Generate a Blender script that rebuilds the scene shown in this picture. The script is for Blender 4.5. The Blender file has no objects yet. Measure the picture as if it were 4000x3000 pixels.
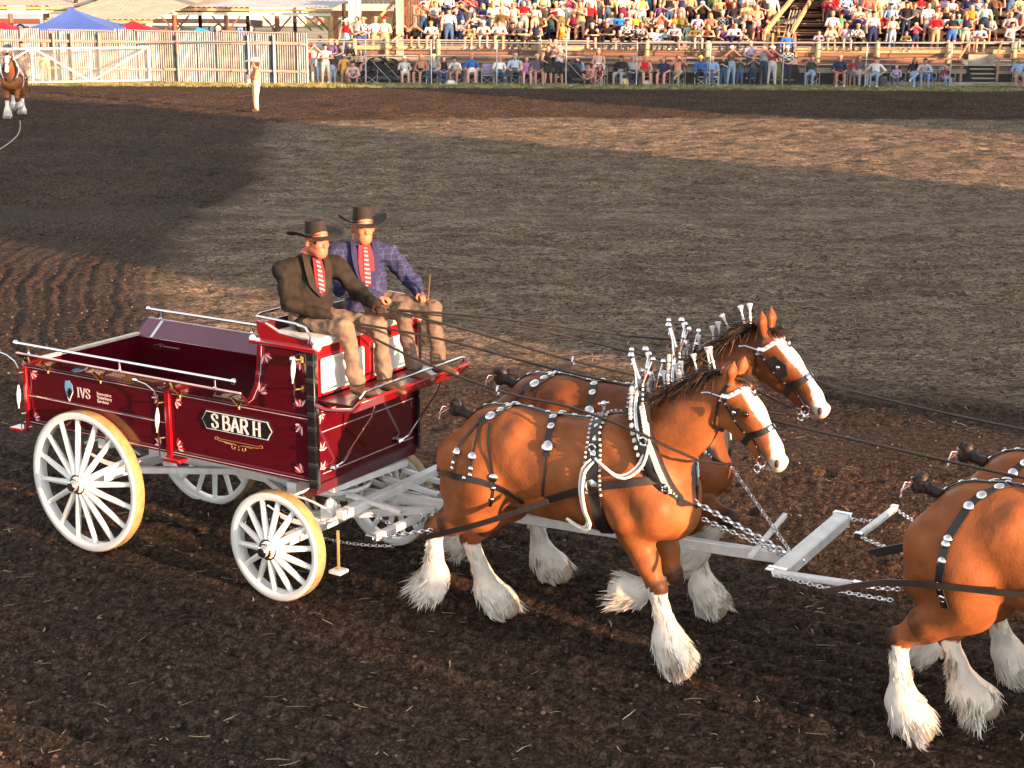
# Draft-horse hitch wagon driven round a dirt show arena at sunset, spectators in the wooden grandstand behind.
import bpy, bmesh, math, random
import numpy as np
from mathutils import Vector, Matrix
R = math.radians
PI = math.pi
D = bpy.data
SC = bpy.context.scene
COL = SC.collection
rnd = random.Random(7)
rng = np.random.default_rng(11)

# ---------------------------------------------------------------- camera
TH, RO, CH = .2511, .006, 5.037
cd = D.cameras.new('camera'); cam = D.objects.new('camera', cd); COL.objects.link(cam)
cd.sensor_width = 36; cd.lens = 6273 / 4000 * 36; cd.clip_start = .1; cd.clip_end = 2000
_F = Vector((0, math.cos(TH), -math.sin(TH))); _U = Vector((0, math.sin(TH), math.cos(TH))); _R = Vector((1, 0, 0))
_r = _R * math.cos(RO) + _U * math.sin(RO); _u = _U * math.cos(RO) - _R * math.sin(RO)
m = Matrix((_r, _u, -_F)).transposed().to_4x4(); m.translation = Vector((0, 0, CH)); cam.matrix_world = m
SC.camera = cam
# ---------------------------------------------------------------- light
SUN_AZ, SUN_EL = R(-40.5), R(8.2)       # direction the light comes from (maths azimuth), elevation
w = D.worlds.new('World'); SC.world = w; w.use_nodes = True
nt = w.node_tree; bg = nt.nodes['Background']
sky = nt.nodes.new('ShaderNodeTexSky'); sky.sky_type = 'NISHITA'; sky.sun_disc = False
sky.sun_elevation = SUN_EL; sky.sun_rotation = R(90) - SUN_AZ; sky.air_density = 1.0; sky.dust_density = 1.2; sky.ozone_density = 1.0
hs_ = nt.nodes.new('ShaderNodeHueSaturation'); hs_.inputs['Saturation'].default_value = .10; nt.links.new(sky.outputs[0], hs_.inputs['Color']); nt.links.new(hs_.outputs[0], bg.inputs[0]); bg.inputs[1].default_value = .15
sl = D.lights.new('sun', 'SUN'); sl.energy = 5.0; sl.angle = R(.55); sl.color = (1, .57, .30)
so = D.objects.new('sun', sl); COL.objects.link(so)
sd = Vector((math.cos(SUN_AZ) * math.cos(SUN_EL), math.sin(SUN_AZ) * math.cos(SUN_EL), math.sin(SUN_EL)))
so.rotation_euler = sd.to_track_quat('Z', 'Y').to_euler(); so.location = (30, -30, 30)
SC.view_settings.view_transform = 'Standard'; SC.view_settings.look = 'None'
SC.view_settings.exposure = 1.8; SC.view_settings.gamma = 1
SC.view_settings.use_curve_mapping = False
SC.cycles.max_bounces = 6; SC.cycles.diffuse_bounces = 3; SC.cycles.glossy_bounces = 3; SC.cycles.transparent_max_bounces = 8
SC.cycles.caustics_reflective = False; SC.cycles.caustics_refractive = False

# ---------------------------------------------------------------- helpers
def lin(h):
    if not isinstance(h, str): return tuple(h)
    h = h.lstrip('#'); c = [int(h[i:i + 2], 16) / 255 for i in (0, 2, 4)]
    return tuple(x / 12.92 if x <= .04045 else ((x + .055) / 1.055) ** 2.4 for x in c)
_MC = {}
def mat(name, col, rough=.6, metal=0., var=.18, scale=9., bump=0., coat=0., spec=.5, detail=4, attr=None, bscale=None, sheen=0.):
    """Principled material whose colour, gloss and relief are broken up by noise."""
    if name in _MC: return _MC[name]
    col = lin(col); mt = D.materials.new(name); mt.use_nodes = True; n = mt.node_tree.nodes; l = mt.node_tree.links
    p = n['Principled BSDF']; tc = n.new('ShaderNodeTexCoord'); nz = n.new('ShaderNodeTexNoise')
    nz.inputs['Scale'].default_value = scale; nz.inputs['Detail'].default_value = detail
    l.new(tc.outputs['Object'], nz.inputs['Vector'])
    mr = n.new('ShaderNodeMapRange'); mr.inputs[1].default_value = .3; mr.inputs[2].default_value = .7
    mr.inputs[3].default_value = 1 - var; mr.inputs[4].default_value = 1 + var; l.new(nz.outputs[0], mr.inputs[0])
    vm = n.new('ShaderNodeVectorMath'); vm.operation = 'SCALE'; vm.inputs[0].default_value = col; l.new(mr.outputs[0], vm.inputs['Scale'])
    if attr:
        at = n.new('ShaderNodeAttribute'); at.attribute_name = attr; l.new(at.outputs['Color'], vm.inputs[0])
    l.new(vm.outputs[0], p.inputs['Base Color'])
    p.inputs['Roughness'].default_value = rough; p.inputs['Metallic'].default_value = metal
    p.inputs['Specular IOR Level'].default_value = spec
    p.inputs['Coat Weight'].default_value = coat; p.inputs['Coat Roughness'].default_value = .04
    if sheen: p.inputs['Sheen Weight'].default_value = sheen
    if bump:
        b = n.new('ShaderNodeBump'); b.inputs['Strength'].default_value = bump; b.inputs['Distance'].default_value = .02
        n2 = n.new('ShaderNodeTexNoise'); n2.inputs['Scale'].default_value = bscale or scale * 4; n2.inputs['Detail'].default_value = 5
        l.new(tc.outputs['Object'], n2.inputs['Vector']); l.new(n2.outputs[0], b.inputs['Height']); l.new(b.outputs[0], p.inputs['Normal'])
    _MC[name] = mt; return mt

def tag(o, label=None, cat=None, group=None, kind=None):
    if label: o['label'] = label
    if cat: o['category'] = cat
    if group: o['group'] = group
    if kind: o['kind'] = kind
    return o
def empty(name, loc, rz=0, label=None, cat=None, group=None):
    o = D.objects.new(name, None); COL.objects.link(o); o.location = loc; o.rotation_euler = (0, 0, rz)
    o.empty_display_size = .2
    return tag(o, label, cat, group)
def copy_tree(o, parent=None):
    c = o.copy(); COL.objects.link(c); c.parent = parent
    for ch in list(o.children): copy_tree(ch, c)
    return c
def link(name, me, mats=(), parent=None, kind=None, loc=None):
    for x in mats: me.materials.append(x)
    o = D.objects.new(name, me); COL.objects.link(o)
    if parent is not None: o.parent = parent
    if loc is not None: o.location = loc
    if kind: o['kind'] = kind
    if parent is not None and parent.name in OFF: OFF[o.name] = OFF[parent.name]
    return o
OFF = {}

class MB:
    """Collects boxes, bars, tubes and sheets into ONE mesh."""
    def __init__(s): s.v = []; s.f = []; s.m = []; s.k = 0
    def mt(s, k): s.k = k; return s
    def add(s, vs, fs):
        n = len(s.v); s.v += [tuple(v) for v in vs]; s.f += [tuple(i + n for i in f) for f in fs]; s.m += [s.k] * len(fs); return s
    def box(s, c, d, ax=None, ay=None, az=None):
        c = Vector(c); ax = Vector(ax or (1, 0, 0)); ay = Vector(ay or (0, 1, 0)); az = Vector(az) if az else ax.cross(ay)
        h = [ax * d[0] / 2, ay * d[1] / 2, az * d[2] / 2]
        vs = [c + h[0] * i + h[1] * j + h[2] * k for k in (-1, 1) for j in (-1, 1) for i in (-1, 1)]
        return s.add(vs, [(0, 2, 3, 1), (4, 5, 7, 6), (0, 1, 5, 4), (2, 6, 7, 3), (0, 4, 6, 2), (1, 3, 7, 5)])
    def bb(s, x0, x1, y0, y1, z0, z1): return s.box(((x0 + x1) / 2, (y0 + y1) / 2, (z0 + z1) / 2), (x1 - x0, y1 - y0, z1 - z0))
    def bar(s, p, q, w_, h_, up=(0, 0, 1)):
        p = Vector(p); q = Vector(q); d = q - p; L = d.length; d.normalize(); up = Vector(up)
        if abs(d.dot(up)) > .98: up = Vector((1, 0, 0))
        sd_ = d.cross(up).normalized(); u = sd_.cross(d)
        return s.box((p + q) / 2, (L, w_, h_), d, sd_, u)
    def tube(s, pts, r, n=8, cap=True, closed=False):
        P = [Vector(p) for p in pts]; N = len(P); rr = r if hasattr(r, '__len__') else [r] * N
        t0 = (P[1] - P[0]).normalized(); up = Vector((0, 0, 1)) if abs(t0.z) < .9 else Vector((1, 0, 0)); u = t0.cross(up).normalized()
        base = len(s.v); vs = []
        for i in range(N):
            a = P[(i - 1) % N] if (i or closed) else P[0]; b = P[(i + 1) % N] if (i < N - 1 or closed) else P[-1]
            t = (b - a).normalized(); u = (u - t * u.dot(t)).normalized(); w_ = t.cross(u)
            for k in range(n):
                an = 2 * PI * k / n; vs.append(P[i] + (u * math.cos(an) + w_ * math.sin(an)) * rr[i])
        fs = []
        for i in range(N if closed else N - 1):
            j = (i + 1) % N
            for k in range(n): fs.append((i * n + k, i * n + (k + 1) % n, j * n + (k + 1) % n, j * n + k))
        if cap and not closed: fs += [tuple(reversed(range(n))), tuple((N - 1) * n + k for k in range(n))]
        return s.add(vs, fs)
    def lathe(s, prof, org, axis, n=16):
        """prof: (distance along axis, radius)"""
        ax = Vector(axis).normalized(); org = Vector(org); up = Vector((0, 0, 1)) if abs(ax.z) < .9 else Vector((1, 0, 0))
        u = ax.cross(up).normalized(); w_ = ax.cross(u)
        vs = [org + ax * t + (u * math.cos(2 * PI * k / n) + w_ * math.sin(2 * PI * k / n)) * r for t, r in prof for k in range(n)]
        fs = [(i * n + k, i * n + (k + 1) % n, (i + 1) * n + (k + 1) % n, (i + 1) * n + k) for i in range(len(prof) - 1) for k in range(n)]
        fs += [tuple(reversed(range(n))), tuple((len(prof) - 1) * n + k for k in range(n))]
        return s.add(vs, fs)
    def ball(s, c, r, n=8, sc=(1, 1, 1)):
        vs = []; c = Vector(c); h = n // 2
        for i in range(h + 1):
            a = PI * i / h
            for k in range(n):
                b = 2 * PI * k / n; vs.append(c + Vector((math.sin(a) * math.cos(b) * sc[0], math.sin(a) * math.sin(b) * sc[1], math.cos(a) * sc[2])) * r)
        return s.add(vs, [(i * n + k, (i + 1) * n + k, (i + 1) * n + (k + 1) % n, i * n + (k + 1) % n) for i in range(h) for k in range(n)])
    def prism(s, poly, p0, ux, uy, depth):
        """2D polygon in plane (p0,ux,uy) pushed along ux x uy by depth"""
        p0 = Vector(p0); ux = Vector(ux); uy = Vector(uy); nn = ux.cross(uy).normalized() * depth; n = len(poly)
        a = [p0 + ux * x + uy * y for x, y in poly]; vs = a + [q + nn for q in a]
        fs = [tuple(reversed(range(n))), tuple(range(n, 2 * n))] + [(i, (i + 1) % n, n + (i + 1) % n, n + i) for i in range(n)]
        return s.add(vs, fs)
    def ribbon(s, pts, nrm, w_, th=.006):
        """strap: a flat band of width w_ and thickness th along pts; nrm = outward normals"""
        P = [Vector(p) for p in pts]; N = len(P); vs = []
        for i in range(N):
            t = (P[min(i + 1, N - 1)] - P[max(i - 1, 0)]).normalized(); nn = Vector(nrm[i]) if hasattr(nrm[0], '__len__') else Vector(nrm)
            sd_ = t.cross(nn).normalized(); ww = w_[i] if hasattr(w_, '__len__') else w_
            vs += [P[i] - sd_ * ww / 2, P[i] + sd_ * ww / 2, P[i] + sd_ * ww / 2 + nn * th, P[i] - sd_ * ww / 2 + nn * th]
        fs = [(i * 4 + k, i * 4 + (k + 1) % 4, i * 4 + 4 + (k + 1) % 4, i * 4 + 4 + k) for i in range(N - 1) for k in range(4)]
        fs += [(3, 2, 1, 0), tuple((N - 1) * 4 + k for k in range(4))]
        return s.add(vs, fs)
    def mesh(s, name, off=(0, 0, 0), smooth=None):
        me = D.meshes.new(name); V = np.array(s.v, float).reshape(-1, 3) - np.array(off, float)
        me.from_pydata(V.tolist(), [], s.f); me.polygons.foreach_set('material_index', s.m)
        if smooth is not None:
            me.shade_smooth() if smooth else None
            if smooth and smooth is not True: me.set_sharp_from_angle(angle=R(smooth))
        me.update(); return me
    def build(s, name, mats, parent=None, off=None, smooth=35, kind=None, bevel=0):
        if off is None: off = OFF.get(parent.name, (0, 0, 0)) if parent is not None else (0, 0, 0)
        me = s.mesh(name, off, smooth); o = link(name, me, mats if isinstance(mats, (list, tuple)) else [mats], parent, kind)
        bm = bmesh.new(); bm.from_mesh(me); bmesh.ops.recalc_face_normals(bm, faces=bm.faces)
        if bevel: bmesh.ops.bevel(bm, geom=bm.edges[:], offset=bevel, segments=1, affect='EDGES', clamp_overlap=True)
        bm.to_mesh(me); bm.free()
        return o
# frame of the team: a along the travel direction, b sideways (0 = plane of the near wheels), z up
HD = -.555; ORG = np.array([-3.783, 13.536]); EE = np.array([math.cos(HD), math.sin(HD)]); NN = np.array([-EE[1], EE[0]])
def Wp(a, b, z=0.): q = ORG + a * EE + b * NN; return (q[0], q[1], z)
def team_root(name, a, b, z=0, **k):
    o = empty(name, Wp(a, b, z), HD, **k); OFF[o.name] = (a, b, z); return o
# photograph column/row (4000 x 3000) -> point at world depth Y, used to lay out the far side of the arena
def at(px, py, Y):
    d = _F + _r * ((px - 2000) / 6273) - _u * ((py - 1500) / 6273); t = Y / d.y
    return Vector((d.x * t, Y, CH + d.z * t))
def gnd(px, py):
    d = _F + _r * ((px - 2000) / 6273) - _u * ((py - 1500) / 6273); t = -CH / d.z
    return Vector((d.x * t, d.y * t, 0))

# ---------------------------------------------------------------- smooth-union solids (bodies of people and horses)
class Blob:
    def __init__(s, k=.03): s.p = []; s.kk = k
    def cone(s, A, B, ra, rb, tag='x', sq=None, k=None):
        """round cone A-B; sq=(axis, factor): squashed along an axis"""
        s.p.append((np.array(A, float), np.array(B, float), ra, rb, tag, sq, s.kk if k is None else k)); return s
    def ball(s, A, r, tag='x', sq=None, k=None): return s.cone(A, np.array(A, float) + 1e-4, r, r, tag, sq, k)
    @staticmethod
    def dist(P, pr):
        A, B, ra, rb, tg, sq, k = pr; pa = P - A; ba = B - A
        if sq is not None:
            for ax, f in (sq if isinstance(sq[0], (list, tuple)) and isinstance(sq[0][0], (list, tuple)) else [sq]):
                ax = np.array(ax, float); ax = ax / np.linalg.norm(ax)
                pa = pa + np.multiply.outer(pa @ ax, ax) * (1 / f - 1); ba = ba + ax * (ba @ ax) * (1 / f - 1)
        h = np.clip((pa @ ba) / max(ba @ ba, 1e-9), 0, 1)
        return np.linalg.norm(pa - h[..., None] * ba, axis=-1) - (ra + (rb - ra) * h), h
    def value(s, P):
        P = np.asarray(P, float); d = np.full(P.shape[:-1], 9.)
        for pr in s.p:
            e, _ = s.dist(P, pr); k = pr[6]; t = np.maximum(k - np.abs(d - e), 0) / k; d = np.minimum(d, e) - t * t * k * .25
        return d
    def nearest(s, P):
        best = np.full(len(P), 9.); idx = np.zeros(len(P), int); hh = np.zeros(len(P))
        for i, pr in enumerate(s.p):
            e, h = s.dist(P, pr); q = e < best; best[q] = e[q]; idx[q] = i; hh[q] = h[q]
        return idx, hh
    def surf(s, h):
        lo = np.min([np.minimum(p[0] - p[2], p[1] - p[3]) for p in s.p], 0) - 3 * h
        hi = np.max([np.maximum(p[0] + p[2], p[1] + p[3]) for p in s.p], 0) + 3 * h
        n = np.ceil((hi - lo) / h).astype(int) + 1; G = np.full(n, 1., np.float32)
        ax = [lo[i] + h * np.arange(n[i]) for i in range(3)]
        for pr in s.p:
            r = max(pr[2], pr[3]) + 3 * h + pr[6]; a = np.floor((np.minimum(pr[0], pr[1]) - r - lo) / h).astype(int).clip(0); b = (np.ceil((np.maximum(pr[0], pr[1]) + r - lo) / h).astype(int) + 1)
            sl_ = tuple(slice(a[i], min(b[i], n[i])) for i in range(3))
            P = np.stack(np.meshgrid(ax[0][sl_[0]], ax[1][sl_[1]], ax[2][sl_[2]], indexing='ij'), -1)
            e, _ = s.dist(P, pr); d = G[sl_]; k = pr[6]; t = np.maximum(k - np.abs(d - e), 0) / k; G[sl_] = np.minimum(d, e) - t * t * k * .25
        return surfnet(G, lo, h)
def surfnet(G, lo, h):
    S = G < 0; nx, ny, nz = G.shape
    def c(i, j, k): return (slice(i, nx - 1 + i), slice(j, ny - 1 + j), slice(k, nz - 1 + k))
    cnt = np.zeros((nx - 1, ny - 1, nz - 1), np.int8)
    for i in (0, 1):
        for j in (0, 1):
            for k in (0, 1): cnt += S[c(i, j, k)]
    act = (cnt > 0) & (cnt < 8); ids = np.full(act.shape, -1, np.int64); idx = np.argwhere(act); ids[act] = np.arange(len(idx))
    acc = np.zeros((len(idx), 3)); w_ = np.zeros(len(idx)); I = idx
    for ax in range(3):
        o = [q for q in range(3) if q != ax]
        for u in (0, 1):
            for v in (0, 1):
                p = I.copy(); p[:, o[0]] += u; p[:, o[1]] += v; q = p.copy(); q[:, ax] += 1
                g0 = G[p[:, 0], p[:, 1], p[:, 2]]; g1 = G[q[:, 0], q[:, 1], q[:, 2]]; x = (g0 < 0) != (g1 < 0)
                t = np.where(x, g0 / np.where(x, g0 - g1, 1), 0); pt = p.astype(float); pt[:, ax] += t
                acc[x] += pt[x]; w_[x] += 1
    V = acc / w_[:, None] * h + lo; F = []
    for ax in range(3):
        o = [(ax + 1) % 3, (ax + 2) % 3]; a = [slice(None)] * 3; b = [slice(None)] * 3; a[ax] = slice(0, -1); b[ax] = slice(1, None)
        s0 = S[tuple(a)]; s1 = S[tuple(b)]; E = np.argwhere(s0 != s1); E = E[(E[:, o[0]] > 0) & (E[:, o[1]] > 0)]
        if not len(E): continue
        fl = s0[E[:, 0], E[:, 1], E[:, 2]]; Q = []
        for u, v in ((0, 0), (1, 0), (1, 1), (0, 1)):
            p = E.copy(); p[:, o[0]] -= u; p[:, o[1]] -= v; Q.append(ids[p[:, 0], p[:, 1], p[:, 2]])
        Q = np.stack(Q, 1); Q[~fl] = Q[~fl][:, ::-1]; F.append(Q[:, ::-1])
    return V, np.concatenate(F)
def blob_mesh(name, b, h, off=(0, 0, 0), matof=None, colof=None, disp=None, relax=1):
    V, F = b.surf(h)
    for _ in range(relax):       # one light Laplacian pass takes the voxel steps out
        A = np.zeros_like(V); c = np.zeros(len(V))
        for i in range(4):
            np.add.at(A, F[:, i], V[F[:, (i + 1) % 4]]); np.add.at(c, F[:, i], 1)
            np.add.at(A, F[:, i], V[F[:, (i + 3) % 4]]); np.add.at(c, F[:, i], 1)
        V = V * .45 + A / c[:, None] * .55
    idx, hh = b.nearest(V)
    if disp is not None:
        G = np.zeros_like(V); d0 = b.value(V)
        for i in range(3): q = V.copy(); q[:, i] += .006; G[:, i] = b.value(q) - d0
        G /= np.maximum(np.linalg.norm(G, axis=1, keepdims=True), 1e-9); V = disp(V, G)
    me = D.meshes.new(name); me.from_pydata((V - np.array(off)).tolist(), [], F.tolist()); me.shade_smooth()
    if matof:
        vm = np.array([matof[b.p[i][4]] for i in idx]); fm = np.max(vm[F], 1)
        me.polygons.foreach_set('material_index', fm.astype(np.int32))
    if colof:
        ca = me.color_attributes.new('coat', 'FLOAT_COLOR', 'POINT'); C = np.ones((len(V), 4)); C[:, :3] = colof(V, idx, hh, b); ca.data.foreach_set('color', C.ravel())
    me.update(); return me
# vectorised value noise
_PT = rng.random((64, 64, 64)).astype(np.float32)
def vnoise(x, y, z=0.):
    x, y, z = np.broadcast_arrays(np.asarray(x, float), y, z); xi = np.floor(x).astype(int); yi = np.floor(y).astype(int); zi = np.floor(z).astype(int)
    fx = x - xi; fy = y - yi; fz = z - zi; fx = fx * fx * (3 - 2 * fx); fy = fy * fy * (3 - 2 * fy); fz = fz * fz * (3 - 2 * fz); r = 0
    for i in (0, 1):
        for j in (0, 1):
            for k in (0, 1): r = r + _PT[(xi + i) & 63, (yi + j) & 63, (zi + k) & 63] * (fx if i else 1 - fx) * (fy if j else 1 - fy) * (fz if k else 1 - fz)
    return r
def fbm(x, y, z=0., o=4): return sum(vnoise(x * 2 ** i + 17 * i, y * 2 ** i + 5 * i, np.asarray(z) * 2 ** i) / 2 ** (i + 1) for i in range(o)) - .5
# ---------------------------------------------------------------- ground
POLY = [(-8.2, 55.5), (-7.4, 48.6), (-6.3, 40.), (-6.3, 34.7), (-5.6, 26.4), (-4.6, 22.8), (-2.8, 21.4), (1., 20.6), (3.9, 20.), (9., 18.4), (16, 18), (24, 22), (30, 30), (30, 50), (24, 57.5), (10, 58.5), (0, 57.4)]
def poly_sd(x, y, poly):
    d = np.full(x.shape, 1e9); ins = np.zeros(x.shape, bool); n = len(poly)
    for i in range(n):
        ax, ay = poly[i]; bx, by = poly[(i + 1) % n]; ex, ey = bx - ax, by - ay; wx, wy = x - ax, y - ay
        t = np.clip((wx * ex + wy * ey) / (ex * ex + ey * ey), 0, 1); d = np.minimum(d, (wx - ex * t) ** 2 + (wy - ey * t) ** 2)
        c = ((ay > y) != (by > y)) & (x < (bx - ax) * (y - ay) / (by - ay + 1e-12) + ax); ins ^= c
    return np.where(ins, -1, 1) * np.sqrt(d)
def hoofs():
    q = []
    for (a0, a1, b0, b1, k) in ((-9, 5, .2, 1.9, 70), (-16, 12, -4, 6, 260), (-30, 20, 8, 18, 300)):
        for _ in range(k):
            a = rnd.uniform(a0, a1); b = rnd.uniform(b0, b1); q.append(Wp(a, b)[:2])
    return np.array(q)
def ground_height(x, y, fine):
    sd = poly_sd(x, y, POLY) + 1.2 * fbm(x * .25, y * .25, 3.)
    inf = np.clip(.5 - (sd + 1.1 * fbm(x * 1.3, y * 1.3, 6., 3)) / 1.1, 0, 1)
    b = (x - ORG[0]) * NN[0] + (y - ORG[1]) * NN[1]; a = (x - ORG[0]) * EE[0] + (y - ORG[1]) * EE[1]
    wob = np.where(y < 17, .10, .35) * fbm(x * .35, y * .35, 1., 3)
    near = np.clip((24 - y) / 6, 0, 1)
    ph = np.where(near > .5, b + wob, sd + wob)          # harrow lines: straight on the near side, curved round the infield
    wl = np.where(y < 17, .23, np.where(y < 34, .22, .62)); fur = np.sin(ph * 2 * PI / wl) * .6 + .4 * np.sin(ph * 2 * PI / (wl * 1.7) + 2)
    amp = (1 - inf * .75)
    seam = np.clip(np.abs(y - 17) / 1.2, 0, 1) * np.clip(np.abs(y - 34) / 1.8, 0, 1); h = seam * np.where(y < 17, .046, np.where(y < 34, .024, .055)) * fur * amp * (.55 + .8 * vnoise(x * .6, y * .6, 2.)) + .07 * fbm(x * .5, y * .5, 7., 3) * (1 - .4 * inf)
    r = fbm(x * 5, y * 5, 0., 3 if not fine else 4); h += np.where(y < 17, .024, .042 - .01 * inf) * r * np.clip(seam + .3, 0, 1) + inf * .13 * seam * fbm(x * 1.9, y * 5.5, 3., 3) + (y > 34) * seam * .17 * fbm(x * 2.6, y * 3.2, 8., 3)
    if fine:
        c = fbm(x * 16, y * 16, 4., 3); h += seam * (.036 * np.maximum(c, 0) ** 1.1 * 1.3 + .020 * fbm(x * 34, y * 34, 5., 2))
    edge = np.clip((y - 68) / 3, 0, 1); h = h * (1 - .7 * edge) + .04 * edge
    # wheel tracks behind the wagon
    for bc in (.02, 1.63):
        t = np.exp(-((b - bc) / .055) ** 2) * (a < .2 if bc < 1 else a < .4); h -= .035 * t * 1.0
        h += .016 * np.exp(-((np.abs(b - bc) - .10) / .04) ** 2) * (a < .2)
    return h, inf, sd
HOOF = hoofs()
def ground_patch(x0, x1, y0, y1, st, fine):
    xs = np.arange(x0, x1 + st * .5, st); ys = np.arange(y0, y1 + st * .5, st); X, Y = np.meshgrid(xs, ys)
    H, inf, sd = ground_height(X, Y, fine)
    for hx, hy in HOOF:
        if x0 < hx < x1 and y0 < hy < y1:
            i = int((hy - y0) / st); j = int((hx - x0) / st); k = int(.3 / st) + 1
            s = (slice(max(i - k, 0), i + k), slice(max(j - k, 0), j + k)); q = np.hypot(X[s] - hx, Y[s] - hy)
            H[s] += -.036 * np.exp(-(q / .085) ** 2) + .016 * np.exp(-((q - .15) / .045) ** 2)
    n = len(ys); m_ = len(xs); V = np.stack([X, Y, H], -1).reshape(-1, 3)
    i = np.arange(n - 1)[:, None] * m_ + np.arange(m_ - 1)[None]; F = np.stack([i, i + 1, i + 1 + m_, i + m_], -1).reshape(-1, 4)
    me = D.meshes.new('dirt'); me.vertices.add(len(V)); me.vertices.foreach_set('co', V.ravel())
    me.loops.add(F.size); me.loops.foreach_set('vertex_index', F.ravel().astype(np.int32)); me.polygons.add(len(F)); me.polygons.foreach_set('loop_start', np.arange(0, F.size, 4, dtype=np.int32))
    grass = np.clip((Y - 71.9 + .8 * fbm(X * .5, Y * .5, 9.) + .6 * fbm(X * 3, Y * 3, 2.)) / 1.2, 0, 1)
    C = np.ones(V.shape[:1] + (4,)); C[:, 0] = inf.ravel(); C[:, 1] = grass.ravel(); C[:, 2] = np.clip(.5 + fbm(X * .3, Y * .3, 5.) * 1.4, 0, 1).ravel()
    me.update(calc_edges=True); ca = me.color_attributes.new('zone', 'FLOAT_COLOR', 'POINT'); ca.data.foreach_set('color', C.ravel()); me.shade_smooth()
    return me
def dirt_material():
    mt = D.materials.new('arena_dirt'); mt.use_nodes = True; n = mt.node_tree.nodes; l = mt.node_tree.links; p = n['Principled BSDF']
    at_ = n.new('ShaderNodeAttribute'); at_.attribute_name = 'zone'; sp = n.new('ShaderNodeSeparateColor'); l.new(at_.outputs['Color'], sp.inputs[0])
    tc = n.new('ShaderNodeTexCoord')
    def noise(s, det=5, sc=(1, 1, 1), dist=0., ro=.55):
        mp = n.new('ShaderNodeMapping'); mp.inputs['Scale'].default_value = sc; l.new(tc.outputs['Object'], mp.inputs[0])
        z = n.new('ShaderNodeTexNoise'); z.inputs['Scale'].default_value = s; z.inputs['Detail'].default_value = det; z.inputs['Distortion'].default_value = dist; z.inputs['Roughness'].default_value = ro; l.new(mp.outputs[0], z.inputs[0]); return z.outputs[0]
    def ramp(x, stops):
        r_ = n.new('ShaderNodeValToRGB'); e = r_.color_ramp.elements
        while len(e) < len(stops): e.new(.5)
        for q, (t, c) in zip(e, stops): q.position = t; q.color = tuple(lin(c)) + (1,) if isinstance(c, (str, tuple)) else (c, c, c, 1)
        l.new(x, r_.inputs[0]); return r_.outputs[0]
    def mix(f, a, b, mode='MIX'):
        k = n.new('ShaderNodeMix'); k.data_type = 'RGBA'; k.blend_type = mode
        if isinstance(f, (int, float)): k.inputs[0].default_value = f
        else: l.new(f, k.inputs[0])
        for i, c in ((6, a), (7, b)):
            if hasattr(c, 'node'): l.new(c, k.inputs[i])
            else: k.inputs[i].default_value = tuple(lin(c)) + (1,)
        return k.outputs[2]
    def math_(op, a, b):
        k = n.new('ShaderNodeMath'); k.operation = op
        for i, c in ((0, a), (1, b)):
            if hasattr(c, 'node'): l.new(c, k.inputs[i])
            else: k.inputs[i].default_value = c
        return k.outputs[0]
    dirt = ramp(noise(13, 8, ro=.7), [(.37, (.018, .012, .009)), (.5, (.060, .041, .031)), (.64, (.128, .088, .066))])
    fine = ramp(noise(38, 5, ro=.7), [(.42, (.42, .40, .39)), (.58, (1.35, 1.32, 1.3))]); dirt = mix(1., dirt, fine, 'MULTIPLY')
    big = ramp(noise(.35, 3), [(.35, (.75, .75, .75)), (.65, (1.15, 1.12, 1.08))]); dirt = mix(1., dirt, big, 'MULTIPLY')
    pale = ramp(noise(6.5, 9, (1, 2.4, 1), 1.6, .78), [(.42, (.026, .018, .014)), (.49, (.128, .094, .070)), (.575, (.36, .275, .205))])
    bigp = ramp(noise(.55, 4, (1, 3, 1), .6), [(.35, (.62, .60, .58)), (.62, (1.25, 1.22, 1.18))]); pale = mix(1., pale, bigp, 'MULTIPLY')
    f1 = math_('MULTIPLY', sp.outputs[0], ramp(noise(1.3, 4), [(.2, .45), (.6, 1.)]))
    base = mix(f1, dirt, pale)
    straw = ramp(noise(15, 4, (1, 3.2, 1), 2.6, .7), [(.585, 0.), (.64, 1.)])
    sf = math_('MULTIPLY', straw, math_('ADD', math_('MULTIPLY', sp.outputs[0], .6), .16))
    base = mix(sf, base, (.42, .32, .21))
    gr = ramp(noise(9, 6, ro=.7), [(.3, (.07, .065, .03)), (.5, (.17, .145, .07)), (.7, (.33, .27, .16))])
    gm = ramp(noise(2.2, 5), [(.35, .35), (.6, 1.)])
    base = mix(math_('MULTIPLY', sp.outputs[1], gm), base, gr)
    l.new(base, p.inputs['Base Color']); p.inputs['Roughness'].default_value = .95; p.inputs['Specular IOR Level'].default_value = .12
    bp = n.new('ShaderNodeBump'); bp.inputs['Strength'].default_value = 1.; bp.inputs['Distance'].default_value = .05
    l.new(math_('ADD', noise(15, 7, ro=.7), math_('MULTIPLY', noise(55, 4), .6)), bp.inputs['Height']); l.new(bp.outputs[0], p.inputs['Normal'])
    return mt
DIRT = dirt_material()
for nm, a in (('ground_near_dirt', (-9, 9, 6, 17, .030, True)), ('ground_middle_dirt', (-15, 15, 17, 34, .06, True)), ('ground_far_dirt', (-36, 36, 33.9, 80.05, .125, False)), ('ground_left_dirt', (-30, -9, 6, 17, .25, False)), ('ground_left_dirt', (-30, -15, 17, 34, .25, False)), ('ground_right_dirt', (9, 30, 6, 17, .25, False)), ('ground_right_dirt', (15, 30, 17, 34, .25, False))):
    me = ground_patch(*a); link(nm, me, [DIRT], kind='structure')
gm_ = MB(); gm_.add([(-900, -200, -.14), (900, -200, -.14), (900, 1500, -.14), (-900, 1500, -.14)], [(0, 1, 2, 3)])
gmat = mat('far_ground', (.17, .155, .095), .95, var=.35, scale=.05, spec=.1, detail=8)
gm_.build('ground', gmat, kind='structure')
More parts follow.
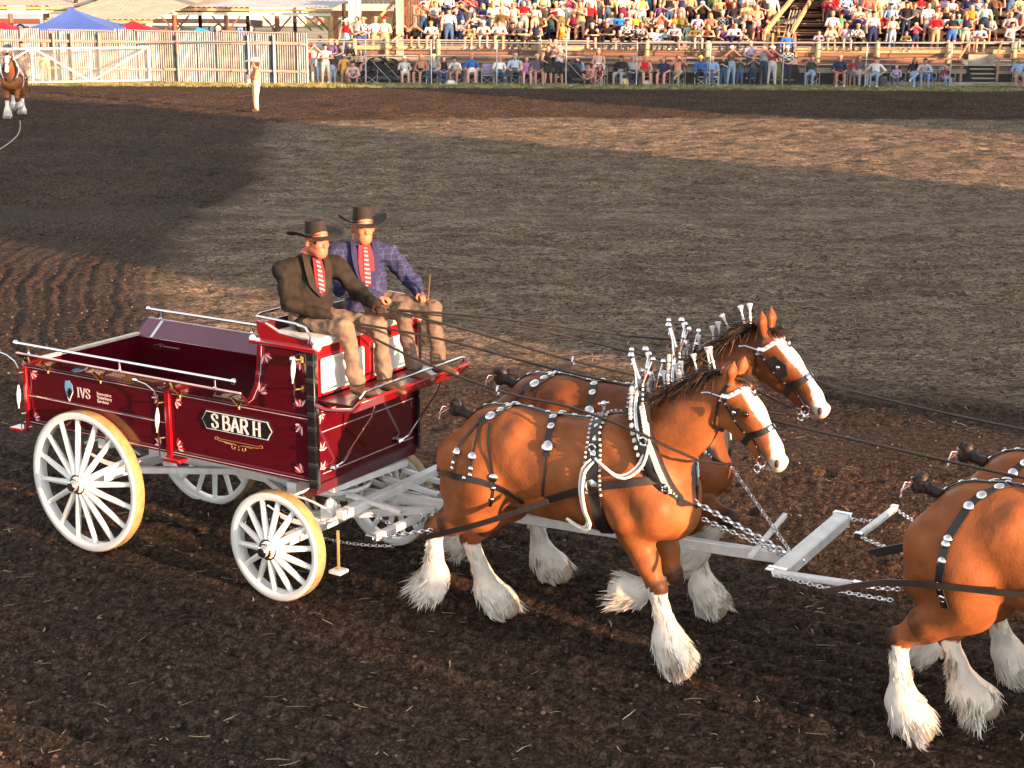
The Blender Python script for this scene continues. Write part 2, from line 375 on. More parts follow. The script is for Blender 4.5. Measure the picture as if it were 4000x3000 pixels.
# gravel yard behind the arena fence and the pasture beyond it
y_ = MB(); y_.add([(-120, 79.9, -.02), (120, 79.9, -.02), (120, 150, -.02), (-120, 150, -.02)], [(0, 1, 2, 3)])
y_.build('yard_gravel', mat('gravel', (.30, .27, .20), .95, var=.3, scale=.35, spec=.1, detail=9, bump=.3), kind='structure')
y_ = MB(); y_.add([(-220, 150.01, -.03), (220, 150.01, -.03), (220, 700, -.03), (-220, 700, -.03)], [(0, 1, 2, 3)])
y_.build('pasture', mat('pasture', (.12, .155, .05), .95, var=.35, scale=.06, spec=.1, detail=9), kind='structure')

def scatter(name, make, pts, mats, parent=None, kind='stuff'):
    Vs = []; Fs = []; Ms = []; n = 0
    for p in pts:
        v, f, k = make(p); Vs.append(v); Fs += [tuple(i + n for i in q) for q in f]; Ms += [k] * len(f); n += len(v)
    me = D.meshes.new(name); me.from_pydata(np.concatenate(Vs).tolist(), [], Fs); me.polygons.foreach_set('material_index', Ms)
    return link(name, me, mats, parent, kind=kind)
def clod(p):
    x, y, s = p; a = rnd.uniform(0, 6.28); v = []
    h = ground_cache(x, y)
    for z, r, k in ((-.3, .7, 5), (.35, 1., 5)):
        for i in range(k):
            q = a + i * 2 * PI / k + z; rr = s * r * rnd.uniform(.7, 1.25); v.append((x + rr * math.cos(q), y + rr * math.sin(q), h + s * z + s * .3 * rnd.uniform(-.4, .4)))
    v.append((x, y, h + s * rnd.uniform(.7, 1.1)))
    f = [(i, (i + 1) % 5, 5 + (i + 1) % 5, 5 + i) for i in range(5)] + [(5 + i, 5 + (i + 1) % 5, 10) for i in range(5)]
    return np.array(v), f, rnd.choice((0, 0, 1, 2))
_gh = {}
def ground_cache(x, y):
    return float(ground_height(np.array([x]), np.array([y]), y < 34)[0][0]) if 0 else HG(x, y)
_hx = np.arange(-16, 16, .06); _hy = np.arange(8, 36, .06); _HX, _HY = np.meshgrid(_hx, _hy); _HH = ground_height(_HX, _HY, True)[0]
def HG(x, y):
    j = int((x + 16) / .06); i = int((y - 8) / .06); return float(_HH[min(max(i, 0), len(_hy) - 1), min(max(j, 0), len(_hx) - 1)])
pts = []
for _ in range(21000):
    y = 8.8 + 20 * rnd.random() ** 1.6; x = rnd.uniform(-1, 1) * (y * .34 + 1.0); s = .004 + .020 * rnd.random() ** 4; pts.append((x, y, s))
scatter('soil_clods', clod, pts, [mat('clod_a', (.085, .056, .041), .95, var=.4, scale=6, spec=.1), mat('clod_b', (.05, .034, .025), .95, var=.3, scale=6, spec=.1), mat('clod_c', (.135, .100, .076), .95, var=.3, scale=6, spec=.1)])
def straw_bit(p):
    x, y, s = p; a = rnd.gauss(0, .9); h = HG(x, y) + .012; w_ = .0035 + .0022 * rnd.random(); d = np.array([math.cos(a), math.sin(a), rnd.uniform(-.1, .2)]); q = np.array([-d[1], d[0], 0.]); c = np.array([x, y, h]); b_ = np.array([0, 0, s * rnd.uniform(-.05, .12)])
    P = [c - d * s, c + b_ + q * s * rnd.uniform(-.2, .2), c + d * s]
    v = np.array([P[0] - q * w_, P[0] + q * w_, P[1] + q * w_, P[1] - q * w_, P[2] + q * w_ * .4, P[2] - q * w_ * .4])
    return v, [(0, 3, 2, 1), (3, 5, 4, 2)], rnd.choice((0, 0, 1))
pts = []
for _ in range(9500):
    y = 9 + 25 * rnd.random() ** 1.1; x = rnd.uniform(-1, 1) * (y * .34 + .6)
    inside = poly_sd(np.array([x]), np.array([y]), POLY)[0] < 0
    if inside or rnd.random() < .10: pts.append((x, y, rnd.uniform(.02, .085) * (1.2 if inside else 1.)))
scatter('loose_straw', straw_bit, pts, [mat('straw_a', (.42, .33, .20), .8, var=.3, scale=3), mat('straw_b', (.26, .20, .13), .8, var=.3, scale=3)])
def tuft(p):
    x, y, s = p; v = []; f = []
    for i in range(6):
        a = rnd.uniform(0, 6.28); l = s * rnd.uniform(.5, 1.1); o = (x + rnd.gauss(0, .09), y + rnd.gauss(0, .09), .02); dx, dy = math.cos(a) * l * .5, math.sin(a) * l * .5
        n_ = len(v); v += [(o[0] - .014, o[1], o[2]), (o[0] + .014, o[1], o[2]), (o[0] + dx, o[1] + dy, o[2] + l)]; f.append((n_, n_ + 1, n_ + 2))
    return np.array(v), f, rnd.choice((0, 1, 1, 2))
pts = [(rnd.uniform(-27, 27), 72.0 + 3.2 * rnd.random() ** .8, rnd.uniform(.04, .15)) for _ in range(6000)]
scatter('grass_tufts', tuft, pts, [mat('grass_green', (.13, .17, .045), .8, var=.3, scale=1), mat('grass_dry', (.34, .29, .14), .8, var=.3, scale=1), mat('grass_dark', (.07, .10, .03), .8, var=.3, scale=1)])
# unseen building and trees added right of the arena as occluders that shade it
def tree(label, x, y, h, w_, seed, dens=1400):
    rr = random.Random(seed); r0 = empty('occluder_tree', (x, y, 0), label=label, cat='tree', group='unseen trees added right of the arena to shade it'); lv = mat('leaf_green', (.06, .09, .025), .7, var=.3, scale=1)
    q = MB().tube([(0, 0, -.1), (.05, .02, h * .5), (0, 0, h * .9)], [.18, .12, .04], 8)
    for k in range(6): a = rr.uniform(0, 6.28); z = h * rr.uniform(.3, .7); q.tube([(0, 0, z), (math.cos(a) * w_ * .35, math.sin(a) * w_ * .35, z + h * .16)], [.06, .02], 5)
    q.build('trunk', mat('bark', (.10, .075, .055), .9, var=.3, bump=.3), r0, off=(0, 0, 0)); V = []; F = []
    for i in range(dens):
        t = rr.random(); z = h * (.12 + .88 * t); r_ = w_ * .5 * math.sin(PI * min(.08 + t * .92, 1)) ** .6 * rr.random() ** .4 * (1 + .25 * math.sin(z * 3 + seed)); a = rr.uniform(0, 6.28)
        c = np.array((math.cos(a) * r_, math.sin(a) * r_, z)); u = np.array([rr.gauss(0, 1) for _ in range(3)]); u /= np.linalg.norm(u); v = np.cross(u, (.3, .5, .8)); v /= np.linalg.norm(v); s = rr.uniform(.12, .24); n_ = len(V)
        V += [c - u * s, c - v * s * .6, c + u * s, c + v * s * .6]; F.append((n_, n_ + 1, n_ + 2, n_ + 3))
    me = D.meshes.new('crown'); me.from_pydata(np.array(V).tolist(), [], F); link('crown', me, [lv], r0)
def occluder_barn(label, x0, x1, y0, y1, h):
    r0 = empty('occluder_barn', ((x0 + x1) / 2, (y0 + y1) / 2, 0), label=label, cat='occluder_barn'); off = r0.location; bw = mat('barn_red_boards', (.20, .04, .03), .85, var=.2, scale=2, bump=.1)
    MB().bb(x0, x1, y0, y1, -.1, h).build('wall', bw, r0, off=off); ym = (x0 + x1) / 2
    MB().add([(x0 - .3, y0 - .3, h), (ym, y0 - .3, h + 1.0), (x1 + .3, y0 - .3, h), (x0 - .3, y1 + .3, h), (ym, y1 + .3, h + 1.0), (x1 + .3, y1 + .3, h)], [(0, 1, 4, 3), (1, 2, 5, 4), (0, 2, 1), (3, 4, 5), (0, 3, 5, 2)]).build('roof', mat('barn_roof', (.3, .3, .3), .5, .4), r0, off=off)
    MB().bb(x0 - .05, x0 - .01, (y0 + y1) / 2 - 1.5, (y0 + y1) / 2 + 1.5, 0, 3).build('door', mat('barn_door', (.6, .58, .55), .7), r0, off=off)
TG = math.tan(SUN_EL)
SX, SY = math.cos(SUN_AZ), math.sin(SUN_AZ)
def cast(x, y, xo, z=0.):
    """where the sun ray that reaches (x, y, z) crosses the line X = xo"""
    t = (xo - x) / SX; return y + SY * t, z + t * TG
XO = 32.
ya, za = cast(-7.75, 48.6, XO); yb, zb = cast(-8.5, 29.5, XO)
occluder_barn('long red occluder building added out of view to shade the arena', XO, XO + 9, yb, ya, cast(-24, 60, XO)[1] + .2)
# unseen bank added as occluder, its crest shaped so that it shades only the lowest part of the grandstand
XB = XO + 6; bk = MB(); v = []; n_ = 24
for i in range(n_ + 1):
    xs_ = -8.6 + 40 * i / n_; yr, zr = cast(xs_, 75.0, XB, 1.45 + .25 * math.sin(i * 1.7)); zr = max(zr, .3); v += [(XB - 1.2, yr, -.1), (XB, yr, zr), (XB + 14 + zr, yr, -.1)]
bk.add(v, [(3 * i, 3 * i + 1, 3 * i + 4, 3 * i + 3) for i in range(n_)] + [(3 * i + 1, 3 * i + 2, 3 * i + 5, 3 * i + 4) for i in range(n_)] + [(0, 2, 1), (3 * n_, 3 * n_ + 1, 3 * n_ + 2)])
bk.build('occluder_bank', mat('bank_grass', (.12, .14, .05), .95, var=.3, scale=.5, spec=.1), None, off=(0, 0, 0), kind='structure', smooth=None)
# unseen tree row added as occluder: its top edge shades the ground near the wagon but leaves horses and men in the sun
yy = yb - .8; k = 0; rr_ = random.Random(4)
while yy > -48:
    gx = XO + rr_.uniform(-.8, .8); t = (yb - yy)
    # shadow height wanted at the wagon line
    zt = {0: 3.2}.get(0); base = (XO + 1) / SX * TG
    deep = yy < -16.6
    hh_ = base + (.45 if deep else 0) + (-1.2 if t < 6.2 else .62) + rr_.uniform(-.26, .20)
    tree('bushy green occluder tree added out of view, number %s counted from the barn' % ['one', 'two', 'three', 'four', 'five', 'six', 'seven', 'eight', 'nine', 'ten', 'eleven', 'twelve', 'thirteen', 'fourteen', 'fifteen', 'sixteen', 'seventeen', 'eighteen', 'nineteen', 'twenty', 'twenty-one', 'twenty-two', 'twenty-three', 'twenty-four', 'twenty-five', 'twenty-six', 'twenty-seven', 'twenty-eight', 'twenty-nine', 'thirty', 'thirty-one', 'thirty-two', 'thirty-three', 'thirty-four', 'thirty-five', 'thirty-six', 'thirty-seven', 'thirty-eight', 'thirty-nine', 'forty'][k % 40], gx, yy, hh_, 2.9 if deep else 2.6, k, 3200 if deep else 1400)
    yy -= rr_.uniform(1.5, 2.0); k += 1
# ---------------------------------------------------------------- far side of the arena: fences, gate, grandstand, sheds
WD = mat('weathered_plank', (.31, .185, .13), .85, var=.28, scale=3, bump=.2, spec=.2)
WD2 = mat('brown_plank', (.21, .105, .07), .85, var=.3, scale=3, bump=.2, spec=.2)
WDG = mat('grey_plank', (.32, .29, .24), .85, var=.25, scale=3, bump=.2, spec=.2)
WDN = mat('new_timber', (.50, .31, .15), .8, var=.2, scale=3, bump=.15, spec=.2)
POST = mat('green_treated_post', (.38, .36, .22), .85, var=.22, scale=5, bump=.2, spec=.2)
GALV = mat('galvanised_pipe', (.42, .42, .41), .45, .6, var=.12, scale=5)
TIN = mat('galvanised_sheet', (.155, .185, .21), .5, .45, var=.30, scale=2.2, bump=.05)
TINB = mat('rusty_sheet', (.165, .165, .155), .55, .3, var=.4, scale=2.5, bump=.05)
ROOF = mat('tan_metal_roof', (.40, .325, .26), .45, .25, var=.14, scale=1.5)
ROOFB = mat('grey_metal_roof', (.40, .41, .43), .4, .35, var=.14, scale=1.5)
DARK = mat('dark_brown_and_shade', (.045, .03, .022), .9, var=.3, scale=3)  # shade under the seats put into this brown; plain dark posts and trim elsewhere
def top(nm, mb, m_, label=None, cat=None, group=None, kind=None, **k): return tag(mb.build(nm, m_, None, off=(0, 0, 0), **k), label, cat, group, kind)
def pieces(parent, nm, boxes, mats, jit=.0):
    """many like boards: one unit box mesh, one object per board"""
    for i, b in enumerate(boxes):
        p, q, w_, h_ = b[:4]; m_ = b[4] if len(b) > 4 else mats[rnd.randrange(len(mats))]
        p = Vector(p); q = Vector(q); d = q - p; L = d.length; key = ('unitbox', m_.name)
        if key not in _MC:
            me = MB().box((0, 0, 0), (1, 1, 1)).mesh('board', (0, 0, 0), None); me.materials.append(m_); _MC[key] = me
        o = D.objects.new(nm, _MC[key]); COL.objects.link(o); o.parent = parent; d.normalize()
        up = Vector((0, 0, 1)) if abs(d.z) < .95 else Vector((0, 1, 0)); sd_ = d.cross(up).normalized(); u = sd_.cross(d)
        M_ = Matrix((d * L, sd_ * w_, u * h_)).transposed().to_4x4(); M_.translation = (p + q) / 2 - parent.location + Vector((0, 0, rnd.uniform(-jit, jit))); o.matrix_local = M_
# --- corrugated fence (left)
def corr(w_, h_, pitch=.105, amp=.024, th=0):
    n = int(w_ / pitch * 6); v = []; 
    for i in range(n + 1):
        x = w_ * i / n; y = amp * math.cos(2 * PI * x / pitch); v += [(x, y, 0), (x, y, h_)]
    return MB().add(v, [(2 * i, 2 * i + 2, 2 * i + 3, 2 * i + 1) for i in range(n)])
FA, FB_ = Vector((-25.6, 76.2, 0)), Vector((-9.35, 74.25, 0)); cf = empty('corrugated_fence', (-17.4, 75.2, 0), label='tall fence of weathered corrugated metal sheets behind the white gate', cat='fence')
dF = (FB_ - FA).normalized(); LF = (FB_ - FA).length; ang = math.atan2(dF.y, dF.x); x = 0; i = 0; me_c = {}
while x < LF - .1:
    w_ = min((.90, 1.05, .80, .98)[i % 4], LF - x); h_ = (2.22, 2.30, 2.26, 2.33, 2.24)[i % 5]
    k = (round(w_, 2), h_, i % 3 == 1)
    if k not in me_c: me_c[k] = corr(w_, h_).mesh('sheet', (0, 0, 0), 60); me_c[k].materials.append(TINB if k[2] else TIN)
    o = D.objects.new('metal_sheet', me_c[k]); COL.objects.link(o); o.parent = cf; o.location = FA + dF * x + Vector((0, .02 * (i % 2), .06)) - cf.location; o.rotation_euler = (0, 0, ang); x += w_; i += 1
bs = []
for z, hh_ in ((1.84, .13), (.62, .11)):
    x = 0
    while x < LF - .3: L = min(3.2, LF - x); p = FA + dF * x; q_ = p + dF * (L - .04); n_ = Vector((dF.y, -dF.x, 0)) * .05; bs.append((p + n_ + Vector((0, 0, z)), q_ + n_ + Vector((0, 0, z + rnd.uniform(-.04, .04))), .04, hh_)); x += L
bs += [(FA + dF * x + Vector((0, -.02, 2.36)), FA + dF * (x + 3.15) + Vector((0, -.02, 2.30)), .12, .05) for x in (4.2, 8.3, 12.4)]
pieces(cf, 'fence_board', bs, [WDG])
for px in (1085, 985, 700, 380, 265, 190):
    p = gnd(px, 325); p = Vector((p.x, FA.y + (p.x - FA.x) * dF.y / dF.x - .1, 0)); MB().tube([p, p + Vector((0, 0, 2.2))], .05, 8).build('fence_post', GALV if px > 900 else WDG, cf, off=cf.location)
p = gnd(607, 322); MB().tube([p + Vector((0, -.1, -.1)), p + Vector((-.02, -.1, 2.20))], [.12, .10], 10).build('gate_post', WDN, cf, off=cf.location)
# --- white gate
G0, G1 = Vector((-23.9, 72.25, 0)), Vector((-16.72, 75.0, 0)); gt = empty('white_gate', (G0 + G1) / 2, label='wide white pipe gate with diagonal braces and wire mesh at the arena corner', cat='gate')
def gp(t, z): return G0 + (G1 - G0) * t + Vector((0, 0, z))
GW = mat('white_pipe_paint', (.80, .79, .76), .4, var=.06)
for a, b in ((gp(0, 1.60), gp(1, 1.60)), (gp(-.02, .12), gp(1, .12)), (gp(1, .12), gp(1, 1.60)), (gp(.655, .12), gp(.655, 1.60)), (gp(.325, .12), gp(.325, 1.60)), (gp(.0, .12), gp(.0, 1.60)), (gp(.985, 1.57), gp(.665, .15)), (gp(.345, 1.57), gp(.645, .15)), (gp(.315, 1.57), gp(.01, .15))):
    MB().tube([a, b], .038, 8).build('gate_bar', GW, gt, off=gt.location)
def wiremesh(P0, P1, z0, z1, sp, w_):
    q = MB(); d = (P1 - P0); L = d.length; d.normalize(); H = z1 - z0; k = int((L + H) / sp); nn = Vector((d.y, -d.x, 0))
    for s_ in (1, -1):
        for i in range(k):
            x0 = i * sp - (H if s_ > 0 else 0); xa, xb = max(x0, 0), min(x0 + H, L)
            if xb - xa < .05: continue
            za, zb = (z0 + xa - x0, z0 + xb - x0) if s_ > 0 else (z1 - (xa - x0), z1 - (xb - x0))
            a = P0 + d * xa + Vector((0, 0, za)); b = P0 + d * xb + Vector((0, 0, zb)); q.add([a, b, b + Vector((0, 0, w_)), a + Vector((0, 0, w_))], [(0, 1, 2, 3)])
    return q
WIRE = mat('galvanised_wire', (.50, .50, .48), .5, .5)
o = wiremesh(G0 + Vector((0, 0, 0)), G1, .12, 1.58, .10, .006).build('gate_mesh', WIRE, gt, off=gt.location, smooth=None); o['kind'] = 'stuff'
# --- chain-link fence along the arena
ch = empty('chain_link_fence', (7, 74.5, 0), label='long chain-link fence with pipe top rail between the spectators and the dirt', cat='fence')
FY = 74.45
posts = [(602, None), (1205, 0), (1430, 0), (1685, 0), (1940, 0), (2210, 0), (2485, 0), (2770, 0), (3055, 0), (3378, 0), (3708, 0), (4060, 0), (4400, 0)]
for px, _ in posts[1:]:
    p = at(px, 335, FY); MB().tube([(p.x, FY, -.05), (p.x + .0, FY, 2.0)], .027, 8).ball((p.x, FY, 2.01), .036, 6).build('fence_post', GALV, ch, off=ch.location)
for (a, za), (b, zb) in ((((600), 1.90), (1205, 1.92)), ((1205, 1.92), (2485, 1.93)), ((2485, 1.95), (3378, 2.02)), ((3378, 2.02), (4500, 2.16))):
    A = at(a, 170, FY + .0); Bq = at(b, 170, FY); MB().tube([(A.x, FY - .01, za), (Bq.x, FY - .01, zb)], .028, 8).build('top_rail', GALV, ch, off=ch.location)
o = wiremesh(Vector((at(1205, 300, FY).x, FY, 0)), Vector((26.5, FY, 0)), .05, 1.92, .13, .003).build('wire_mesh', WIRE, ch, off=ch.location, smooth=None); o['kind'] = 'stuff'
# --- grandstand
X0, X1 = at(1490, 150, 76.4).x, 27.5
ST = empty('grandstand', (8, 78, 0), label='wooden grandstand with rows of plank seats, rails and stairs full of spectators', cat='grandstand')
RY, RZ, RD, RH = 76.9, 1.50, .80, .40
def xs(a, b, L=3.7): n = max(1, round((b - a) / L)); return [(a + (b - a) * i / n, a + (b - a) * (i + 1) / n) for i in range(n)]
XL = at(1270, 200, 76).x; S0, S1 = at(3010, 200, 76).x, at(3110, 200, 76).x; A0, A1 = at(3790, 260, 75.3).x, at(3895, 260, 75.3).x
bs = []
for (a, b) in xs(XL + 1.2, S0, 3.6) + xs(S1 + .1, A0 - .1, 4) + xs(A1 + .1, X1, 4):
    bs.append(((a, 76.45, 1.585), (b - .03, 76.45, 1.585), .05, .20, rnd.choice((WDG, WD, WDN))))          # walkway fascia
    bs.append(((a, 76.75, 1.45), (b - .03, 76.75, 1.45), .5, .05, WD2))
    for i in range(3):
        y = 75.55 + .30 * i; z = .78 + .24 * i
        bs.append(((a, y, z), (b - .03, y, z), .28, .05, rnd.choice((WD2, WDG, WD)))); 
        if i: bs.append(((a, y + .12, z - .17), (b - .03, y + .12, z - .17), .035, .17, rnd.choice((WD2, WDG, WD2))))
        else: bs.append(((a, y - .10, z - .10), (b - .03, y - .10, z - .10), .03, .14, WDG))
    bs.append(((a, 76.52, 1.36), (b - .03, 76.52, 1.36), .04, .13, WD2))
pieces(ST, 'plank', bs, [WD, WD2], .012); bs = []
for r_ in range(8):
    y = RY + RD * r_; z = RZ + RH * r_
    for (a, b) in xs(X0 + .3, S0 - .1, 6.5) + xs(S1 + .3, X1, 6.5):
        bs.append(((a, y + .35, z), (b - .03, y + .35, z), .30, .045)); bs.append(((a, y - .10, z + .0), (b - .03, y - .10, z), .30, .045))
        bs.append(((a, y + .62, z + .40 + .02), (b - .03, y + .62, z + .42), .28, .05)); 
pieces(ST, 'plank', bs, [WD2, WD2, WD], .01)
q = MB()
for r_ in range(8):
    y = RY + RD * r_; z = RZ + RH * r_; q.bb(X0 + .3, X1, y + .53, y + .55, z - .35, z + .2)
q.bb(XL + 1.2, X1, 76.0, 76.04, 0, .95); o = q.build('shade_backing', DARK, ST, off=ST.location); o['kind'] = 'stuff'  # dark sheets added in place of the shade behind and under the seats
bs = [((a, 76.38, 1.95), (b - .02, 76.38, 1.95), .12, .055, rnd.choice((WDG, WD))) for a, b in xs(X0 - 3.6, S0 - .2, 3.6) + xs(S1 + .1, X1, 3.6)]
pieces(ST, 'rail_plank', bs, [WDG])
for a, b in ((X0 - 1, S0 - .3), (S1 + .1, A0 - .2), (A1 + .5, X1)):
    MB().tube([(a, 76.40, 1.735), (b, 76.40, 1.735)], .022, 6).build('lower_rail', GALV, ST, off=ST.location)
    k = a + .6
    while k < b: MB().box((k, 76.40, 1.70), (.05, .03, .09)).build('rail_bracket', WDN, ST, off=ST.location); k += 1.05
for px in (1385, 1512, 1712, 2108, 2527, 2763, 3195, 3427, 3705, 3962):
    p = at(px, 200, 76.3); MB().tube([(p.x, 76.27, .0), (p.x, 76.27, 2.0)], [.115, .105], 10).build('round_post', POST, ST, off=ST.location)
# stairs between the two blocks
def stairs(x0, x1, y0, z0, n, dy, dz, nm='stair_tread', m_=WDG):
    pieces(ST, nm, [((x0, y0 + dy * i, z0 + dz * i), (x1, y0 + dy * i, z0 + dz * i), .30, .05, m_) for i in range(n)], [m_])
stairs(S0 + .05, S1 - .05, 76.0, .25, 6, .16, .22, m_=WDG); stairs(S0 + .1, S1 + .0, 77.4, 1.7, 12, .42, .22, m_=WD)
stairs(S1 + .35, S1 + 1.75, 77.0, 1.62, 14, .40, .20, m_=WD2)
stairs(A0 + .08, A1 - .08, 75.05, .22, 6, .18, .20, m_=WDG)
for a, b, w_, h_ in (((2985, 128, 76.6), (3115, -30, 80.5), .12, .20), ((3092, 128, 76.6), (3185, -30, 80.5), .12, .20), ((3745, 230, 75.2), (3790, 158, 76.4), .06, .12), ((3890, 230, 75.2), (3915, 158, 76.4), .06, .12)):
    MB().bar(at(*a), at(*b), w_, h_).build('hand_rail', WDN if w_ > .1 else WD, ST, off=ST.location)
for a, b in (((2990, 130, 76.6), (2975, 300, 76.3)), ((3005, 130, 76.6), (2968, 330, 75.9)), ((3105, 130, 76.6), (3110, 225, 76.4)), ((3760, 232, 75.2), (3752, 318, 75.0)), ((3902, 232, 75.2), (3893, 318, 75.0)), ((3040, 60, 78.5), (3043, 200, 78.5)), ((2935, 190, 76.4), (2930, 330, 76.2)), ((3020, 130, 77.2), (3010, 320, 76.5))):
    MB().bar(at(*a), at(*b), .10, .10).build('stair_post', WDN if a[0] < 3100 else WD, ST, off=ST.location)
p = at(3030, 85, 78.6); q2 = at(3110, 82, 78.6); MB().bar(p, q2, .1, .22).build('landing_beam', WDG, ST, off=ST.location)
for a in (3050, 3062, 3074, 3086): MB().bar(at(a, 180, 76.9), at(a + 40, 40, 78.6), .04, .06).build('stair_slat', WDG, ST, off=ST.location)
for a, b in (((3425, 0), (3435, 0)),): pass
MB().bar((at(3400, 300, 75.0).x, 75.0, .18), (27, 75.0, .18), .05, .16).build('kick_board', WDG, ST, off=ST.location)
MB().box((A0 + (A1 - A0) / 2, 75.7, 1.25), (A1 - A0, .05, .45)).build('stair_riser_board', WDG, ST, off=ST.location)
# left end: weathered column, slatted wall, sloping guard
pc = at(1562, 60, 76.7); MB().bar((pc.x, 76.6, .5), (pc.x, 76.6, 5.2), .34, .34).build('column', mat('weathered_pale_timber', (.42, .37, .29), .85, var=.4, scale=4, bump=.2), ST, off=ST.location)
pieces(ST, 'slat', [((at(px, 60, 77.2).x, 77.2 + i * .0, 1.5), (at(px, 60, 77.2).x, 77.2, 5.2), .04, .09, WD2) for i, px in enumerate(range(1580, 1640, 7))] + [((at(px, 60, 76.9).x, 76.9, 1.5), (at(px, 60, 76.9).x, 76.9, 2.45 + (px - 1490) * .030), .03, .10, WDN) for px in range(1492, 1546, 8)], [WD2])
MB().bar(at(1488, 62, 76.85), at(1548, -2, 76.85), .05, .12).build('guard_rail', WDN, ST, off=ST.location)
# big posts of the sheds beside it
BP = mat('blue_grey_steel', (.40, .45, .52), .5, var=.1); CRM = mat('cream_paint', (.80, .74, .58), .5, var=.08)
for px, w_, m_, y in ((1390, .24, BP, 78.), (1371, .10, CRM, 77.9), (1403, .14, CRM, 77.9)):
    p = at(px, 100, y); top('steel_post', MB().bar((p.x, y, 0), (p.x, y, 6), w_, .2), m_, {1390: 'thick blue-grey post left of the wooden grandstand', 1371: 'thin cream post on the left side of the blue-grey post', 1403: 'cream post on the right side of the blue-grey post'}[px], 'post')
p = at(2484, 60, 80.); top('steel_post', MB().bar((p.x, 78.4, 1.5), (p.x, 78.4, 7), .15, .15).mt(1).bar((p.x - .11, 78.38, 1.5), (p.x - .11, 78.38, 7), .06, .12), [BP, CRM], 'tall grey post rising among the seated spectators in mid grandstand', 'post')
# sheds
def roofsheet(a, b, c_, d_, n, amp):
    """a-b eave, d-c ridge; ribs run up the slope"""
    a, b, c_, d_ = map(Vector, (a, b, c_, d_)); q = MB(); v = []; m_ = n * 4; nn = (b - a).cross(d_ - a).normalized()
    for i in range(m_ + 1):
        t = i / m_; o_ = nn * (amp if i % 4 in (1, 2) else 0); v += [a.lerp(b, t) + o_, d_.lerp(c_, t) + o_]
    return q.add(v, [(2 * i, 2 * i + 2, 2 * i + 3, 2 * i + 1) for i in range(m_)])
def shed(label, eL, eR, Y, depth, rise, m_, posts, dx=0., gab=None, braces=True, beam=WDN):
    e0, e1 = at(*eL, Y), at(*eR, Y); zc = (e0.z + e1.z) / 2; r0 = empty('open_shed', ((e0.x + e1.x) / 2, Y, 0), label=label, cat='shed'); off = r0.location
    a, b = Vector((e0.x, Y, zc)), Vector((e1.x, Y, zc)); rd = Vector((dx, depth, rise))
    n = int((b - a).length / .28); o = roofsheet(a, b, b + rd, a + rd, n, .035).build('roof', m_, r0, off=off, smooth=None)
    roofsheet(a + rd, b + rd, b + rd + Vector((0, depth, -rise)), a + rd + Vector((0, depth, -rise)), n, .035).build('roof', m_, r0, off=off, smooth=None)
    MB().bar(a + Vector((0, .1, -.10)), b + Vector((0, .1, -.10)), .10, .14).build('fascia', beam, r0, off=off); MB().bar(a + Vector((.1, .3, -.32)), b + Vector((-.1, .3, -.32)), .12, .16).build('beam', CRM if beam is WDN else WDG, r0, off=off)
    for t in posts:
        p = a.lerp(b, t) + Vector((0, .35, 0)); MB().tube([(p.x, p.y, 0), (p.x, p.y, zc - .38)], .13, 8).build('post', WD2 if 0 < t < .95 else WDN, r0, off=off)
        if braces:
            for s_ in (-1, 1): MB().bar((p.x, p.y + .02, zc - 1.25), (p.x + s_ * .75, p.y + .02, zc - .42), .08, .09).build('brace', WD2, r0, off=off)
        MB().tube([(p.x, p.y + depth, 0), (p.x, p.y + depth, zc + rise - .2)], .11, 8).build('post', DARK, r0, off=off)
    return r0, a, b
shed('nearer open shed with tan ribbed metal roof behind the blue canopy', (172, 74), (594, 80), 83., 5.5, 1.45, ROOF, (.02, .5, .98), 3.2)
shed('open shed at the far left with a long tan roof edge', (-300, 22), (300, 24), 88., 7., 1.2, ROOF, (.55, .78), 2., braces=False)
shed('long open shed with grey metal roof and forked timber posts, beside the grandstand', (662, 30), (1296, 32), 86., 7, 1.5, ROOFB, (.02, .34, .655, .985), 3.)
# large pale-blue building behind
p0, p1 = at(1300, 40, 100), at(1560, 40, 100); z_ = at(1400, 42, 100).z
bb_ = empty('metal_building', ((p0.x + p1.x) / 2, 103, 0), label='pale blue-grey metal building on dark posts behind the grandstand left end', cat='building')
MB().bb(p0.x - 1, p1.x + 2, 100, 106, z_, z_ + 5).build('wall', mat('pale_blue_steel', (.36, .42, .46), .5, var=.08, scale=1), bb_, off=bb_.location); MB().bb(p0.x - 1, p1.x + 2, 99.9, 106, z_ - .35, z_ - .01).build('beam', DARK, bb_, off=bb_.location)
for x in (p0.x, (p0.x + p1.x) / 2, p1.x): MB().bb(x, x + .3, 100, 100.3, 0, z_ - .36).build('post', DARK, bb_, off=bb_.location)
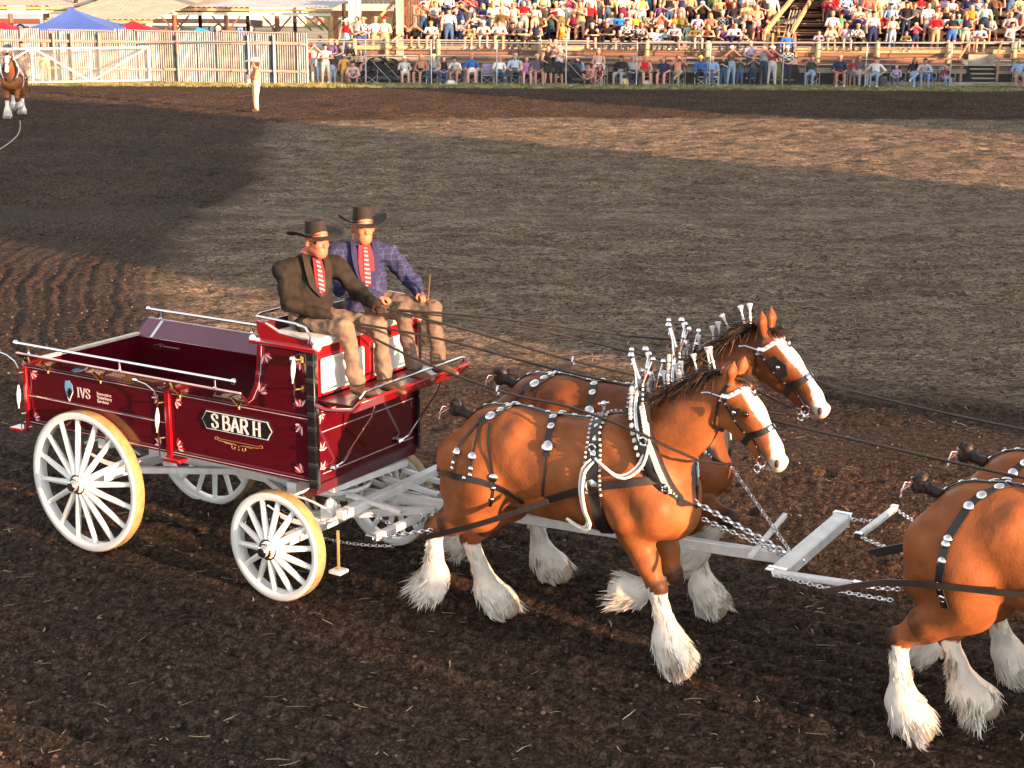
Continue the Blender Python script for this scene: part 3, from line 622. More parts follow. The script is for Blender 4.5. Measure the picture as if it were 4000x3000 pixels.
# canopies
def canopy(label, pk, cl, cr, Y, m_, skirt=.28, dep=3.0, ds=True):
    P, A_, B_ = at(*pk, Y + dep / 2), at(*cl, Y), at(*cr, Y); zc = (A_.z + B_.z) / 2; r0 = empty('canopy_tent', ((A_.x + B_.x) / 2, Y + dep / 2, 0), label=label, cat='canopy tent'); off = r0.location
    c4 = [Vector((A_.x, Y, zc)), Vector((B_.x, Y, zc)), Vector((B_.x, Y + dep, zc)), Vector((A_.x, Y + dep, zc))]; v = [P]; f = []; N = 8
    q = MB()
    for k in range(4):
        a, b = c4[k], c4[(k + 1) % 4]; rows = []
        for i in range(N + 1):
            t = i / N; l_ = a.lerp(b, t); rw = []
            for j in range(7): s_ = j / 6; p = P.lerp(l_, s_); p = p + Vector((0, 0, -.18 * math.sin(PI * s_) * (1 - .4 * abs(2 * t - 1)))); rw.append(p)
            rows.append(rw)
        q.add([p for rw in rows for p in rw], [(i * 7 + j, i * 7 + j + 1, (i + 1) * 7 + j + 1, (i + 1) * 7 + j) for i in range(N) for j in range(6)])
    q.build('canopy_top', m_, r0, off=off, smooth=20); q = MB()
    for k in range(4):
        a, b = c4[k], c4[(k + 1) % 4]; q.add([a, b, b - Vector((0, 0, skirt)), a - Vector((0, 0, skirt))], [(0, 1, 2, 3)])
    if ds: q.build('valance', m_, r0, off=off)
    for c_ in c4: MB().tube([(c_.x, c_.y, 0), (c_.x, c_.y, zc)], .02, 6).build('leg', GALV, r0, off=off)
BLU = mat('blue_canopy_cloth', (.06, .12, .42), .7, var=.08, scale=2); REDC = mat('red_canopy_cloth', (.50, .008, .030), .7, var=.08, scale=2); SKYC = mat('sky_blue_cloth', (.03, .30, .62), .7, var=.08, scale=2)
canopy('large peaked blue canopy tent above the corrugated fence', (276, 30), (106, 112), (448, 112), 77.2, BLU, .28, 4.2)
canopy('red canopy tent to the right of the blue canopy', (516, 80), (372, 134), (672, 134), 78.5, REDC, .25, 3.)
canopy('red canopy tent at the left picture edge', (12, 86), (-160, 128), (110, 128), 78., REDC, .25, 3.)
canopy('low sky-blue canopy top showing over the fence under the long shed', (775, 106), (712, 136), (884, 138), 78., SKYC, .25, 2.5)
canopy('tiny bright blue canopy peak showing over the metal fence', (936, 110), (905, 134), (975, 136), 79., mat('royal_blue_cloth', (.04, .16, .62), .7), .2, 2.)
# --- vehicles and things in the yard
GL = mat('dark_vehicle_glass', (.02, .025, .03), .1, coat=1.); TIRE = mat('black_tyre', (.02, .02, .02), .8); RIM = mat('pale_wheel_rim', (.6, .6, .58), .4, .5); WV = mat('white_vehicle_paint', (.74, .74, .72), .3, coat=.6, var=.05)
def wheelpair(q0, x, y, z, r, w_, root, off):
    q = MB(); q.mt(0).lathe([(0, r * .96), (.02, r), (w_ - .02, r), (w_, r * .96)], (x, y, z), (0, 1, 0), 16); q.mt(1).lathe([(-.01, r * .6), (0, r * .5)], (x, y, z), (0, 1, 0), 12); q.build('wheel', [TIRE, RIM], root, off=off)
def cart(label, px, py, m_):
    g_ = gnd(px, py); r0 = empty('golf_cart', g_, label=label, cat='golf cart'); o_ = (0, 0, 0)
    q = MB().prism([(-1.1, .28), (1.15, .28), (1.2, .5), (1.05, .72), (.5, .80), (.35, .45), (-.25, .45), (-.3, .75), (-1.05, .78), (-1.2, .55)], (0, .55, 0), (1, 0, 0), (0, 0, 1), 1.1); q.build('body', m_, r0, off=o_, smooth=None)
    MB().bb(-.35, .15, -.5, .5, .72, .85).bb(-.45, -.32, -.5, .5, .80, 1.25).build('seat', WV, r0, off=o_, bevel=.03)
    MB().bb(-1.0, .85, -.6, .6, 1.83, 1.89).build('roof', WV, r0, off=o_, bevel=.02)
    for x, x2 in ((-.9, -.85), (.75, .45)):
        for y in (-.55, .55): MB().tube([(x, y, .7), (x2, y, 1.84)], .025, 6).build('roof_pillar', DARK, r0, off=o_)
    MB().tube([(.5, -.2, .75), (.3, -.2, 1.0)], .02, 6).build('steering_column', DARK, r0, off=o_)
    for x in (-.78, .82):
        for y in (-.62, .42): wheelpair(None, x, y, .26, .26, .2, r0, o_)
cart('orange golf cart parked on the gravel beyond the shed posts', 1216, 100, mat('orange_cart_paint', (.50, .10, .04), .3, coat=.5))
def trailer(label, px, py, L, H, m_, stripe=None, win=3, nm='camper_trailer', cat='trailer'):
    g_ = gnd(px, py); r0 = empty(nm, g_, label=label, cat=cat); o_ = (0, 0, 0)
    MB().bb(-L / 2, L / 2, -.1, 2.2, .55, H).build('body', m_, r0, off=o_, bevel=.06)
    for i in range(win): x = -L / 2 + L * (i + .6) / win; MB().bb(x, x + L / win * .45, -.13, -.095, H * .52, H * .74).build('window', GL, r0, off=o_)
    if stripe: MB().bb(-L / 2 + .05, L / 2 - .05, -.115, -.098, .75, 1.15).build('stripe', stripe, r0, off=o_)
    for x in (-.5, .5): wheelpair(None, x * L * .4, -.12, .38, .38, .25, r0, o_)
trailer('long white trailer with a black upper panel behind the shed posts', 775, 128, 8.5, 4.0, WV, DARK, 2)
trailer('white motorhome with a row of windows behind the middle shed post', 1010, 128, 7.5, 4.2, WV, mat('grey_band', (.3, .3, .3), .4), 4, 'motorhome', 'motorhome')
trailer('white camper with coloured side under the far left shed roof', 30, 130, 5.5, 3.0, WV, mat('red_orange_band', (.6, .14, .05), .4), 2)
trailer('grey box trailer beside the far left shed post', 165, 118, 4.5, 2.6, mat('grey_trailer_paint', (.3, .32, .34), .4), None, 1)
def car(label, px, py, m_, L=4.5, nm='parked_car', truck=False):
    g_ = gnd(px, py); r0 = empty(nm, g_, label=label, cat='car' if not truck else 'pickup truck'); o_ = (0, 0, 0); h = L / 2
    P = [(-h, .35), (h, .35), (h, .85), (h * .72, .95), (h * .40, 1.42), (-h * .45, 1.45), (-h * .72, .98), (-h, .92)] if not truck else [(-h, .45), (h, .45), (h, 1.0), (h * .5, 1.1), (h * .25, 1.75), (-h * .25, 1.78), (-h * .3, 1.15), (-h, 1.15)]
    MB().prism(P, (0, 1.7, 0), (1, 0, 0), (0, 0, 1), 1.7).build('body', m_, r0, off=o_, smooth=None, bevel=.04)
    for a, b in (((-h * .58, .02), (-h * .05, .36)), ((0, .36), (h * .5, .02))) if not truck else (((-h * .2, .02), (h * .2, .3)),):
        x0, x1 = a[0], b[0]; MB().prism([(x0, 1.0), (x1, 1.0), (x1 - .1 * h * (x1 > 0), 1.36 + .3 * truck), (x0 + .18 * h * (x0 < -1), 1.36 + .3 * truck)], (0, -.02, 0), (1, 0, 0), (0, 0, 1), .03).build('window', GL, r0, off=o_, smooth=None)
    for x in (-h * .62, h * .62): wheelpair(None, x, -.03, .34, .34, .22, r0, o_)
car('blue and white car parked under the far left shed', 82, 118, mat('blue_car_paint', (.05, .16, .35), .25, coat=.8))
car('black pickup truck parked behind the shed posts left of centre', 905, 128, mat('black_car_paint', (.015, .015, .018), .2, coat=.8), 5.2, 'pickup_truck', True)
car('dark green car partly hidden behind the tan shed right post', 640, 112, mat('green_car_paint', (.03, .07, .03), .3, coat=.6))
def fence_rail(label, a, b, m_, h=1.2):
    A_, B_ = gnd(*a), gnd(*b); r0 = empty('yard_fence', (A_ + B_) / 2, label=label, cat='fence'); off = r0.location
    for z in (h * .45, h): MB().bar(A_ + Vector((0, 0, z)), B_ + Vector((0, 0, z)), .05, .08).build('rail', m_, r0, off=off)
    for i in range(6): p = A_.lerp(B_, i / 5); MB().bar(p, p + Vector((0, 0, h)), .08, .08).build('post', m_, r0, off=off)
fence_rail('grey rail fence on the gravel behind the big blue-grey post', (1310, 95), (1440, 92), WDG); 
for (a, b), lb in ((((1150, 50), (1215, 118)), 'pale leaning pole, left one of two slanting beside the shed'), (((1168, 45), (1262, 118)), 'pale leaning pole, right one of two slanting beside the shed')):
    pa, pb = at(*a, 96), at(*b, 94); top('leaning_pole', MB().tube([pa, pb], .05, 6), WDG, lb, 'pole')
# ---- this side of the arena: the unseen occluders added above throw the long evening shadows
# ---------------------------------------------------------------- the hitch wagon
RED = mat('burgundy_paint', (.078, .0022, .008), .16, var=.06, scale=2, coat=1., spec=.6)
REDB = mat('bright_red_trim', (.27, .005, .010), .2, var=.06, scale=2, coat=1., spec=.6)
DRED = mat('dark_red_interior', (.085, .008, .016), .35, var=.15, scale=4, coat=.3)
PLUM = mat('flareboard_inside', (.15, .035, .075), .3, var=.08, scale=3, coat=.6)
WHT = mat('white_enamel', (.80, .80, .78), .3, var=.05, scale=6, coat=.4)
WHD = mat('white_enamel_worn', (.78, .79, .78), .45, var=.14, scale=9, bump=.05)
CHR = mat('polished_nickel', (.86, .86, .88), .12, 1., var=.05, scale=12)
BRS = mat('brass', (.75, .52, .18), .25, 1., var=.1, scale=12)
BLK = mat('black_lacquer', (.012, .012, .014), .25, var=.1, coat=.6)
TYR = mat('tan_rubber_tyre', (.36, .24, .105), .6, var=.22, scale=14, bump=.1)
PIN = mat('pinstripe_white', (.62, .50, .52), .4)
GLD = mat('gold_leaf', (.50, .30, .12), .4, .4)
SEATW = mat('white_vinyl', (.80, .78, .72), .4, var=.05, bump=.08, bscale=12)
WOODG = mat('grey_floor_boards', (.10, .05, .05), .5, var=.3, bump=.1)
WAG = team_root('hitch_wagon', 1.1, .82, label='burgundy hitch wagon with white spoked wheels and two men on its high seat', cat='wagon')
def part(nm, mb, m_, **k): return mb.build(nm, m_, WAG, **k)
NB, FB = .11, 1.53
# box panels
for s, y0, y1 in (('near', NB, NB + .03), ('far', FB - .03, FB)):
    p = part('side_panel', MB().bb(-.76, 2.52, y0, y1, 1.045, 1.60), RED, bevel=.003)
    o = y0 - .012 if s == 'near' else y1 + .012; q = MB()
    for a0, a1, z0, z1 in ((-.76, 2.5, 1.555, 1.60), (-.76, .93, 1.045, 1.085), (1.0, 2.5, 1.045, 1.085), (-.76, .93, 1.30, 1.318), (-.76, -.70, 1.086, 1.554), (.87, .93, 1.086, 1.554), (2.42, 2.50, 1.086, 1.554)):
        q.bb(a0, a1, min(o, (y0 + y1) / 2), max(o, (y0 + y1) / 2), z0, z1)
    part('panel_moulding', q, RED, bevel=.002)
    o2 = y0 - .015 if s == 'near' else y1 + .015; q = MB()
    def pl_(a0, a1, z0, z1, q=q, o2=o2, y0=y0, y1=y1): q.bb(a0, a1, min(o2, (y0 + y1) / 2), max(o2, (y0 + y1) / 2), z0, z1)
    for z in (1.308, 1.062): pl_(-.74, .92, z, z + .005); 
    for z in (1.062, 1.575): pl_(1.01, 2.49, z, z + .005)
    pl_(-.74, .92, 1.575, 1.580)
    part('pinstripe', q, PIN)
part('box_floor', MB().bb(-.73, 2.49, NB + .03, FB - .03, 1.05, 1.075), WOODG)
part('tailgate', MB().bb(-.79, -.76, NB + .002, FB - .002, 1.05, 1.60), RED, bevel=.003)
part('tailgate_cap', MB().bb(-.80, -.745, NB + .0, FB - .0, 1.602, 1.625), mat('worn_cream_edge', (.62, .50, .40), .5, var=.2))
for a0, w0 in ((-.79, .05), (.94, .055)):
    for yb, sg in ((NB, -1), (FB, 1)):
        part('corner_post', MB().bb(a0, a0 + w0, *sorted((yb, yb + sg * .03)), 1.02, 1.60), REDB, bevel=.004)
for yb, sg in ((NB, -1), (FB, 1)):
    part('front_pillar', MB().bb(2.48, 2.56, *sorted((yb - sg * .02, yb + sg * .022)), 1.00, 2.14), BLK, bevel=.006)
    q = MB()
    for z in (1.06, 1.2, 1.34, 1.5, 1.62, 1.76, 1.9, 2.04): q.box((2.522, yb + sg * .026, z), (.07, .012, .03)); q.ball((2.563, yb + sg * .0, z + .05), .011, 6)
    q.bb(2.562, 2.572, *sorted((yb - sg * .015, yb + sg * .015)), 1.0, 2.12)
    part('pillar_plating', q, CHR)
# flareboards and rails
def flare(sg, yb, a0, a1):
    q = MB(); yo = yb + sg * .155; th = .022
    q.add([(a0, yb, 1.58), (a1, yb, 1.58), (a1 + .05, yo, 1.725), (a0 + .02, yo, 1.725), (a0, yb - sg * th, 1.60), (a1, yb - sg * th, 1.60), (a1 + .05, yo - sg * th * .4, 1.742), (a0 + .02, yo - sg * th * .4, 1.742)],
          [(0, 1, 2, 3), (7, 6, 5, 4), (0, 4, 5, 1), (3, 2, 6, 7), (0, 3, 7, 4), (1, 5, 6, 2)])
    p = part('flareboard', q, RED if sg < 0 else PLUM, bevel=.003); p['label'] = 'outward sloping top board'
    q = MB().bar((a0 + .02, yo, 1.742), (a1 + .05, yo, 1.742), .016, .010); part('flareboard_edge', q, PIN)
    q = MB().tube([(a0 + .02, yo, 1.83), (a1 - .02, yo, 1.83)], .0115, 10)
    for a in (a0 + .02, a1 - .02): q.ball((a, yo, 1.83), .026, 10)
    part('nickel_rail', q, CHR)
    for a in (a0 + .18, (a0 + a1) / 2, a1 - .22):
        part('rail_post', MB().tube([(a, yo, 1.745), (a, yo, 1.83)], .008, 8).ball((a, yo, 1.75), .014, 8), CHR)
    if sg > 0:
        for a in (a0 + .22, a1 - .35):
            q = MB().bar((a, yb - .03, 1.60), (a, yo - .02, 1.735), .035, .008, up=(0, -1, 1)); part('flareboard_bracket', q, CHR)
    q = MB()
    for a in (a0 + .25, a0 + .9, a1 - .75, a1 - .1): q.tube([(a, yb, 1.56), (a, yb + sg * .10, 1.665)], .007, 6); q.ball((a, yb + sg * .012, 1.56), .014, 6)
    part('flareboard_stay', q, BRS)
flare(-1, NB, -.72, 1.86); flare(1, FB, -.80, 1.86)
part('inner_bracket', MB().bb(-.55, -.22, FB - .045, FB - .03, 1.50, 1.535).bb(-.5, -.44, FB - .055, FB - .044, 1.49, 1.545), CHR)
# seat riser with its curved rear edge
prof = [(1.80, 1.60), (1.88, 1.66), (1.945, 1.78), (1.975, 1.93), (1.99, 2.12), (2.50, 2.13), (2.50, 1.60)]
for yb, sg in ((NB, 1), (FB - .03, 1)):
    part('seat_riser', MB().prism([(a, z) for a, z in prof], (0, yb + .03, 0), (1, 0, 0), (0, 0, 1), .03), RED, smooth=None)
    yo = yb - .008 if yb < 1 else yb + .038
    q = MB(); q.ribbon([(a, yo, z) for a, z in prof[:5]], (0, 1, 0), .035, .012); part('riser_trim', q, REDB)
    q = MB(); yb2 = yb - .014 if yb < 1 else yb + .044
    for (x0, z0), (x1, z1) in zip(prof[:4], prof[1:5]): q.bar((x0 + .035, yb2, z0), (x1 + .035, yb2, z1), .004, .004)
    part('riser_pinstripe', q, PIN)
    part('riser_cap', MB().bb(1.90, 2.59, yb - .03, yb + .06, 2.131, 2.165), REDB, bevel=.008)
    part('cap_knob', MB().ball((1.92, yb, 2.17), .03, 8).ball((2.57, yb + .01, 2.175), .038, 10), WHT)
part('riser_back_board', MB().bb(1.99, 2.015, NB + .03, FB - .03, 1.61, 2.13), DRED)
part('seat_front_board', MB().bb(2.50, 2.525, NB + .022, FB - .022, 1.745, 2.15), REDB, bevel=.003)
# the front end of the wagon box
part('front_panel', MB().bb(2.495, 2.525, NB + .021, FB - .021, 1.03, 1.70), RED, bevel=.003)
q = MB()
for z in (1.10, 1.45, 1.62): q.bb(2.526, 2.531, NB + .1, FB - .06, z, z + .005)
part('front_pinstripe', q, PIN)
q = MB().prism([(2.495, 1.03), (2.545, 1.03), (2.52, .94), (2.44, .90), (2.38, .92)], (0, FB - .02, 0), (1, 0, 0), (0, 0, 1), FB - NB - .04); part('front_sill', q, DRED, smooth=None)
# toe board
q = MB(); q.bb(2.5255, 2.95, NB + .04, FB + .02, 1.705, 1.735); part('toe_board', q, DRED, bevel=.003)
q = MB(); q.add([(2.95, NB - .02, 1.70), (2.95, FB + .06, 1.70), (3.04, FB + .08, 1.80), (3.04, NB - .04, 1.80), (2.93, NB - .02, 1.71), (2.93, FB + .06, 1.71), (3.02, FB + .08, 1.812), (3.02, NB - .04, 1.812)], [(0, 1, 2, 3), (7, 6, 5, 4), (0, 4, 5, 1), (3, 2, 6, 7), (0, 3, 7, 4), (1, 5, 6, 2)])
part('toe_lip', q, REDB, bevel=.003)
q = MB().tube([(2.56, NB - .0, 1.70), (2.68, NB - .02, 1.685), (2.80, NB - .03, 1.70), (2.95, NB - .03, 1.725), (3.03, NB - .04, 1.80)], .02, 8); part('toe_board_side_curve', q, REDB)
q = MB().tube([(2.96, NB + .05, 1.80), (3.0, NB + .07, 1.86), (3.02, NB + .14, 1.875), (3.02, FB - .04, 1.875), (3.0, FB + .03, 1.86), (2.98, FB + .05, 1.81)], .011, 8); part('toe_rail', q, CHR)
for b in (.45, 1.36):
    part('front_brace', MB().tube([(2.90, b, 1.70), (2.86, b, 1.58), (2.57, b - .02, 1.16), (2.55, b - .1, 1.13)], .010, 8), CHR)
    part('brace_clip', MB().ball((2.548, b - .12, 1.13), .03, 8, (1, 1.8, .8)), CHR)
# seat
for b0, b1 in ((.16, .78), (.86, 1.48)):
    part('seat_cushion', MB().bb(2.03, 2.56, b0, b1, 2.152, 2.225), SEATW, bevel=.025)
    part('seat_pad', MB().bb(2.526, 2.56, b0 + .04, b1 - .02, 1.775, 2.06), SEATW, bevel=.012)
for b, sg in ((NB + .02, -1), (FB - .02, 1)):
    q = MB().prism([(2.0, 2.166), (2.52, 2.166), (2.50, 2.22), (2.40, 2.215), (2.2, 2.235), (2.05, 2.30), (1.96, 2.32), (1.97, 2.22)], (0, b + .015, 0), (1, 0, 0), (0, 0, 1), .03); part('seat_arm', q, REDB, smooth=None)
    q = MB().tube([(2.05, b, 2.305), (2.2, b, 2.245), (2.4, b, 2.228), (2.52, b, 2.23)], .010, 6); part('arm_bead', q, PIN)
q = MB().tube([(2.50, NB, 2.19), (2.53, NB - .01, 2.26), (2.48, NB - .01, 2.325), (2.38, NB - .01, 2.345), (1.98, NB - .01, 2.36), (1.96, NB + .06, 2.365), (1.96, FB - .06, 2.365), (1.98, FB + .01, 2.36), (2.38, FB + .01, 2.345), (2.48, FB + .01, 2.325), (2.53, FB + .01, 2.26), (2.50, FB, 2.19)], .011, 8); part('seat_rail', q, CHR)
part('lazy_back', MB().bb(1.965, 1.99, NB + .04, FB - .04, 2.166, 2.30), DRED, bevel=.004)
# painted scroll leaves at the panel corners
def leafset(q, a, z, da, dz, y, s=1.):
    rr = random.Random(int(a * 100) + int(z * 1000))
    for i in range(6):
        an = math.atan2(dz, da) + (i - 2.5) * .36; L = s * rr.uniform(.05, .085); o = (a + .012 * math.cos(an), z + .012 * math.sin(an)); c, sn = math.cos(an), math.sin(an); w_ = .009 * s
        P = [(0, 0), (L * .4, w_), (L * .8, w_ * .8), (L, 0), (L * .75, -w_ * .9), (L * .35, -w_ * .7)]
        q.mt(i % 2).prism([(o[0] + x * c - v * sn, o[1] + x * sn + v * c) for x, v in P], (0, y, 0), (1, 0, 0), (0, 0, 1), .004)
def scroll(lst, y):
    for a, z, da, dz, s in lst:
        q = MB(); leafset(q, a, z, da, dz, y, s); part('painted_scroll', q, [mat('scroll_white', (.75, .62, .64), .4), mat('scroll_red', (.62, .02, .02), .35)])
scroll([(-.70, 1.535, 1, -.4, 1), (-.70, 1.10, 1, .6, 1), (.86, 1.52, -1, -.3, 1), (.86, 1.10, -1, .5, 1), (1.04, 1.52, 1, -.3, 1), (1.04, 1.11, 1, .5, 1), (2.41, 1.52, -.6, -1, 1.1), (2.41, 1.11, -.6, 1, 1.1), (2.04, 2.06, .7, -1, 1), (1.98, 1.72, .6, 1, 1.2), (2.41, 2.05, -.7, -1, 1), (2.41, 1.66, -.4, 1, 1)], NB - .002)
q = MB()
for z, dz in ((1.60, -1), (1.14, 1), (1.30, 1)):
    rr = random.Random(int(z * 100))
    for i in range(7):
        an = dz * (.2 + i * .4); L = rr.uniform(.05, .09); y0 = NB + .09
        c, sn = math.cos(an), math.sin(an); P = [(0, 0), (L * .4, .008), (L, 0), (L * .35, -.008)]
        q.mt(i % 2).prism([(x * c - v * sn, x * sn + v * c) for x, v in P], (2.534, y0, z), (0, 1, 0), (0, 0, 1), -.003)
part('painted_scroll', q, [mat('scroll_white', 0), mat('scroll_red', 0)])
# name plate S BAR H
y = NB - .018
pa, pz, pw, ph = 1.725, 1.412, .76, .175
def plate(hw, hh, dy, th, m_, nm):
    P = [(-hw + .035, -hh), (hw - .035, -hh), (hw - .018, -hh * .55), (hw + .012, 0), (hw - .018, hh * .55), (hw - .035, hh), (-hw + .035, hh), (-hw + .018, hh * .55), (-hw - .012, 0), (-hw + .018, -hh * .55)]
    part(nm, MB().prism(P, (pa, dy, pz), (1, 0, 0), (0, 0, 1), th), m_, smooth=None)
plate(pw / 2, ph / 2, NB + .002, .010, BLK, 'name_plate'); plate(pw / 2 - .012, ph / 2 - .010, NB - .0078, .003, WHT, 'plate_border'); plate(pw / 2 - .019, ph / 2 - .017, NB - .0105, .003, BLK, 'plate_field')
def letters(s, x0, z0, H, y, m_, nm, wt=.2, lean=0):
    """serif capitals from strokes: each letter one mesh"""
    x = x0
    G = {'B': ([[(.1, 0), (.1, 1)], [(.1, 1), (.42, 1), (.56, .88), (.56, .66), (.42, .54), (.1, .54)], [(.1, .54), (.46, .54), (.64, .4), (.64, .14), (.46, 0), (.1, 0)]], [(0, 0, .25), (0, 1, .25)], .74),
         'A': ([[(.06, 0), (.38, 1), (.70, 0)], [(.18, .34), (.58, .34)]], [(-.04, 0, .24), (.58, 0, .26)], .80),
         'R': ([[(.1, 0), (.1, 1)], [(.1, 1), (.46, 1), (.60, .88), (.60, .62), (.46, .5), (.1, .5)], [(.34, .5), (.68, 0)]], [(0, 0, .25), (0, 1, .25), (.58, 0, .2)], .78),
         'H': ([[(.12, 0), (.12, 1)], [(.62, 0), (.62, 1)], [(.12, .5), (.62, .5)]], [(0, 0, .26), (0, 1, .26), (.5, 0, .26), (.5, 1, .26)], .80),
         'S': ([[(.56, .74), (.52, .94), (.3, 1.02), (.1, .9), (.08, .72), (.22, .58), (.44, .46), (.58, .3), (.54, .1), (.34, -.02), (.14, .04), (.06, .26)]], [], .68),
         'I': ([[(.14, 0), (.14, 1)]], [(0, 0, .28), (0, 1, .28)], .36), 'V': ([[(.06, 1), (.36, 0), (.66, 1)]], [(-.04, 1, .24), (.54, 1, .24)], .74), ' ': ([], [], .24)}
    for ch in s:
        st, se, adv = G[ch]; q = MB()
        for k, line in enumerate(st):
            for (u0, v0), (u1, v1) in zip(line, line[1:]):
                vert = abs(v1 - v0) > .55 * math.hypot(u1 - u0, v1 - v0); w_ = wt * (1. if vert else .55) * H
                L = math.hypot(u1 - u0, v1 - v0) or 1; ex = .03
                q.bar((x + (u0 - (u1 - u0) / L * ex) * H, y, z0 + (v0 - (v1 - v0) / L * ex) * H), (x + (u1 + (u1 - u0) / L * ex) * H, y, z0 + (v1 + (v1 - v0) / L * ex) * H), .004 + .0004 * k, w_, up=(0.001, 0, 1) if abs(v1 - v0) < .9 * L else (1, 0, 0))
        for u, v, l_ in se: q.bar((x + u * H, y, z0 + v * H), (x + (u + l_) * H, y, z0 + v * H), .0046, .07 * H)
        if st: part(nm, q, m_, smooth=None)
        x += (adv + .055) * H
letters('S BAR H', pa - .272, pz - .058, .117, NB - .0125, WHT, 'letter')
letters('IVS', .012 - .14, 1.385, .085, NB - .002, PIN, 'letter', .13)
def words(txt, a, z, size, y, m_):
    c = D.curves.new('lettering', 'FONT'); c.body = txt; c.size = size; c.extrude = .0012
    o = D.objects.new('tmp', c); COL.objects.link(o); dg = bpy.context.evaluated_depsgraph_get(); me = D.meshes.new_from_object(o.evaluated_get(dg)); D.objects.remove(o)
    me.transform(Matrix.Translation(Vector((a, y, z)) - Vector(OFF[WAG.name])) @ Matrix.Rotation(PI / 2, 4, 'X')); me.materials.clear()
    return link('lettering', me, [m_], WAG)
for i, t in enumerate(('Innovative', 'Veterinary', 'Services')): words(t, .115, 1.437 - i * .034, .042, NB - .002, PIN)
# emblem beside the letters: a pale blue shield shape with a dark animal profile
sh_ = [(.0, .09), (.05, .10), (.085, .06), (.09, .0), (.06, -.05), (.04, -.09), (.02, -.06), (.0, -.02), (-.01, .03)]
part('emblem_ground', MB().prism(sh_, (-.27, NB - .0, 1.42), (1, 0, 0), (0, 0, 1), .003), mat('emblem_blue', (.16, .36, .62), .4), smooth=None)
part('emblem_profile', MB().prism([(.02, -.01), (.05, .035), (.075, .02), (.085, -.01), (.06, -.03), (.055, -.055), (.035, -.075), (.03, -.04)], (-.27, NB - .0032, 1.42), (1, 0, 0), (0, 0, 1), .003), BLK, smooth=None)
part('emblem_rim', MB().tube([(-.27 + x, NB - .003, 1.42 + z) for x, z in sh_[3:7]], .004, 5), WHT)
# gold scroll ornament below the name
q = MB()
for sg in (-1, 1):
    q.tube([(1.73 + sg * (.24 - .018 * math.cos(t)), NB - .001, 1.262 + .012 * math.sin(t)) for t in np.linspace(0, 4.6, 9)], .0028, 5)
    q.tube([(1.73 + sg * x, NB - .001, z) for x, z in ((.235, 1.25), (.2, 1.244), (.12, 1.243), (.06, 1.24), (.02, 1.235))], [.002, .004, .003, .004, .003], 5)
    q.tube([(1.73 + sg * x, NB - .001, z) for x, z in ((.16, 1.243), (.13, 1.232), (.10, 1.236), (.07, 1.226), (.075, 1.205), (.05, 1.195), (.035, 1.208), (.045, 1.218))], .0035, 5)
q.ball((1.73, NB - .001, 1.20), .009, 6, (1, .3, 1)); q.ball((1.73, NB - .001, 1.225), .008, 6, (1, .3, 1)); q.tube([(1.5, NB - .001, 1.262), (1.96, NB - .001, 1.262)], .0022, 5)
part('gold_ornament', q, GLD)
# nickel stake levers on the posts
def lever(a, z0, z1, ball):
    y = NB - .06
    q = MB().tube([(a, y, z1 - .02), (a - .004, y - .004, z0 + .14), (a - .01, y, z0)], .0055, 6); part('stake_rod', q, CHR)
    zc = z0 + .30; prof_ = [(0, .006), (.03, .012), (.08, .020), (.15, .017), (.19, .008), (.22, .004)]
    part('stake_handle', MB().lathe([(t, r) for t, r in prof_], (a - .004, y - .006, zc + .13), (-.06, -.02, -1), 8), WHT)
    for z in (z1 - .06, z0 + .16): part('stake_bracket', MB().tube([(a + .03, NB - .005, z), (a, y, z)], .008, 6).box((a + .035, NB - .006, z), (.03, .012, .05)), BRS)
    if ball:
        q = MB().tube([(a - .0, y, z1 - .02), (a - .03, y - .01, z1 + .05), (a - .10, y - .03, z1 + .10), (a - .19, y - .04, z1 + .12)], .006, 6); part('lever_arm', q, CHR)
        part('lever_ball', MB().ball((a - .21, y - .04, z1 + .122), .028, 10), CHR)
lever(-.80, .98, 1.58, True); lever(.90, 1.02, 1.55, True); lever(2.40, 1.66, 2.12, False)
part('lamp_knob', MB().ball((2.37, NB - .04, 2.06), .032, 10).tube([(2.37, NB - .04, 2.03), (2.37, NB - .01, 2.0)], .012, 6), CHR)
part('rear_step', MB().bb(-.96, -.80, NB - .07, NB + .06, .965, .995).bb(-.83, -.80, NB - .02, NB + .02, .965, 1.05), REDB, bevel=.004)
part('middle_step', MB().bb(.93, 1.12, NB - .07, NB + .04, .985, 1.02), REDB, bevel=.006)
# running gear
Z1, Z2 = .642, .467
def gear(nm, *bars, m_=WHD, bevel=.006):
    q = MB()
    for b in bars: q.bar(*b)
    return part(nm, q, m_, bevel=bevel)
gear('rear_axle', ((0.02, .06, Z1), (0.02, 1.56, Z1), .08, .09)); gear('front_axle', ((2.16, .06, Z2 + .01), (2.16, 1.58, Z2 + .01), .09, .09))
gear('rear_bolster', ((.02, .22, .95), (.02, 1.42, .95), .10, .10)); gear('front_bolster', ((2.16, .25, .90), (2.16, 1.39, .90), .10, .11))
for b in (.34, 1.30):
    for a, z in ((.02, Z1), (2.16, Z2 + .03)):
        q = MB(); n_ = 9
        for k in range(3):
            q.tube([(a + x, b, z + .06 + (.30 - z * .05) * .0 + .085 * (1 - (x / .36) ** 2) * -1 + .12 - k * .014 + .0) for x in np.linspace(-.34 + k * .07, .34 - k * .07, n_)], .009, 4)
        q.tube([(a + x, b, z + .22 + .085 * (1 - (x / .36) ** 2)) for x in np.linspace(-.34, .34, n_)], .012, 4)
        part('leaf_spring', q, WHD)
gear('reach_pole', ((.02, .82, .74), (2.3, .82, .70), .07, .08))
for b in (.45, 1.19): gear('hound', ((.1, b, .66), (1.1, .82, .72), .05, .06)); gear('hound', ((1.4, .82, .70), (2.3, b, .58), .05, .06)); gear('hound', ((2.1, b, .60), (3.1, .98, .68), .055, .07))
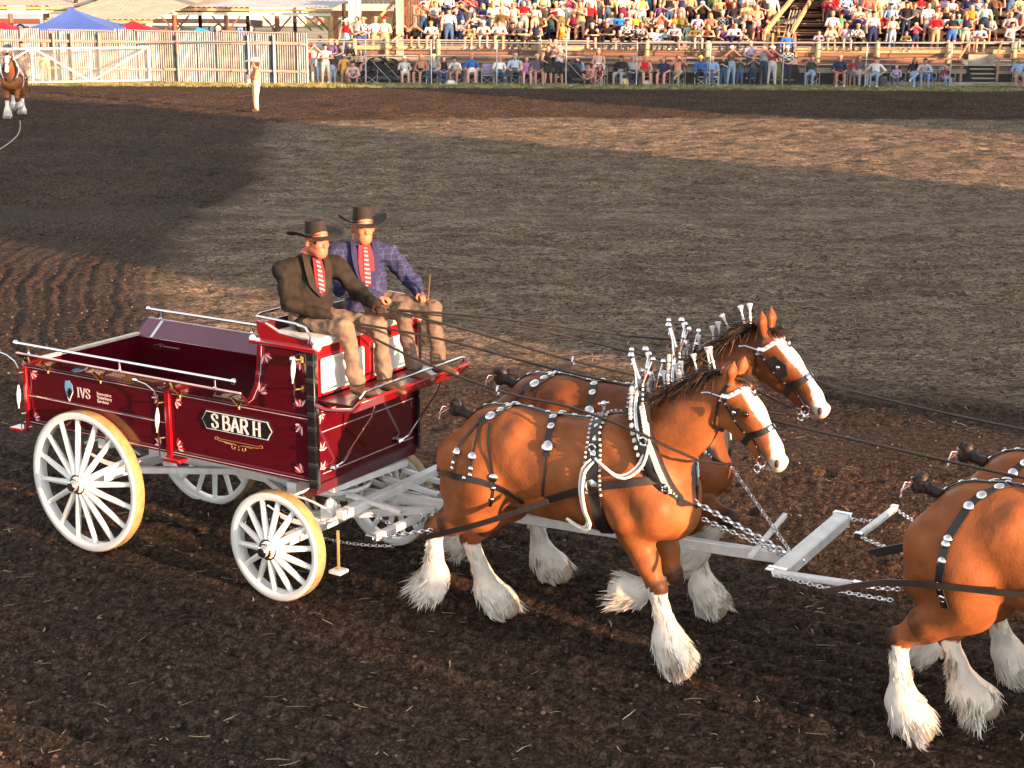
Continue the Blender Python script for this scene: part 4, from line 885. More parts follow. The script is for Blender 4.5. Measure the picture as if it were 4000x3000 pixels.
q = MB(); q.tube([(2.16 + .30 * math.cos(t), .82 + .30 * math.sin(t), .80) for t in np.linspace(0, 2 * PI, 24, endpoint=False)], .022, 6, closed=True); part('turntable_ring', q, WHD)
q = MB()
for t in np.linspace(0, 2 * PI, 6, endpoint=False): q.tube([(2.16 + .30 * math.cos(t), .82 + .30 * math.sin(t), .78), (2.16 + .2 * math.cos(t), .82 + .2 * math.sin(t), .52)], .014, 5)
part('turntable_stay', q, WHD)
gear('splinter_bar', ((2.62, .30, .74), (2.70, 1.62, .80), .085, .075)); gear('splinter_bar', ((2.44, .42, .90), (2.52, 1.36, .90), .07, .06))
gear('front_carriage_beam', ((2.30, .36, .62), (2.95, 1.50, .66), .07, .06)); gear('front_carriage_beam', ((2.72, .98, .62), (2.72, 1.60, .58), .06, .05))
for b0 in (.62, 1.15, 1.42): gear('carriage_slat', ((2.45, b0, .80), (3.0, b0 + .02, .74), .055, .04))
q = MB().box((2.45, .40, .71), (.12, .12, .11)).ball((2.45, .40, .78), .05, 8); part('hub_block', q, WHD, bevel=.01)
part('pole_tongue', MB().bar((2.35, 1.02, .68), (6.22, 1.05, .86), .075, .085), WHD, bevel=.008)
part('pole_cap', MB().bar((6.18, 1.05, .858), (6.26, 1.05, .862), .085, .095).tube([(6.24, 1.05, .87), (6.30, 1.05, .90), (6.33, 1.05, .87), (6.29, 1.05, .84)], .010, 6), CHR)
q = MB().tube([(2.66, .22, .64), (2.66, .22, .36), (2.66, .22, .30)], .013, 6); part('step_hanger', q, mat('worn_brass_rod', (.5, .34, .14), .45, .6)); part('hanging_step', MB().bb(2.60, 2.72, .16, .28, .275, .305), WHD, bevel=.006)
# wheels
def wheel(a, b, r, ns, side):
    """side -1: outer face towards the near side"""
    W_ = empty('wheel', (0, 0, 0)); W_.parent = WAG; W_.location = Vector((a, b, r)) - Vector(OFF[WAG.name]); OFF[W_.name] = (0, 0, 0)
    s = side; dep = .105
    def ring(r0, r1, y0, y1, n=48):
        q = MB(); vs = []
        for k in range(n):
            c, sn = math.cos(2 * PI * k / n), math.sin(2 * PI * k / n)
            for rr, yy in ((r0, y0), (r1, y0), (r1, y1), (r0, y1)): vs.append((rr * c, yy, rr * sn))
        fs = [(k * 4 + j, k * 4 + (j + 1) % 4, ((k + 1) % n) * 4 + (j + 1) % 4, ((k + 1) % n) * 4 + j) for k in range(n) for j in range(4)]
        return q.add(vs, fs)
    y0 = 0; y1 = -s * dep
    ring(r - .068, r - .008, *sorted((s * .004, y1))).build('rim', WHT, W_, off=(0, 0, 0), bevel=.003)
    ring(r - .010, r, *sorted((y0, y1 + s * .006))).build('tyre', TYR, W_, off=(0, 0, 0), smooth=30, bevel=.002)
    for k in range(ns):
        t = 2 * PI * (k + .3) / ns; c, sn = math.cos(t), math.sin(t); q = MB()
        yh = s * .045; ym = y1 * .42
        q.tube([(.055 * c, yh, .055 * sn), (r * .45 * c, yh * .6 + ym * .4, r * .45 * sn), ((r - .058) * c, ym, (r - .058) * sn)], [.032, .027, .022], 8)
        q.build('spoke', WHT, W_, off=(0, 0, 0))
    q = MB().lathe([(-.10, .055), (-.06, .075), (-.01, .085), (.03, .088), (.06, .075), (.075, .062)], (0, s * .02, 0), (0, s, 0), 20); q.build('hub', WHT, W_, off=(0, 0, 0))
    q = MB().lathe([(.0, .064), (.02, .062), (.022, .05), (.06, .046), (.068, .038), (.07, .001)], (0, s * .092, 0), (0, s, 0), 20)
    for k in range(6): q.ball((.068 * math.cos(k), s * .085, .068 * math.sin(k)), .009, 6)
    q.build('hub_cap', CHR, W_, off=(0, 0, 0))
    q = ring(.066, .090, *sorted((s * .068, s * .078)), n=24); q.build('hub_band', CHR, W_, off=(0, 0, 0))
wheel(.0, 0, Z1, 16, -1); wheel(.0, 1.64, Z1, 16, 1); wheel(2.165, 0, Z2, 14, -1); wheel(2.165, 1.66, Z2, 14, 1)
# ---------------------------------------------------------------- draft horses
LAT = (0, 1, 0)
def horse_blob(da=0., dz=0., bc=0., head=None, neck0=None, legs=None):
    """bay draft horse seen in its own frame: a forward, b sideways, z up. bc = centre line."""
    B = Blob(.09)
    def c(A, Bq, ra, rb, tg, f=1., k=None):
        B.cone((A[0] + da, bc, A[1] + dz), (Bq[0] + da, bc, Bq[1] + dz), ra, rb, tg, (LAT, f), k)
    c((3.98, 1.47), (4.10, 1.47), .335, .345, 'trunk', 1.0, .12)       # croup
    c((4.35, 1.395), (4.95, 1.40), .405, .43, 'trunk', .84, .14)    # barrel
    c((5.22, 1.47), (5.10, 1.60), .33, .30, 'trunk', .95, .12)      # shoulders, withers
    c((5.40, 1.28), (5.46, 1.22), .245, .22, 'trunk', 1.15, .12)     # breast
    for s in (-1, 1):
        B.cone((3.76 + da, bc + s * .15, 1.38 + dz), (3.95 + da, bc + s * .17, 1.25 + dz), .225, .27, 'trunk', None, .08)   # buttocks
        B.cone((3.72 + da, bc + s * .16, 1.36 + dz), (3.70 + da, bc + s * .17, 1.12 + dz), .175, .15, 'trunk', None, .05)   # hamstring
        B.cone((4.26 + da, bc + s * .21, 1.66 + dz), (4.22 + da, bc + s * .23, 1.60 + dz), .085, .08, 'trunk', None, .07)   # point of hip
        B.cone((5.06 + da, bc + s * .17, 1.74 + dz), (5.44 + da, bc + s * .22, 1.33 + dz), .10, .135, 'trunk', None, .05)   # shoulder blade
        B.cone((5.04 + da, bc + s * .22, 1.48 + dz), (5.22 + da, bc + s * .25, 1.20 + dz), .13, .135, 'trunk', None, .05)   # triceps
        B.cone((5.22 + da, bc + s * .17, 1.50 + dz), (5.42 + da, bc + s * .19, 1.26 + dz), .17, .165, 'trunk', None, .08)
    h = head; n0 = neck0 or (5.24, 1.62)
    P, J, M_ = h['poll'], h['jaw'], h['muz']
    def hc(A, Bq, ra, rb, tg, f, k=.05): B.cone((A[0], bc, A[1]), (Bq[0], bc, Bq[1]), ra, rb, tg, (LAT, f), k)
    nm = ((n0[0] + da + P[0]) / 2 + .02, (n0[1] + dz + P[1]) / 2 - .02)
    hc((n0[0] + da, n0[1] + dz - .04), nm, .30, .205, 'neck', .60, .12); hc(nm, (P[0] - .03, P[1] - .09), .205, .135, 'neck', .56, .08)
    hc((n0[0] + da - .02, n0[1] + dz + .12), (P[0] - .09, P[1] + .0), .17, .085, 'neck', .42, .06)
    ux, uz = M_[0] - P[0], M_[1] - P[1]; L = math.hypot(ux, uz); ux /= L; uz /= L; vx, vz = -uz, ux     # v: towards the forehead side
    def hp(t, v): return (P[0] + ux * t * L + vx * v, P[1] + uz * t * L + vz * v)
    h['hp'] = hp; h['L'] = L
    hc(hp(.06, .0), hp(.36, .02), .125, .12, 'head', .80); hc(hp(.30, .03), hp(.80, .035), .098, .072, 'head', .82); hc(hp(.80, .012), hp(.955, .0), .080, .070, 'muzzle', .95)
    hc(hp(.30, -.10), hp(.42, -.085), .115, .10, 'head', .62); hc(hp(.42, -.10), hp(.86, -.055), .072, .05, 'head', .62, .04); hc(hp(.86, -.075), hp(.94, -.072), .044, .038, 'muzzle', .85, .015)
    for s in (-1, 1):
        e0 = hp(-.03, .06); e1 = (P[0] + h.get('ear', (.03, .22))[0], P[1] + h.get('ear', (.03, .22))[1])
        em = ((e0[0] + e1[0]) / 2, (e0[1] + e1[1]) / 2)
        B.cone((e0[0], bc + s * .062, e0[1]), (em[0], bc + s * .088, em[1]), .034, .058, 'ear', ((1, 0, 0), .8), .02); B.cone((em[0], bc + s * .088, em[1]), (e1[0], bc + s * .092, e1[1]), .058, .010, 'ear2', ((1, 0, 0), .55), .02)
        q = hp(.34, .065); B.cone((q[0], bc + s * .078, q[1]), (q[0] + .01, bc + s * .084, q[1] - .01), .028, .028, 'brow', None, .03)
        q = hp(.97, .03); B.ball((q[0], bc + s * .05, q[1]), .036, 'muzzle', None, .03)
    for lg in legs or []:
        b = bc + lg['b']; s = 1 if lg['b'] > 0 else -1; f = lg['f']
        def lc(A, Bq, ra, rb, tg, b0=b, b1=b, k=.05, sq=None): B.cone((A[0], b0, A[1]), (Bq[0], b1, Bq[1]), ra, rb, tg, sq, k)
        if f:
            E_, K, T, H = lg['elbow'], lg['knee'], lg['fet'], lg['hoof']
            lc((5.36 + da, 1.22 + dz), E_, .16, .125, 'trunk', bc + s * .17, b, .09, (LAT, .85)); lc(E_, ((E_[0] + K[0]) / 2 + .01, (E_[1] + K[1]) / 2), .125, .098, 'forearm0', k=.04); lc(((E_[0] + K[0]) / 2 + .01, (E_[1] + K[1]) / 2), K, .098, .064, 'forearm', k=.03)
            lc(K, ((K[0] + T[0]) / 2, (K[1] + T[1]) / 2), .068, .060, 'cannon'); B.ball((K[0] + .012, b, K[1]), .072, 'knee', None, .03)
        else:
            S_, K, T, H = lg['stifle'], lg['hock'], lg['fet'], lg['hoof']
            lc((3.92 + da , 1.33 + dz), S_, .26, .19, 'trunk', bc + s * .17, b, .1, (LAT, .8)); lc(S_, ((S_[0] * .4 + K[0] * .6), (S_[1] * .4 + K[1] * .6)), .19, .118, 'gaskin', k=.08); lc(((S_[0] * .4 + K[0] * .6), (S_[1] * .4 + K[1] * .6)), K, .118, .068, 'gaskin', k=.05)
            B.ball((K[0] - .02, b, K[1] + .01), .068, 'hock', (LAT, .8), .04); lc(K, ((K[0] + T[0]) / 2, (K[1] + T[1]) / 2), .066, .062, 'cannon')
        lc(((K[0] + T[0]) / 2, (K[1] + T[1]) / 2), T, .062, .108, 'sock', k=.04)
        lc(T, (T[0] * .45 + H[0] * .55, T[1] * .45 + H[1] * .55), .115, .140, 'sock', k=.05); lc((T[0] * .45 + H[0] * .55, T[1] * .45 + H[1] * .55), H, .090, .098, 'hoof', k=.02)
    return B
def leg(f, b, *j):
    k = ('elbow', 'knee', 'fet', 'hoof') if f else ('stifle', 'hock', 'fet', 'hoof')
    return dict(zip(k, j), f=f, b=b)
NEAR_LEGS = [leg(1, -.17, (5.25, 1.05), (5.44, .68), (5.55, .30), (5.66, .09)), leg(1, .17, (5.28, 1.02), (5.40, .66), (5.08, .44), (4.96, .44)),
             leg(0, -.20, (3.90, 1.02), (3.49, .76), (3.49, .36), (3.42, .22)), leg(0, .14, (3.96, 1.02), (3.60, .60), (3.78, .20), (3.96, .08))]
FAR_LEGS = [leg(1, -.18, (5.22, 1.08), (5.60, .98), (5.33, .66), (5.22, .58)), leg(1, .14, (5.10, 1.05), (5.20, .56), (5.26, .24), (5.38, .08)),
            leg(0, -.18, (3.80, 1.02), (3.36, .68), (3.16, .34), (3.05, .26)), leg(0, .14, (3.84, 1.02), (3.66, .58), (3.76, .20), (3.93, .08))]
LEAD_LEGS = [leg(1, -.17, (8.97, 1.05), (9.28, .74), (9.25, .36), (9.22, .24)), leg(1, .17, (9.0, 1.05), (8.90, .60), (8.78, .26), (8.86, .09)),
             leg(0, -.19, (7.70, 1.05), (7.27, .70), (7.33, .26), (7.47, .085)), leg(0, .16, (7.75, 1.02), (7.50, .66), (7.66, .30), (7.80, .20))]
LEADF_LEGS = [leg(1, -.17, (8.97, 1.05), (9.0, .60), (8.86, .26), (8.94, .09)), leg(1, .17, (9.0, 1.05), (9.3, .78), (9.2, .42), (9.15, .34)),
              leg(0, -.17, (7.72, 1.02), (7.38, .66), (7.20, .34), (7.12, .22)), leg(0, .16, (7.78, 1.02), (7.55, .60), (7.70, .24), (7.84, .09))]
HEAD_N = dict(edge=1, poll=(5.87, 2.215), jaw=0, muz=(6.285, 1.70), ear=(.09, .23))
HEAD_F = dict(poll=(5.74, 2.36), jaw=0, muz=(6.245, 1.865), ear=(.02, .27))
HEAD_L = dict(poll=(9.60, 2.22), jaw=0, muz=(10.02, 1.72), ear=(.07, .2))
HEAD_LF = dict(poll=(9.58, 2.26), jaw=0, muz=(10.05, 1.78), ear=(.06, .2))
def snap(B, pts, off=.004, it=7, lock_a=False):
    P = np.array(pts, float)
    for _ in range(it):
        d = B.value(P); G = np.zeros_like(P)
        for i in range(3):
            q = P.copy(); q[:, i] += .004; G[:, i] = (B.value(q) - d) / .004
        G /= np.maximum(np.linalg.norm(G, axis=1, keepdims=True), 1e-6); P = P - G * (d - off)[:, None] * .9
    return P, G
def resamp(pts, st=.035):
    P = np.array(pts, float); o = [P[0]]; N = len(P)
    for i in range(N - 1):
        p0, p1, p2, p3 = P[max(i - 1, 0)], P[i], P[i + 1], P[min(i + 2, N - 1)]; k = max(1, int(np.linalg.norm(p2 - p1) / st))
        for j in range(1, k + 1):
            t = j / k; o.append(.5 * (2 * p1 + (p2 - p0) * t + (2 * p0 - 5 * p1 + 4 * p2 - p3) * t * t + (3 * p1 - p0 - 3 * p2 + p3) * t ** 3))
    return np.array(o)
LEA = mat('black_harness_leather', (.016, .015, .016), .38, var=.25, scale=20, bump=.06)
LEB = mat('brown_trace_leather', (.022, .016, .013), .5, var=.25, scale=20, bump=.06)
NIC = mat('nickel_harness_fitting', (.84, .84, .87), .16, 1., var=.06, scale=30)
BEAD = mat('white_beaded_trim', (.74, .74, .72), .35, var=.12, scale=60)
ROPE = mat('white_cotton_rope', (.74, .72, .68), .8, var=.1, scale=40, bump=.2)
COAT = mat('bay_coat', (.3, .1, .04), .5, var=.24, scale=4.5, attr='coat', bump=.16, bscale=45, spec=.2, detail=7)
HAIRW = mat('white_feather_hair', (.74, .70, .63), .6, var=.14, scale=20, spec=.3)
HAIRD = mat('black_mane_hair', (.022, .015, .012), .5, var=.5, scale=14, spec=.4)
HAIRB = mat('brown_mane_hair', (.10, .048, .020), .5, var=.4, scale=14, spec=.4)
EYE = mat('horse_eye', (.012, .008, .006), .08, coat=1.)
NOST = mat('nostril_dark', (.05, .02, .018), .6)
PLU = mat('plume_white', (.78, .76, .76), .5, var=.05)
WHY = {'trunk': 0}
def coat_fn(h, bc, legs, sd=0):
    shade_tone = .58 if sd == 5 else 1.  # farther rear horse: coat darkened for the shade of the nearer one
    bay = shade_tone * np.array((.27, .086, .028)); dk = np.array((.022, .015, .012)); wh = np.array((.72, .67, .60)); pk = np.array((.62, .40, .32)); br = np.array((.16, .050, .020))
    def f(V, idx, hh, B):
        tg = np.array([B.p[i][4] for i in idx]); n1 = fbm(V[:, 0] * 9 + sd, V[:, 1] * 9, V[:, 2] * 9, 3); n2 = fbm(V[:, 0] * 26, V[:, 1] * 26 + sd, V[:, 2] * 26, 3)
        C = np.tile(bay, (len(V), 1)); C = C * (1 + .5 * n1)[:, None]
        def mixc(m, w_, c): C[m] = C[m] * (1 - w_[m])[:, None] + c * w_[m][:, None]
        on = np.ones(len(V), bool)
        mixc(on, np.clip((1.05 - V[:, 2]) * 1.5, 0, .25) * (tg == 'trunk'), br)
        mixc(on, np.clip((hh - .5) * 2 + n2 * 1.4, 0, 1) * (tg == 'forearm') * .85, dk)
        mixc(on, np.clip((hh - .72) * 3 + n2 * 1.2, 0, 1) * (tg == 'gaskin') * .9 * (V[:, 2] < 1.0), dk)
        mixc(on, (tg == 'knee') * .8, dk); mixc(on, (tg == 'hock') * .95, dk)
        wc = np.clip((hh - .30 + n2 * .9) * 6, 0, 1); hind = np.zeros(len(V), bool)
        for lg in legs:
            if not lg['f']:
                q = (np.abs(V[:, 1] - bc - lg['b']) < .14) & (V[:, 0] > lg['hock'][0] - .02) & (V[:, 2] < lg['hock'][1] + .06); hind |= q
        m = tg == 'cannon'; mixc(m, m * .9, dk); mixc(m, wc, wh); mixc(hind & ((tg == 'cannon') | (tg == 'hock')), np.ones(len(V)) * .95, wh)
        m = (tg == 'sock'); C[m] = wh * (1 + .2 * n2[m])[:, None]; m = tg == 'hoof'; C[m] = (np.array((.35, .28, .2)) * (1 + .4 * n2[m])[:, None])
        # face
        P, M_, hp, L = h['poll'], h['muz'], h['hp'], h['L']; ux, uz = (M_[0] - P[0]) / L, (M_[1] - P[1]) / L
        t = ((V[:, 0] - P[0]) * ux + (V[:, 2] - P[1]) * uz) / L; v = (V[:, 0] - P[0]) * -uz + (V[:, 2] - P[1]) * ux; la = np.abs(V[:, 1] - bc)
        face = np.isin(tg, ('head', 'muzzle', 'brow'))
        thr = .095 - .085 * np.clip((t - .62) / .3, 0, 1) ** 1.2 + .018 * n1; w_ = np.clip((v - thr) * 60, 0, 1) * np.clip((t - .06) * 15, 0, 1) * (la < .085 + .1 * (t > .6))
        mixc(face, w_, wh * 1.08); w2 = np.clip((t - .83) * 9 + n1 * .8, 0, 1); mixc(face, w2 * .9, wh); mixc(face, np.clip((t - .9) * 12, 0, 1) * (v < .02) * .75, pk)
        mixc(face, np.clip(1 - np.hypot(t - .80, (v + .02) * 4) * 7, 0, .75), np.array((.10, .085, .085)))
        m = tg == 'ear2'; mixc(m, np.clip(hh - .7, 0, .3) * 2.5, dk)
        mixc(on, (tg == 'neck') * np.clip(-(n1) * .8, 0, .2), br)
        return np.clip(C, .008, .95)
    return f
def strands(name, items, mats, parent, w0=.007, kind=None, seg=4):
    """items: (root, first direction, pull, length, material slot, width) -> curved tapering locks"""
    V = []; F = []; M_ = []; off = np.array(OFF.get(parent.name, (0, 0, 0)))
    for (p, d, g, L, mi, w_) in items:
        p = np.array(p, float); d = np.array(d, float); g = np.array(g, float); sdv = np.cross(d, (rnd.gauss(0, 1), rnd.gauss(0, 1), rnd.gauss(0, 1))); sdv /= np.linalg.norm(sdv) + 1e-9
        n_ = len(V); q = p.copy(); st = L / seg
        for i in range(seg + 1):
            w2 = w_ * (1 - (i / seg) ** 1.6) + .0006; V += [q - sdv * w2, q + sdv * w2]
            d = d + g * (1.2 / seg) + np.array([rnd.gauss(0, .1) for _ in range(3)]); d /= np.linalg.norm(d); q = q + d * st
            if q[2] < .012: q[2] = .012
        for i in range(seg): F.append((n_ + 2 * i, n_ + 2 * i + 1, n_ + 2 * i + 3, n_ + 2 * i + 2)); M_.append(mi)
    me = D.meshes.new(name); me.from_pydata((np.array(V) - off).tolist(), [], F); me.polygons.foreach_set('material_index', M_); me.shade_smooth()
    return link(name, me, mats, parent, kind=kind)
def feather(root, lg, bc, B, N=1600, flow=None):
    """long silky hair from mid cannon down over the hoof, in wavy locks"""
    b = bc + lg['b']; K = lg['knee'] if lg['f'] else lg['hock']; T, H = lg['fet'], lg['hoof']; down = H[1] < .13
    g = np.array(flow if flow is not None else ((.42, 0, -.7) if down else (-.6, 0, -.5))); it = []; nl = 130
    for _ in range(nl):
        u = rnd.random() ** .8
        if u < .6: t = .12 + .88 * u / .6; c = np.array((K[0] + (T[0] - K[0]) * t, b, K[1] + (T[1] - K[1]) * t)); ax = np.array((T[0] - K[0], 0, T[1] - K[1])); r = .045 + .05 * max(t - .4, 0)
        else: t = (u - .6) / .4; c = np.array((T[0] + (H[0] - T[0]) * t * .9, b, T[1] + (H[1] - T[1]) * t * .9)); ax = np.array((H[0] - T[0], 0, H[1] - T[1])); r = .105
        ax = ax / np.linalg.norm(ax); an = rnd.gauss(PI, 1.3) if u < .45 else rnd.uniform(0, 2 * PI)
        L = (.05 + .085 * u) * rnd.uniform(.7, 1.3); sp = .10 + .35 * u * rnd.random(); col = 0 if rnd.random() < .78 else (1 if rnd.random() < .7 else 2); cur = np.array([rnd.gauss(0, .35), rnd.gauss(0, .35), rnd.gauss(0, .2)])
        e1 = np.array((-ax[2], 0, ax[0])); e1 = e1 if e1[0] > 0 else -e1; e2 = np.array((0, 1., 0))
        if u > .55 and abs((an + PI) % (2 * PI) - PI) < 1.0: L *= .6
        for _k in range(N // nl):
            a2 = an + rnd.gauss(0, .16); rad = e1 * math.cos(a2) + e2 * math.sin(a2); d = ax * .8 + rad * sp + g * .2 + np.array([rnd.gauss(0, .05) for _q in range(3)])
            it.append((c + rad * r * .85 + ax * rnd.gauss(0, .018), d / np.linalg.norm(d), g * .8 + ax * (.25 if down else .1) + cur, L * rnd.uniform(.75, 1.15), col, rnd.uniform(.0028, .0056)))
    Pr, Gr = snap(B, [q_[0] for q_ in it], -.004, 4); it = [(Pr[i_],) + q_[1:] for i_, q_ in enumerate(it)]
    return strands('leg_feather', it, [HAIRW, mat('cream_feather_hair', (.56, .47, .37), .6, var=.2, scale=20), mat('dirty_feather_hair', (.30, .22, .15), .7, var=.3, scale=20)], root)
def torus(q, c, ax, r, rt, n=14):
    ax = Vector(ax).normalized(); u = ax.cross(Vector((.1, .2, 1))).normalized(); w_ = ax.cross(u); c = Vector(c)
    q.tube([c + u * r * math.cos(2 * PI * k / n) + w_ * r * math.sin(2 * PI * k / n) for k in range(n)], rt, 6, closed=True); return q
def make_horse(label, bc, da, dz, head, legs, tailbun=True, full=True, sd=0, group=None):
    ac = 4.6 + da; root = team_root('draft_horse', ac, bc, label=label, cat='horse', group=group)
    B = horse_blob(da, dz, bc, head, None, legs); hp = head['hp']
    me = blob_mesh('horse_body', B, .0165, OFF[root.name], colof=coat_fn(head, bc, legs, sd), relax=2,
                   disp=lambda V, G: V + G * (fbm(V[:, 0] * 3.4 + sd, V[:, 1] * 3.4, V[:, 2] * 4.2, 2) * .034 + (.5 - np.abs(fbm(V[:, 0] * 7 - V[:, 2] * 5, V[:, 1] * 4, V[:, 2] * 3 + V[:, 0] * 4 + sd, 2)) * 2) * .007)[:, None] * np.clip((V[:, 2:3] - .55) * 2, .15, 1))
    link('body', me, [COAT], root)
    T0 = np.array([da, bc - .6, dz])
    def tr(pts): return [tuple(np.array(p) + T0) for p in pts]
    def mir(pts): return [(a, 2 * bc - b, z) for a, b, z in pts]
    def strap(pts, w_, nm, m_=LEA, th=.008, off=.003, par=root, sn=True):
        P = resamp(pts)
        if sn: P, G = snap(B, P, off)
        else: G = np.tile((0, -1. if P[0][1] < bc else 1., 0), (len(P), 1))
        q = MB().ribbon([tuple(p) for p in P], [tuple(g) for g in G], w_, th); return q.build(nm, m_, par, smooth=40), P, G
    def studs(P, G, ks, r, par, nm='stud', flat=.35):
        for t in ks:
            i = min(int(t * (len(P) - 1)), len(P) - 1); g = Vector(G[i]); c = Vector(P[i]) + g * .010
            q = MB().lathe([(0, r), (r * flat * .5, r * .86), (r * flat, r * .4), (r * flat * 1.05, .001)], c, g, 12); q.build(nm, NIC, par, smooth=60)
    bead = lambda P, G, w_, par: None
    def beads(P, G, r, par, side=0., nm='beaded_edge'):
        q = MB(); Pd = resamp([tuple(p) for p in P], .03)
        Gd = np.array([G[min(int(i * len(G) / len(Pd)), len(G) - 1)] for i in range(len(Pd))])
        for i in range(len(Pd)):
            q.ball(tuple(Pd[i] + Gd[i] * .012), r, 6, (1, 1, .8))
        o = q.build(nm, BEAD, par); o['kind'] = 'stuff'; return o
    # crupper and back strap
    s, P, G = strap(tr([(3.66, .6, 1.68), (4.0, .6, 1.81), (4.4, .6, 1.81), (4.85, .6, 1.83), (5.05, .6, 1.90)]), .035, 'back_strap'); studs(P, G, (.1, .16, .22, .3, .38, .46, .54, .62, .7, .78, .86), .020, s)
    for M1 in (lambda x: x, mir):
        if not full:
            s, P, G = strap(M1(tr([(4.15, .56, 1.82), (4.0, .40, 1.76), (3.94, .32, 1.64), (3.88, .24, 1.5), (3.87, .2, 1.36), (3.87, .19, 1.2), (3.90, .2, 1.04)])), .055, 'hip_strap'); studs(P, G, (.08, .2, .33), .034, s); studs(P, G, (.55, .6, .72, .85, .96), .028, s)
        else:
            br = [(3.70, .6, 1.33), (3.66, .45, 1.31), (3.75, .23, 1.31), (4.0, .19, 1.315), (4.15, .23, 1.28), (4.37, .32, 1.16)]
            s, P, G = strap(M1(tr(br)), .045, 'breeching', off=.006); studs(P, G, (.55,), .018, s)
            s, P, G = strap(M1(tr([(4.08, .56, 1.815), (4.0, .42, 1.76), (3.93, .37, 1.71)])), .075, 'hip_drop'); studs(P, G, (.12, .4), .03, s); studs(P, G, (.8,), .042, s, 'hip_rosette')
            for pts in ([(3.93, .37, 1.71), (3.84, .29, 1.59), (3.81, .24, 1.49), (3.80, .2, 1.34)], [(3.95, .36, 1.7), (3.96, .27, 1.56), (3.96, .23, 1.48), (3.98, .17, 1.32)], [(4.03, .37, 1.72), (4.08, .27, 1.58), (4.12, .24, 1.46), (4.15, .23, 1.3), (4.11, .25, 1.1)]):
                s, P, G = strap(M1(tr(pts)), .020, 'hip_strap', th=.006); studs(P, G, (.66,), .034, s, 'buckle_plate', .3); studs(P, G, (.82, .92), .018, s)
        if full:
            s, P, G = strap(M1(tr([(4.45, .62, 1.81), (4.53, .43, 1.76), (4.56, .34, 1.67), (4.58, .28, 1.57)])), [.05] * 4 + [.06] * 20, 'loin_drop', th=.008) if 0 else strap(M1(tr([(4.45, .62, 1.81), (4.53, .43, 1.76), (4.56, .34, 1.67), (4.58, .28, 1.57)])), .055, 'loin_drop')
            studs(P, G, (.28, .55), .03, s); studs(P, G, (.86,), .048, s, 'shield_plate', .3)
            s, P, G = strap(M1(tr([(4.58, .28, 1.57), (4.59, .26, 1.47), (4.56, .27, 1.26)])), .018, 'trace_carrier', LEB)
        # trace to the singletree
        s, P, G = strap(M1(tr([(5.50, .40, 1.50), (5.32, .27, 1.50), (5.11, .25, 1.45), (4.88, .24, 1.37), (4.6, .25, 1.24)])), .055, 'trace', LEB, .014, off=.012)
        q = MB(); q.ribbon([tuple(p) for p in resamp(M1(tr([(4.64, .215, 1.255), (4.4, .17, 1.14), (4.1, .145, 1.0), (3.8, .17, .87), (3.5, .22, .74)] if full else [(4.64, .215, 1.27), (4.3, .16, 1.25), (3.9, .13, 1.22), (3.5, .16, 1.15), (3.1, .16, 1.0)])))], (0, -1 if M1 is not mir else 1, 0), .042, .014); q.build('trace_end', LEB, root)
    # back pad with beaded edges, over both sides
    for M1 in (lambda x: x, mir):
        for c_, w_, nm in (([(4.86, .60, 1.845), (4.95, .38, 1.77), (4.98, .28, 1.62), (5.0, .245, 1.48), (5.02, .25, 1.38), (5.03, .30, 1.18), (5.03, .42, 1.03)], .095, 'back_pad'),):
            s, P, G = strap(M1(tr(c_)), w_, nm, off=.006, th=.016); studs(P, G, (.12, .2, .3), .026, s); studs(P, G, (.42,), .03, s); torus(MB(), P[int(len(P) * .36)] + G[int(len(P) * .36)] * .03, (0, 1, 0), .028, .008).build('terret_ring', NIC, s)
            q = MB(); gi = int(len(P) * .62); q.lathe([(0, .05), (.01, .055), (.018, .02), (.02, .001)], Vector(P[gi]) + Vector(G[gi]) * .018, Vector(G[gi]), 8); q.build('pad_shield', NIC, s)
        for da_ in (-.062, .062):
            P2, G2 = snap(B, resamp([(a + da_, b, z) for a, b, z in M1(tr([(4.88, .60, 1.845), (4.95, .38, 1.77), (4.98, .28, 1.62), (5.0, .245, 1.48), (5.02, .25, 1.38)]))]), .010); beads(P2, G2, .0135, root)
        if full:
            for pts in ([(4.97, .26, 1.62), (4.92, .22, 1.55), (4.905, .21, 1.40), (4.93, .22, 1.24), (4.96, .24, 1.15), (4.90, .27, 1.08), (4.76, .28, 1.12)], [(5.0, .26, 1.63), (5.08, .23, 1.60), (5.19, .22, 1.55), (5.28, .23, 1.57), (5.36, .27, 1.66), (5.37, .33, 1.80), (5.32, .40, 1.93)]):
                for k, dx in enumerate((0, .03)):
                    q = MB().tube([tuple(p + np.array([dx, -.012 * k if M1 is not mir else .012 * k, -.012 * k])) for p in resamp(M1(tr(pts)), .04)], .011, 6); q.build('cotton_rope', ROPE, root)
    q = MB().tube([tr([(4.88, .6, 1.86)])[0], tr([(4.88, .6, 1.93)])[0]], .01, 6); p0 = tr([(4.88, .6, 1.95)])[0]; q.ball(p0, .022, 8); q.tube([tuple(np.array(p0) + (-.045, 0, -.01)), tuple(np.array(p0) + (.045, 0, .012))], .009, 6); q.build('saddle_hook', NIC, root)
    # collar, hames
    def ringpt(t, s_=1.):      # t 0 top .. 1 bottom on one side
        a = 5.22 + .34 * t; z = 2.03 - .74 * t; w_ = .215 * math.sin(PI * min(max(t, .0), 1.)) ** .62 + .02
        return a + head.get('col', 0), w_, z
    col = []
    for k in range(36):
        u = k / 36 * 2; s_ = -1 if u < 1 else 1; t = u if u < 1 else 2 - u; a, w_, z = ringpt(t); col.append(tr([(a, .6 + s_ * w_ * 1.0, z)])[0])
    q = MB().tube(col, [.070 + .018 * math.sin(k / 36 * 2 * PI) ** 2 for k in range(36)], 10, closed=True); q.build('horse_collar', LEA, root, smooth=60)
